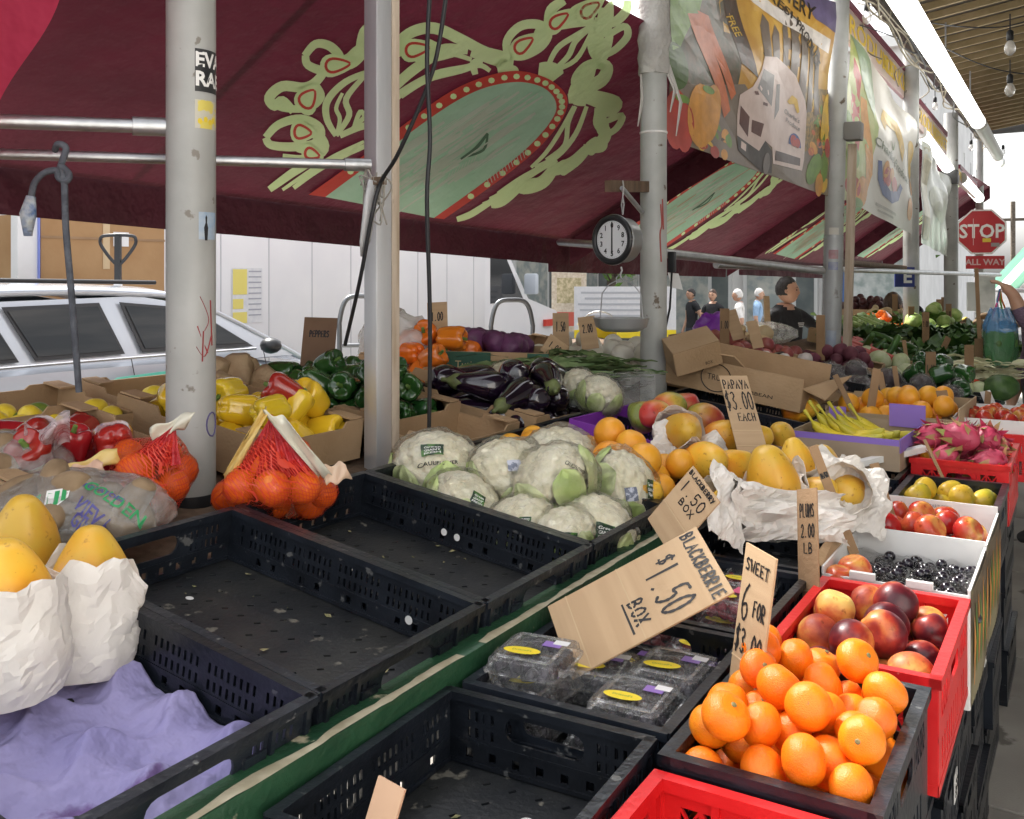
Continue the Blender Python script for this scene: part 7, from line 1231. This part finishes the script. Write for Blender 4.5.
for y0, y1 in ((1.62, 1.3), (2.97, 2.9), (4.15, 4.02)): MB().tube([(HW*.93, y1, 1.22), (HW+.002, y1, 1.0), (HW+.003, y0+.0*y1, .5), (HW*.97, y0, .3)], .004, 4).build('door_seam', blackt, car)
MB().tube([(HW*.80, 1.2, 1.68), (HW*.74, 2.1, 1.72), (HW*.76, 3.2, 1.70)], .014, 8).build('roof_bar', blackt, car, smooth=True)
# ---------- white box van, pallet jack and carton stack across the street
vwh = M('white_van_paint', (.74, .74, .75), (.78, .78, .78), 2, .35, coat=.4); VX = -7.0
van = thing('box_van', 'white box van with a notice sheet on its side, parked beyond the silver car', 'van', (VX-1.0, 5.2, -.15))
MB().box((0, 2.9, 1.9), (2.0, 5.6, 2.5)).build('cargo_box', vwh, van, bevel=.03); MB().box((0, 3.6, .55), (1.5, 7.4, .2)).build('chassis', blackt, van)
cabp = [(5.75, .5), (8.0, .5), (8.05, 1.05), (7.85, 1.2), (7.0, 1.40), (6.35, 2.15), (5.75, 2.3)]; g = MB(); me = cmesh([[(y, z) for y, z in cabp]], .92); g.mesh(me, Matrix(((0, 0, 1, 0), (1, 0, 0, 0), (0, 1, 0, 0), (0, 0, 0, 1)))); g.build('cab', vwh, van, bevel=.04)
g = MB(); g.add([(.925, y, z) for y, z in ((5.95, 1.35), (6.85, 1.40), (6.38, 1.98), (5.95, 2.05))], [[0, 1, 2, 3]]); g.build('cab_window', glassdark, van, solid=.004); g = MB(); g.add([(x, y, z) for x, y, z in ((-.82, 6.42, 2.11), (.82, 6.42, 2.11), (.85, 7.0, 1.45), (-.85, 7.0, 1.45))], [[0, 1, 2, 3]]); g.build('windscreen', glassdark, van, solid=.012)
MB().box((1.12, 6.75, 1.62), (.2, .10, .30)).build('mirror', M('pale_mirror', (.5, .55, .6), rough=.3), van, bevel=.03); MB().box((.95, 7.6, 1.02), (.05, .3, .10)).build('red_lamp', M('red_lamp', (.6, .05, .03), rough=.3), van)
for k in range(9): MB().box((1.001, .45+.62*k, 1.9), (.006, .012, 2.4)).build('panel_seam', M('van_seam_grey', (.5, .5, .52)), van)
MB().box((1.004, 2.9, .74), (.012, 5.6, .08)).build('rub_rail', steel, van); MB().box((1.002, 2.9, 2.95), (.01, 5.6, .05)).build('roof_rail', steel, van)
for y in (1.2, 6.9):
    for sx in (1, -1): wt = MB().tube([(sx*.72, y, .38), (sx*.95, y, .38)], .38, 28).build('wheel', rubber, van, smooth=True); MB().tube([(sx*.95, y, .38), (sx*.96, y, .38)], .2, 20).build('rim', steel, wt, smooth=True)
A = WX(232, 268, VX+.006); Bq = WX(262, 322, VX+.006); o = Vector((VX-1.0, 5.2, -.15)); ns = MB().add([Vector((VX+.006, A.y, A.z))-o, Vector((VX+.006, Bq.y, A.z))-o, Vector((VX+.006, Bq.y, Bq.z))-o, Vector((VX+.006, A.y, Bq.z))-o], [[0, 1, 2, 3]]).build('notice_sheet', M('notice_paper', (.62, .63, .65), (.70, .70, .7), 20, .7), van, solid=.003)
yw, hh_ = Bq.y-A.y, A.z-Bq.z
for a, b, c, d_ in ((.02, .02, .48, .48), (.02, .56, .36, .74), (.02, .80, .48, 1.0)): MB().box((1.010, A.y-o.y+yw*(a+c)/2, A.z-o.z-hh_*(b+d_)/2), (.004, yw*(c-a), hh_*(d_-b))).build('yellow_block', M('faded_yellow_ink', (.72, .62, .16), rough=.7), ns)
for k in range(9): MB().box((1.010, A.y-o.y+yw*.75, A.z-o.z-hh_*(.06+.1*k)), (.004, yw*.42, hh_*.025)).build('text_line', M('grey_text_ink', (.35, .36, .4), rough=.7), ns)
crd = M('tan_pallet_carton', (.34, .19, .08), (.40, .24, .11), 3, .8, .2, 30); p0, p1 = W(44, 330, 7.4), W(168, 330, 8.3); fr = frame(Vector((p0.x, p0.y, .0)), Vector((p1.x-p0.x, p1.y-p0.y, 0)), UP); L_ = (p1-p0).xy.length
ct = thing('pallet_carton', 'large tan carton on a pallet behind the silver car', 'box', (p0.x, p0.y, -.15), (0, 0, math.atan2(p1.y-p0.y, p1.x-p0.x)))
MB().box((L_/2, .6, .12), (L_+.1, 1.2, .14)).build('pallet', wood, ct); MB().box((L_/2, .6, 1.22), (L_, 1.1, 2.04)).build('carton_body', crd, ct, bevel=.01); MB().box((L_/2, .047, 2.05), (L_, .004, .02)).build('top_seam', cardin, ct); MB().box((L_*.5, .046, 2.0), (.06, .004, .40)).build('tape', M('tan_tape', (.58, .44, .26), rough=.4), ct); MB().box((L_*.62, .045, 2.05), (.14, .004, .12)).build('paper_label', white, ct)
MB().box((-.10, .1, 1.2), (.16, .1, 2.4)).build('white_side_sheet', white, ct); MB().box((-.02, .04, 1.2), (.012, .02, 2.4)).build('blue_edge', M('blue_edge', (.2, .25, .6), rough=.6), ct)
P = W(118, 318, 7.2); pj = thing('pallet_jack', 'black pallet jack handle standing behind the silver car', 'pallet jack', (P.x, P.y, -.15), (0, 0, TH)); zb = lambda v: EH+.15-(v-HZ)/FPX*7.2
lp = [(0, zb(266)), (-.06, zb(258)), (-.125, zb(246)), (-.135, zb(240)), (-.11, zb(236)), (0, zb(235)), (.11, zb(236)), (.135, zb(240)), (.125, zb(246)), (.06, zb(258)), (0, zb(266))]
MB().tube(smoothen([(x, 0, z) for x, z in lp], 4), .013, 8).build('loop_handle', blackt, pj, smooth=True); MB().box((0, 0, (zb(236)+.3)/2), (.045, .03, zb(236)-.3)).build('shaft', blackt, pj); MB().box((0, .0, zb(285)), (.055, .034, .06)).build('white_tag', white, pj)
for s in (-1, 1): MB().box((s*.17, .6, .1), (.15, 1.2, .06)).build('fork', M('jack_red', (.4, .05, .03), rough=.5), pj)
MB().tube([(-.1, 0, .12), (.1, 0, .12)], .09, 16).build('wheel', rubber, pj, smooth=True)
# hand trucks
def hand_truck(u0, u1, vt, d, lb):
    z0 = EH-(vt-HZ)/FPX*d; c = W((u0+u1)/2, vt, d); w_ = (u1-u0)/FPX*d/2; t = thing('hand_truck', lb, 'hand truck', (c.x, c.y, -.15), (0, 0, TH+.2), 'hand trucks'); z0 += .15; m = M('hand_truck_grey', (.16, .17, .18), rough=.3, metal=.6)
    MB().tube(smoothen([(-w_, 0, .12), (-w_, 0, z0-.3), (-w_, 0, z0-.14), (-w_*.7, 0, z0-.02), (0, 0, z0), (w_*.7, 0, z0-.02), (w_, 0, z0-.14), (w_, 0, z0-.3), (w_, 0, .12)], 5), .014, 10).build('tube_frame', m, t, smooth=True)
    for z in (z0-.28, z0-.6, z0-.9): MB().tube([(-w_, 0, z), (w_, 0, z)], .011, 8).build('crossbar', m, t)
    MB().tube([(0, 0, z0-.28), (0, 0, .2)], .011, 8).build('centre_bar', m, t); MB().box((0, -.12, .06), (w_*2, .24, .008)).build('toe_plate', m, t)
    for s in (-1, 1): MB().tube([(s*w_*1.02, .08, .13), (s*w_*1.02+.05*s, .08, .13)], .13, 18).build('wheel', rubber, t, smooth=True)
hand_truck(491, 533, 300, 5.6, 'grey hand truck with a rounded handle behind the purple heads'); hand_truck(340, 385, 296, 5.4, 'grey hand truck whose handle shows behind the square post')
# ---------- people
skin = M('skin', (.46, .26, .17), (.52, .31, .21), 12, .5, sss=.1); darkhair = M('dark_hair', (.012, .010, .010), (.03, .024, .02), 60, .5, .5, 90); greyhair = M('white_hair', (.6, .58, .55), (.7, .68, .66), 50, .6, .4, 90); brownhair = M('brown_hair', (.05, .025, .014), (.09, .05, .03), 60, .5, .4, 90)
eyem = M('eye_dark', (.02, .015, .012), rough=.2); lipm = M('lips', (.36, .14, .12), rough=.5)
def head_mesh(mb, c, yaw, k, mi):
    R3 = Matrix.Rotation(yaw, 3, 'Z'); g = lambda a, s: math.exp(-(a/s)**2)
    def f(p):
        x, y, z = p; q = Vector((x*.074, y*.094, z*.117))
        if z < -.2: q.x *= 1-.30*(-z-.2); q.y += .012*(-z-.2)
        if y > 0:
            q.y += .022*g(x, .16)*g(z+.16, .20)*y+.006*g(x, .3)*g(z+.52, .12)*y+.008*g(z-.2, .12)*g(x, .6)*y - .008*(g(x-.38, .18)+g(x+.38, .18))*g(z-.03, .13)*y + .010*g(x, .35)*g(z+.85, .2)
        q.x += .014*(1 if x > 0 else -1)*g(y+.12, .14)*g(z+.08, .22)*min(1, abs(x)*1.3)*(abs(x) > .75)
        return c+R3 @ (q*k)
    mb.ico(1, 4, f, mi)
def person(label, loc, yaw, J, Rr, mats, hair, sleeve=.55, headyaw=0, k=1.0, hairlow=.15, legs=True, fingers=True, top_z=.86, logo=None):
    t = thing('person', label, 'person', loc, (0, 0, yaw))
    base = {'pelvis': (0, 0, .93), 'waist': (0, 0, 1.06), 'chest': (0, .0, 1.26), 'neck0': (0, -.01, 1.44), 'neck': (0, .005, 1.53), 'lsh': (-.17, -.01, 1.40), 'lel': (-.24, -.03, 1.13), 'lwr': (-.25, .06, .90), 'rsh': (.17, -.01, 1.40), 'rel': (.24, -.03, 1.13), 'rwr': (.25, .06, .90), 'lhip': (-.09, 0, .88), 'lkn': (-.10, .03, .49), 'lan': (-.10, -.02, .09), 'lto': (-.11, .13, .04), 'rhip': (.09, 0, .88), 'rkn': (.10, .03, .49), 'ran': (.10, -.02, .09), 'rto': (.11, .13, .04), 'lha': (-.25, .09, .82), 'rha': (.25, .09, .82)}
    base.update(J); rad_ = {'pelvis': (.155, .11), 'waist': (.145, .10), 'chest': (.17, .115), 'neck0': (.10, .085), 'neck': (.062, .062), 'lsh': (.066,)*2, 'lel': (.045,)*2, 'lwr': (.029,)*2, 'lhip': (.10,)*2, 'lkn': (.063,)*2, 'lan': (.044,)*2, 'lto': (.036,)*2, 'lha': (.034, .024)}
    rad_.update(Rr or {})
    for s in ('sh', 'el', 'wr', 'hip', 'kn', 'an', 'to', 'ha'): rad_['r'+s] = rad_['l'+s]
    names = list(base); ed = [('pelvis', 'waist'), ('waist', 'chest'), ('chest', 'neck0'), ('neck0', 'neck'), ('neck0', 'lsh'), ('lsh', 'lel'), ('lel', 'lwr'), ('lwr', 'lha'), ('neck0', 'rsh'), ('rsh', 'rel'), ('rel', 'rwr'), ('rwr', 'rha'), ('pelvis', 'lhip'), ('lhip', 'lkn'), ('lkn', 'lan'), ('lan', 'lto'), ('pelvis', 'rhip'), ('rhip', 'rkn'), ('rkn', 'ran'), ('ran', 'rto')]
    V_ = [Vector(base[n]) for n in names]; E_ = [(names.index(a), names.index(b)) for a, b in ed]; RR = [rad_[n] for n in names]
    for s in ('l', 'r'):                                             # five short finger chains rooted in the palm
        w_, h_ = Vector(base[s+'wr']), Vector(base[s+'ha']); d = (h_-w_).normalized(); sd_ = d.cross(Vector((0, 0, 1)) if abs(d.z) < .8 else Vector((0, 1, 0))).normalized(); nn = d.cross(sd_)
        hi = names.index(s+'ha')
        for q, (o, l) in enumerate(((-.027, .055), (-.009, .068), (.009, .066), (.026, .05), (.034, .04))):
            th = q == 4; b_ = len(V_); rt = h_+sd_*o+d*(-.025 if th else .012); V_ += [rt, rt+d*l*.55+nn*.010+(sd_*.022 if th else Vector()), rt+d*l*.9+nn*.030+(sd_*.022 if th else Vector())]; RR += [(.010,)*2, (.009,)*2, (.0075,)*2]; E_ += [(hi, b_), (b_, b_+1), (b_+1, b_+2)]
    me = bpy.data.meshes.new('body'); me.from_pydata(V_, E_, []); o = bpy.data.objects.new('body', me); C.objects.link(o); md = o.modifiers.new('s', 'SKIN'); sv = me.skin_vertices[0].data
    for i, r in enumerate(RR): sv[i].radius = r
    sv[0].use_root = True; md.use_smooth_shade = True; ss = o.modifiers.new('u', 'SUBSURF'); ss.levels = 2; ss.render_levels = 2; dg = bpy.context.evaluated_depsgraph_get(); m2 = bpy.data.meshes.new_from_object(o.evaluated_get(dg)); bpy.data.objects.remove(o)
    mb = MB(); B = {n: Vector(base[n]) for n in base}
    for p in m2.polygons:
        c = Vector(); 
        for i in p.vertices: c += m2.vertices[i].co
        c /= len(p.vertices); mi = 1; best = 1e9
        for a, b in ed:
            A_, B_ = B[a], B[b]; tt = max(0, min(1, (c-A_).dot(B_-A_)/(B_-A_).length_squared)); dd = (c-A_-(B_-A_)*tt).length-.5*(rad_[a][0]*(1-tt)+rad_[b][0]*tt)
            if dd < best: best = dd; sg = (a, b, tt)
        a, b, tt = sg
        if b[1:] in ('kn', 'an') or (b[1:] == 'hip') or (a == 'pelvis' and tt < .25): mi = 2
        elif b[1:] == 'to': mi = 3
        elif b == 'neck' and tt > .15: mi = 0
        elif b[1:] == 'el' and tt > sleeve*1.0 and sleeve < 1: mi = 0
        elif b[1:] == 'wr' and (sleeve < 1 or tt > sleeve-1): mi = 0
        elif b[1:] == 'ha': mi = 0
        if c.z > .86 and mi == 2: mi = 1 if c.z > .95 else 2
        mb.add([m2.vertices[i].co for i in p.vertices], [list(range(len(p.vertices)))], mi)
    hc = Vector(base['neck'])+Vector((0, .024, .108)); head_mesh(mb, hc, headyaw, 1, 0)
    me = mb.to_mesh('body', mats, smooth=2, weld=True); link('body', me, t); R3 = Matrix.Rotation(headyaw, 3, 'Z')
    for s in (-1, 1): MB().ico(1, 2, lambda p: hc+R3 @ Vector((s*.031+p.x*.013, .083+p.y*.006, .004+p.z*.007))).build('eye', eyem, t, smooth=2); MB().ico(1, 2, lambda p: hc+R3 @ Vector((s*.031+p.x*.020, .086+p.y*.006, .028+p.z*.005))).build('eyebrow', hair, t, smooth=2)
    MB().ico(1, 2, lambda p: hc+R3 @ Vector((p.x*.022, .086+p.y*.006, -.058+p.z*.007))).build('mouth', lipm, t, smooth=2)
    def hf(p):
        q = Vector((p.x*.081, p.y*.101-.006, p.z*.122+.006)); low = -.45 if p.y < .1 else hairlow+.35*max(0, p.y-.1)
        if p.z < low: q *= .80
        return hc+R3 @ (q*(1+.05*nz(p*5)+.03*nz(p*12)))
    MB().ico(1, 4, hf).build('hair', hair, t, smooth=2); t.scale = (k,)*3
    if logo: fmx = Matrix.Translation((.0, 0, 0))
    return t
def shade_m(n, c): return M(n, c, tuple(x*1.25+.005 for x in c), 9, .85, .35, 14, dist=.04)
jeans, blackpants, shoe = shade_m('dark_trousers', (.03, .033, .045)), shade_m('grey_trousers', (.06, .06, .065)), shade_m('dark_shoes', (.02, .02, .02)); blacktee = shade_m('black_cotton', (.008, .008, .010))
P = W(785, 300, 8.5)
pv_ = person('dark-haired vendor in a black T-shirt with a small chest print, arm held out', (P.x, P.y, -.15), TH-pi+.5, {'lel': (-.38, .10, 1.24), 'lwr': (-.52, .30, 1.34), 'lha': (-.56, .36, 1.38), 'rel': (.29, -.02, 1.15), 'rwr': (.24, .14, .95), 'rha': (.23, .20, .90), 'rsh': (.20, .0, 1.40), 'lsh': (-.20, .0, 1.40)}, {'chest': (.195, .13), 'waist': (.165, .12)}, [skin, blacktee, jeans, shoe], darkhair, .62, .75, .985, .35)
lg = MB()
for k in range(3): lg.box((-.055, .142, 1.345-k*.016), (.07-.012*k, .004, .007))
lg.build('chest_print', white, pv_)
vst = [skin, shade_m('black_vest', (.012, .012, .014)), jeans, shoe]; lite = [skin, shade_m('pale_shirt', (.62, .6, .58)), blackpants, shoe]; blue_ = [skin, shade_m('light_blue_shirt', (.25, .38, .55)), jeans, shoe]
for u, d, yw, ms, hr, lb in ((713, 16, 2.6, vst, brownhair, 'passer-by in a black sleeveless top seen below the second awning'), (739, 16, 1.2, lite, greyhair, 'white-haired passer-by in a pale shirt seen beyond the garlic'), (758, 17, -1.9, blue_, greyhair, 'passer-by in a light blue shirt just left of the vendor'), (692, 17, 1.9, vst, darkhair, 'dark-clothed passer-by close to the cloth-wrapped pole')):
    P = W(u, 300, d); person(lb, (P.x, P.y, -.15), TH+yw, {'lkn': (-.1, .12, .50), 'lan': (-.1, .10, .09), 'rkn': (.1, .0, .49), 'ran': (.1, -.22, .11), 'rto': (.1, -.10, .05), 'lto': (-.1, .24, .04), 'lel': (-.25, -.10, 1.14), 'lwr': (-.25, -.02, .92), 'lha': (-.25, .0, .85)}, None, ms, hr, .4 if ms is vst else .8, 0, .86)
P = W(862, 300, 9.2); person('brown-haired woman bending over the far heaps beyond the taped pole', (P.x, P.y, -.13), TH-1.2, {'waist': (0, .04, 1.02), 'chest': (0, .18, 1.16), 'neck0': (0, .30, 1.28), 'neck': (0, .36, 1.33), 'lsh': (-.17, .28, 1.25), 'rsh': (.17, .28, 1.25), 'lel': (-.22, .38, 1.0), 'rel': (.22, .38, 1.0), 'lwr': (-.16, .56, .98), 'rwr': (.16, .56, .98), 'lha': (-.15, .63, 1.0), 'rha': (.15, .63, 1.0)}, None, [skin, blacktee, jeans, shoe], brownhair, .7, .2, 1.0, -.1)
# person at the right edge holding up a bag
P = W(1049, 300, 5.5); knit = M('mauve_knit', (.10, .06, .10), (.22, .15, .21), 60, .9, .8, 60, stretch=(1, 1, 5), dist=.01)
hnd = W(1004, 286, 5.45); pr_ = thing('x', 'x', 'x', (0, 0, 0)); bpy.data.objects.remove(pr_); yaw_ = TH+pi/2; Ri = Matrix.Rotation(-yaw_, 3, 'Z'); lc = lambda p: Ri @ (Vector(p)-Vector((P.x, P.y, 0)))
h0 = lc(hnd); w0 = lc(W(1013, 294, 5.42)); e0 = lc(W(1027, 326, 5.38))
person('shopper in a mauve knit sweater holding up a blue and green net bag', (P.x, P.y, 0), yaw_, {'lha': tuple(h0), 'lwr': tuple(w0), 'lel': tuple(e0), 'lsh': (-.17, .0, 1.38)}, {'waist': (.17, .13), 'chest': (.18, .14), 'pelvis': (.18, .14), 'lel': (.055, .055), 'lwr': (.034, .034)}, [skin, knit, blackpants, shoe], darkhair, 1.55, 0, 1.0)
bag = thing('shopping_bag', 'blue and green net shopping bag hanging from the raised hand of the shopper', 'bag', W(1000, 292, 5.42), (0, 0, TH)); z_ = lambda v: -(v-292)/FPX*5.42; wpx_ = 5.42/FPX
bb = film('blue_bag_net', (.03, .25, .55), .55, .3, .5, 40); gb_ = film('green_bag_net', (.02, .16, .04), .72, .3, .5, 40)
def bagshape(v0, v1, m, nm):
    g = MB(); g.grid(36, 12, lambda a, b: (lambda v, q: Vector(((.6*wpx_)+cos(q)*wpx_*(5+11.5*min(1, max(0, (v-304)/22))**.6)*(1-.22*max(0, (v-352)/14))*(1+.08*sin(q*7+v*.1)), sin(q)*wpx_*9*min(1, max(.25, (v-300)/25)), z_(v)+.006*sin(q*5))))(v0+(v1-v0)*b, 2*pi*a)); g.build(nm, m, bag, smooth=2, weld=True)
bagshape(308, 332, bb, 'blue_net'); bagshape(331, 366, gb_, 'green_net')
R = random.Random(4)
for k in range(9): MB().ico(1, 3, lambda p, k=k: Vector(((-10+2.7*k)*wpx_+p.x*.03, R.uniform(-.01, .01)*0+p.y*.03+.03*sin(k*2), z_(357-7*(k % 3))+p.z*.035)), ).build('green_vegetable', leafm if k % 2 else leafd, bag, smooth=2)
for x0, x1, m in ((-3, -8, M('pink_handle', (.6, .08, .25))), (0, 4, M('green_handle', (.2, .45, .08))), (3, 9, M('orange_handle', (.75, .2, .05))), (-5, -1, bb)): MB().tube([(0, 0, .02), (x0*wpx_*.6, 0, z_(300)), (x1*wpx_, 0, z_(318))], .009, 8, flat=.4).build('handle', m, bag, smooth=True)
# ---------- buildings
wallg, walw, brick = M('pale_grey_stucco', (.34, .36, .37), (.42, .44, .45), 3, .9, .3, 40), M('white_render', (.60, .59, .57), (.70, .69, .67), 2, .9, .2, 40), M('dusty_brick', (.28, .13, .10), (.38, .20, .16), 8, .9, .3, 60)
shut = M('grey_steel_shutter', (.25, .28, .30), (.32, .35, .37), 3, .5, .1, 40, stretch=(1, 1, .2)); framew = M('white_frame', (.68, .68, .66), rough=.5); blueF = M('blue_shop_paint', (.02, .13, .46), (.03, .17, .52), 5, .4)
def building(label, x0, x1, y0, y1, h, m, face, bays, cat='building', sh=None, blind=None):   # face '+x' or '-y' towards the viewer
    t = thing('shop_building', label, cat, (x0, y0, -.15)); w_, l_ = x1-x0, y1-y0
    MB().box((w_/2, l_/2, h/2), (w_, l_, h)).build('wall', m, t); MB().box((w_/2, l_/2, h+.1), (w_+.3, l_+.3, .25)).build('cornice', framew, t)
    n = bays; L_ = l_ if face == '+x' else w_
    def pl(s, z, ww, hh, th, off=0): return ((w_+off, s, z), (th, ww, hh)) if face == '+x' else ((s, -off, z), (ww, th, hh))
    for k in range(n):
        s = L_*(k+.5)/n; bw = L_/n
        f = MB().box(*pl(s, 1.45, bw*.86, 2.7, .10, .03)).build('shopfront', framew if sh is None else sh, t)
        if sh is None or k % 2: MB().box(*pl(s-bw*.12, 1.5, bw*.52, 2.2, .03, .085)).build('display_window', M('shop_glass', (.30, .34, .33), (.5, .5, .45), 4, .1, lo=.4, hi=.6), f); MB().box(*pl(s+bw*.29, 1.25, bw*.2, 2.1, .03, .085)).build('door', M('shop_door', (.10, .12, .12), (.16, .18, .17), 3, .4), f)
        else:
            for q in range(9): MB().box(*pl(s-bw*.4+q*bw*.1, 1.4, bw*.03, 2.6, .03, .09)).build('shutter_rib', M('shutter_rib', (.2, .22, .24)), f) if face == '+x' else None
        MB().box(*pl(s, 3.05, bw*.9, .42, .08, .05)).build('fascia', [M('fascia_red', (.4, .05, .05)), M('fascia_cream', (.6, .55, .42)), M('fascia_green', (.08, .25, .15)), M('fascia_blue', (.1, .2, .4))][k % 4], t)
        for zq in range(int((h-4)/2.8)+1):
            if 4.8+2.8*zq+.8 < h: f = MB().box(*pl(s, 4.8+2.8*zq, min(1.1, bw*.4), 1.6, .10, .02)).build('window', framew, t); MB().box(*pl(s, 4.8+2.8*zq, min(.9, bw*.32), 1.35, .03, .08)).build('pane', M('window_pane', (.08, .09, .1), rough=.1), f)
    return t
building('pale grey building with steel shutters behind the pallet carton', -19, -11.5, -4, 9, 8, wallg, '+x', 4, sh=shut); building('white building across the street behind the box van', -19, -11.6, 9.3, 18.5, 9, walw, '+x', 3); building('grey row building across the street, behind the hanging scale', -19, -11.5, 18.8, 30, 8.5, wallg, '+x', 4); building('grey building far along the street with bright shop windows', -19, -11.4, 30.3, 52, 9, wallg, '+x', 6)
cs = building('white corner shop with a red striped blind beyond the crossing', -8.6, -2.9, 21, 32, 6.5, walw, '-y', 3)
bl = MB()
for k in range(14): bl.add([(.1+.40*k, -.05, 4.6), (.1+.40*k+.20, -.05, 4.6), (.1+.40*k+.20, -1.2, 3.5), (.1+.40*k, -1.2, 3.5)], [[0, 1, 2, 3]], 0); bl.add([(.30+.40*k, -.05, 4.6), (.50+.40*k, -.05, 4.6), (.50+.40*k, -1.2, 3.5), (.30+.40*k, -1.2, 3.5)], [[0, 1, 2, 3]], 1)
bl.build('striped_blind', [M('blind_red', (.50, .06, .08), rough=.8), M('blind_cream', (.68, .62, .6), rough=.8)], cs, solid=.01); MB().box((2.9, -1.21, 3.42), (5.8, .02, .2)).build('blind_hem', M('blind_hem_red', (.5, .04, .07), rough=.8), cs)
bs = thing('blue_shop_stand', 'bright blue framed kiosk at the crossing', 'kiosk', (-4.35, 20.3, .9)); bs.scale = (.62,)*3
for b_ in (((-.0, 0, 1.1), (.28, .2, 2.2)), ((2.3, 0, 1.1), (.28, .2, 2.2)), ((1.15, 0, 2.05), (2.6, .25, .35))): MB().box(*b_).build('blue_frame', blueF, bs, bevel=.01)
MB().box((1.15, .12, 1.0), (2.1, .05, 1.8)).build('window', M('pale_window', (.5, .52, .5), (.25, .3, .28), 3, .15), bs); MB().box((1.15, -.3, 2.35), (2.9, .9, .08)).build('canopy', M('pale_blue_canopy', (.35, .5, .62), rough=.6), bs)
mk = building('unseen market building off to the right, added to block light', 2.45, 8, -3, 12, 4.2, walw, '+x', 3)  # out of view, added to cut the light from the right
# right-hand far stall with green striped awning
ga = thing('stall_awning', 'green and white striped awning of the stall beyond the shopper', 'awning', W(990, 250, 11)); q = [W(984, 290, 14)-ga.location, W(1075, 292, 10.5)-ga.location]; gs = MB(); up_ = W(1034, 236, 14.2)-W(984, 290, 14)
for k in range(7): a, b = q[0].lerp(q[1], k/7), q[0].lerp(q[1], (k+1)/7); gs.add([a, b, b+up_, a+up_], [[0, 1, 2, 3]], k % 2)
gs.build('striped_canopy', [M('awning_green', (.01, .10, .05), (.02, .14, .08), 4, .7), M('awning_white', (.45, .45, .43), rough=.8)], ga, solid=.01); MB().tube(q, .03, 8).build('front_bar', steel, ga)
for p in q: MB().tube([p, (p.x, p.y, -ga.location.z)], .03, 8).build('post', galv, ga)
# trees at the crossing
bark = M('bark', (.09, .07, .05), (.16, .13, .10), 12, .9, .5, 40)
def tree(label, P, h, r, m, seed):
    t = thing('street_tree', label, 'tree', P, group=None); R = random.Random(seed); tr = MB(); tr.tube([(0, 0, 0), (.05, .0, h*.3), (0, .05, h*.6)], [.14, .10, .07], 10)
    for k in range(7): a = k*.9; tr.tube([(0, .02, h*(.35+.04*k)), (r*.4*cos(a), r*.4*sin(a), h*(.5+.04*k)), (r*.75*cos(a), r*.75*sin(a), h*(.62+.05*k))], [.05, .035, .012], 6)
    tr.build('trunk', bark, t, smooth=True); lf = MB(); cl = [(Vector((R.gauss(0, r*.45), R.gauss(0, r*.45), h*.72+R.gauss(0, h*.12))), R.uniform(.25, .5)*r) for _ in range(22)]
    for c, q in cl:
        for _ in range(150):
            d = Vector((R.gauss(0, 1), R.gauss(0, 1), R.gauss(0, 1))).normalized()*q*R.random()**.4; a = Vector((R.gauss(0, 1), R.gauss(0, 1), R.gauss(0, 1))).normalized()*.11; b = a.cross(Vector((R.gauss(0, 1), R.gauss(0, 1), R.gauss(0, 1)))).normalized()*.05; lf.add([c+d-a, c+d+b, c+d+a, c+d-b], [[0, 1, 2, 3]])
    lf.build('crown', m, t); return t
tree('leafy street tree by the blue shop front', (-8.3, 17.6, -.15), 4.6, 1.5, leafm, 1); tree('small street tree beyond the farthest pole', (-4.2, 24, -.15), 4.2, 1.2, leafm, 4)
up_ = thing('utility_pole', 'thin utility pole with a crossarm against the white sky', 'utility pole', (*W(1013, 300, 42).xy, -.15)); MB().tube([(0, 0, 0), (0, 0, 5.0)], .10, 8).build('pole_shaft', bark, up_, smooth=True); MB().box((0, 0, 4.2), (2.2, .1, .12)).build('crossarm', bark, up_)
# notices on the far side, under the first awning's right end
for u, v, d, w_, h_, c, c2_, lb in ((569, 300, 15, .55, 1.0, (.55, .45, .32), (.7, .62, .5), 'tan menu poster on a post left of the hanging scale'), (625, 312, 14, 1.5, .75, (.62, .64, .66), (.68, .69, .7), 'white notice board with grey lines and a yellow band behind the hanging scale')):
    P = W(u, v, d); t = thing('notice_board', lb, 'notice board', (P.x, P.y, -.15), (0, 0, TH)); z0 = P.z+.15; MB().box((0, 0, z0), (w_, .04, h_)).build('board', M('notice_face', c, c2_, 30, .6), t)
    for x in (-w_*.4, w_*.4): MB().box((x, .04, z0/2), (.05, .05, z0)).build('post', framew, t)
    if w_ > 1:
        for k in range(6): MB().box((-.05+.06*sin(k*2), -.022, z0+h_*.38-k*.085), (w_*.8, .004, .03)).build('text_line', M('notice_grey', (.42, .44, .47)), t)
        MB().box((0, -.022, z0-h_*.43), (w_, .004, .12)).build('yellow_band', ylab, t)
    else: MB().box((0, -.022, z0-.30), (w_*.9, .004, .22)).build('red_panel', M('notice_red', (.6, .12, .08)), t); MB().box((0, -.022, z0+.15), (w_*.7, .004, .4)).build('picture_panel', M('notice_picture', (.35, .3, .15), (.65, .55, .35), 25), t)
P = W(598, 343, 6.3); t = thing('bucket', 'bright yellow bucket between the two brown cards below the scale', 'bucket', P-UP*.12); MB().lathe([(.001, 0), (.10, 0), (.13, .24), (.138, .245), (.125, .24), (.095, .01)], 24).build('shell', M('yellow_plastic', (.78, .58, .02), rough=.35), t, smooth=True); MB().tube([(.13*cos(q), .02, .23+.10*sin(q)) for q in [i*pi/10 for i in range(11)]], .004, 6).build('handle', steel, t)
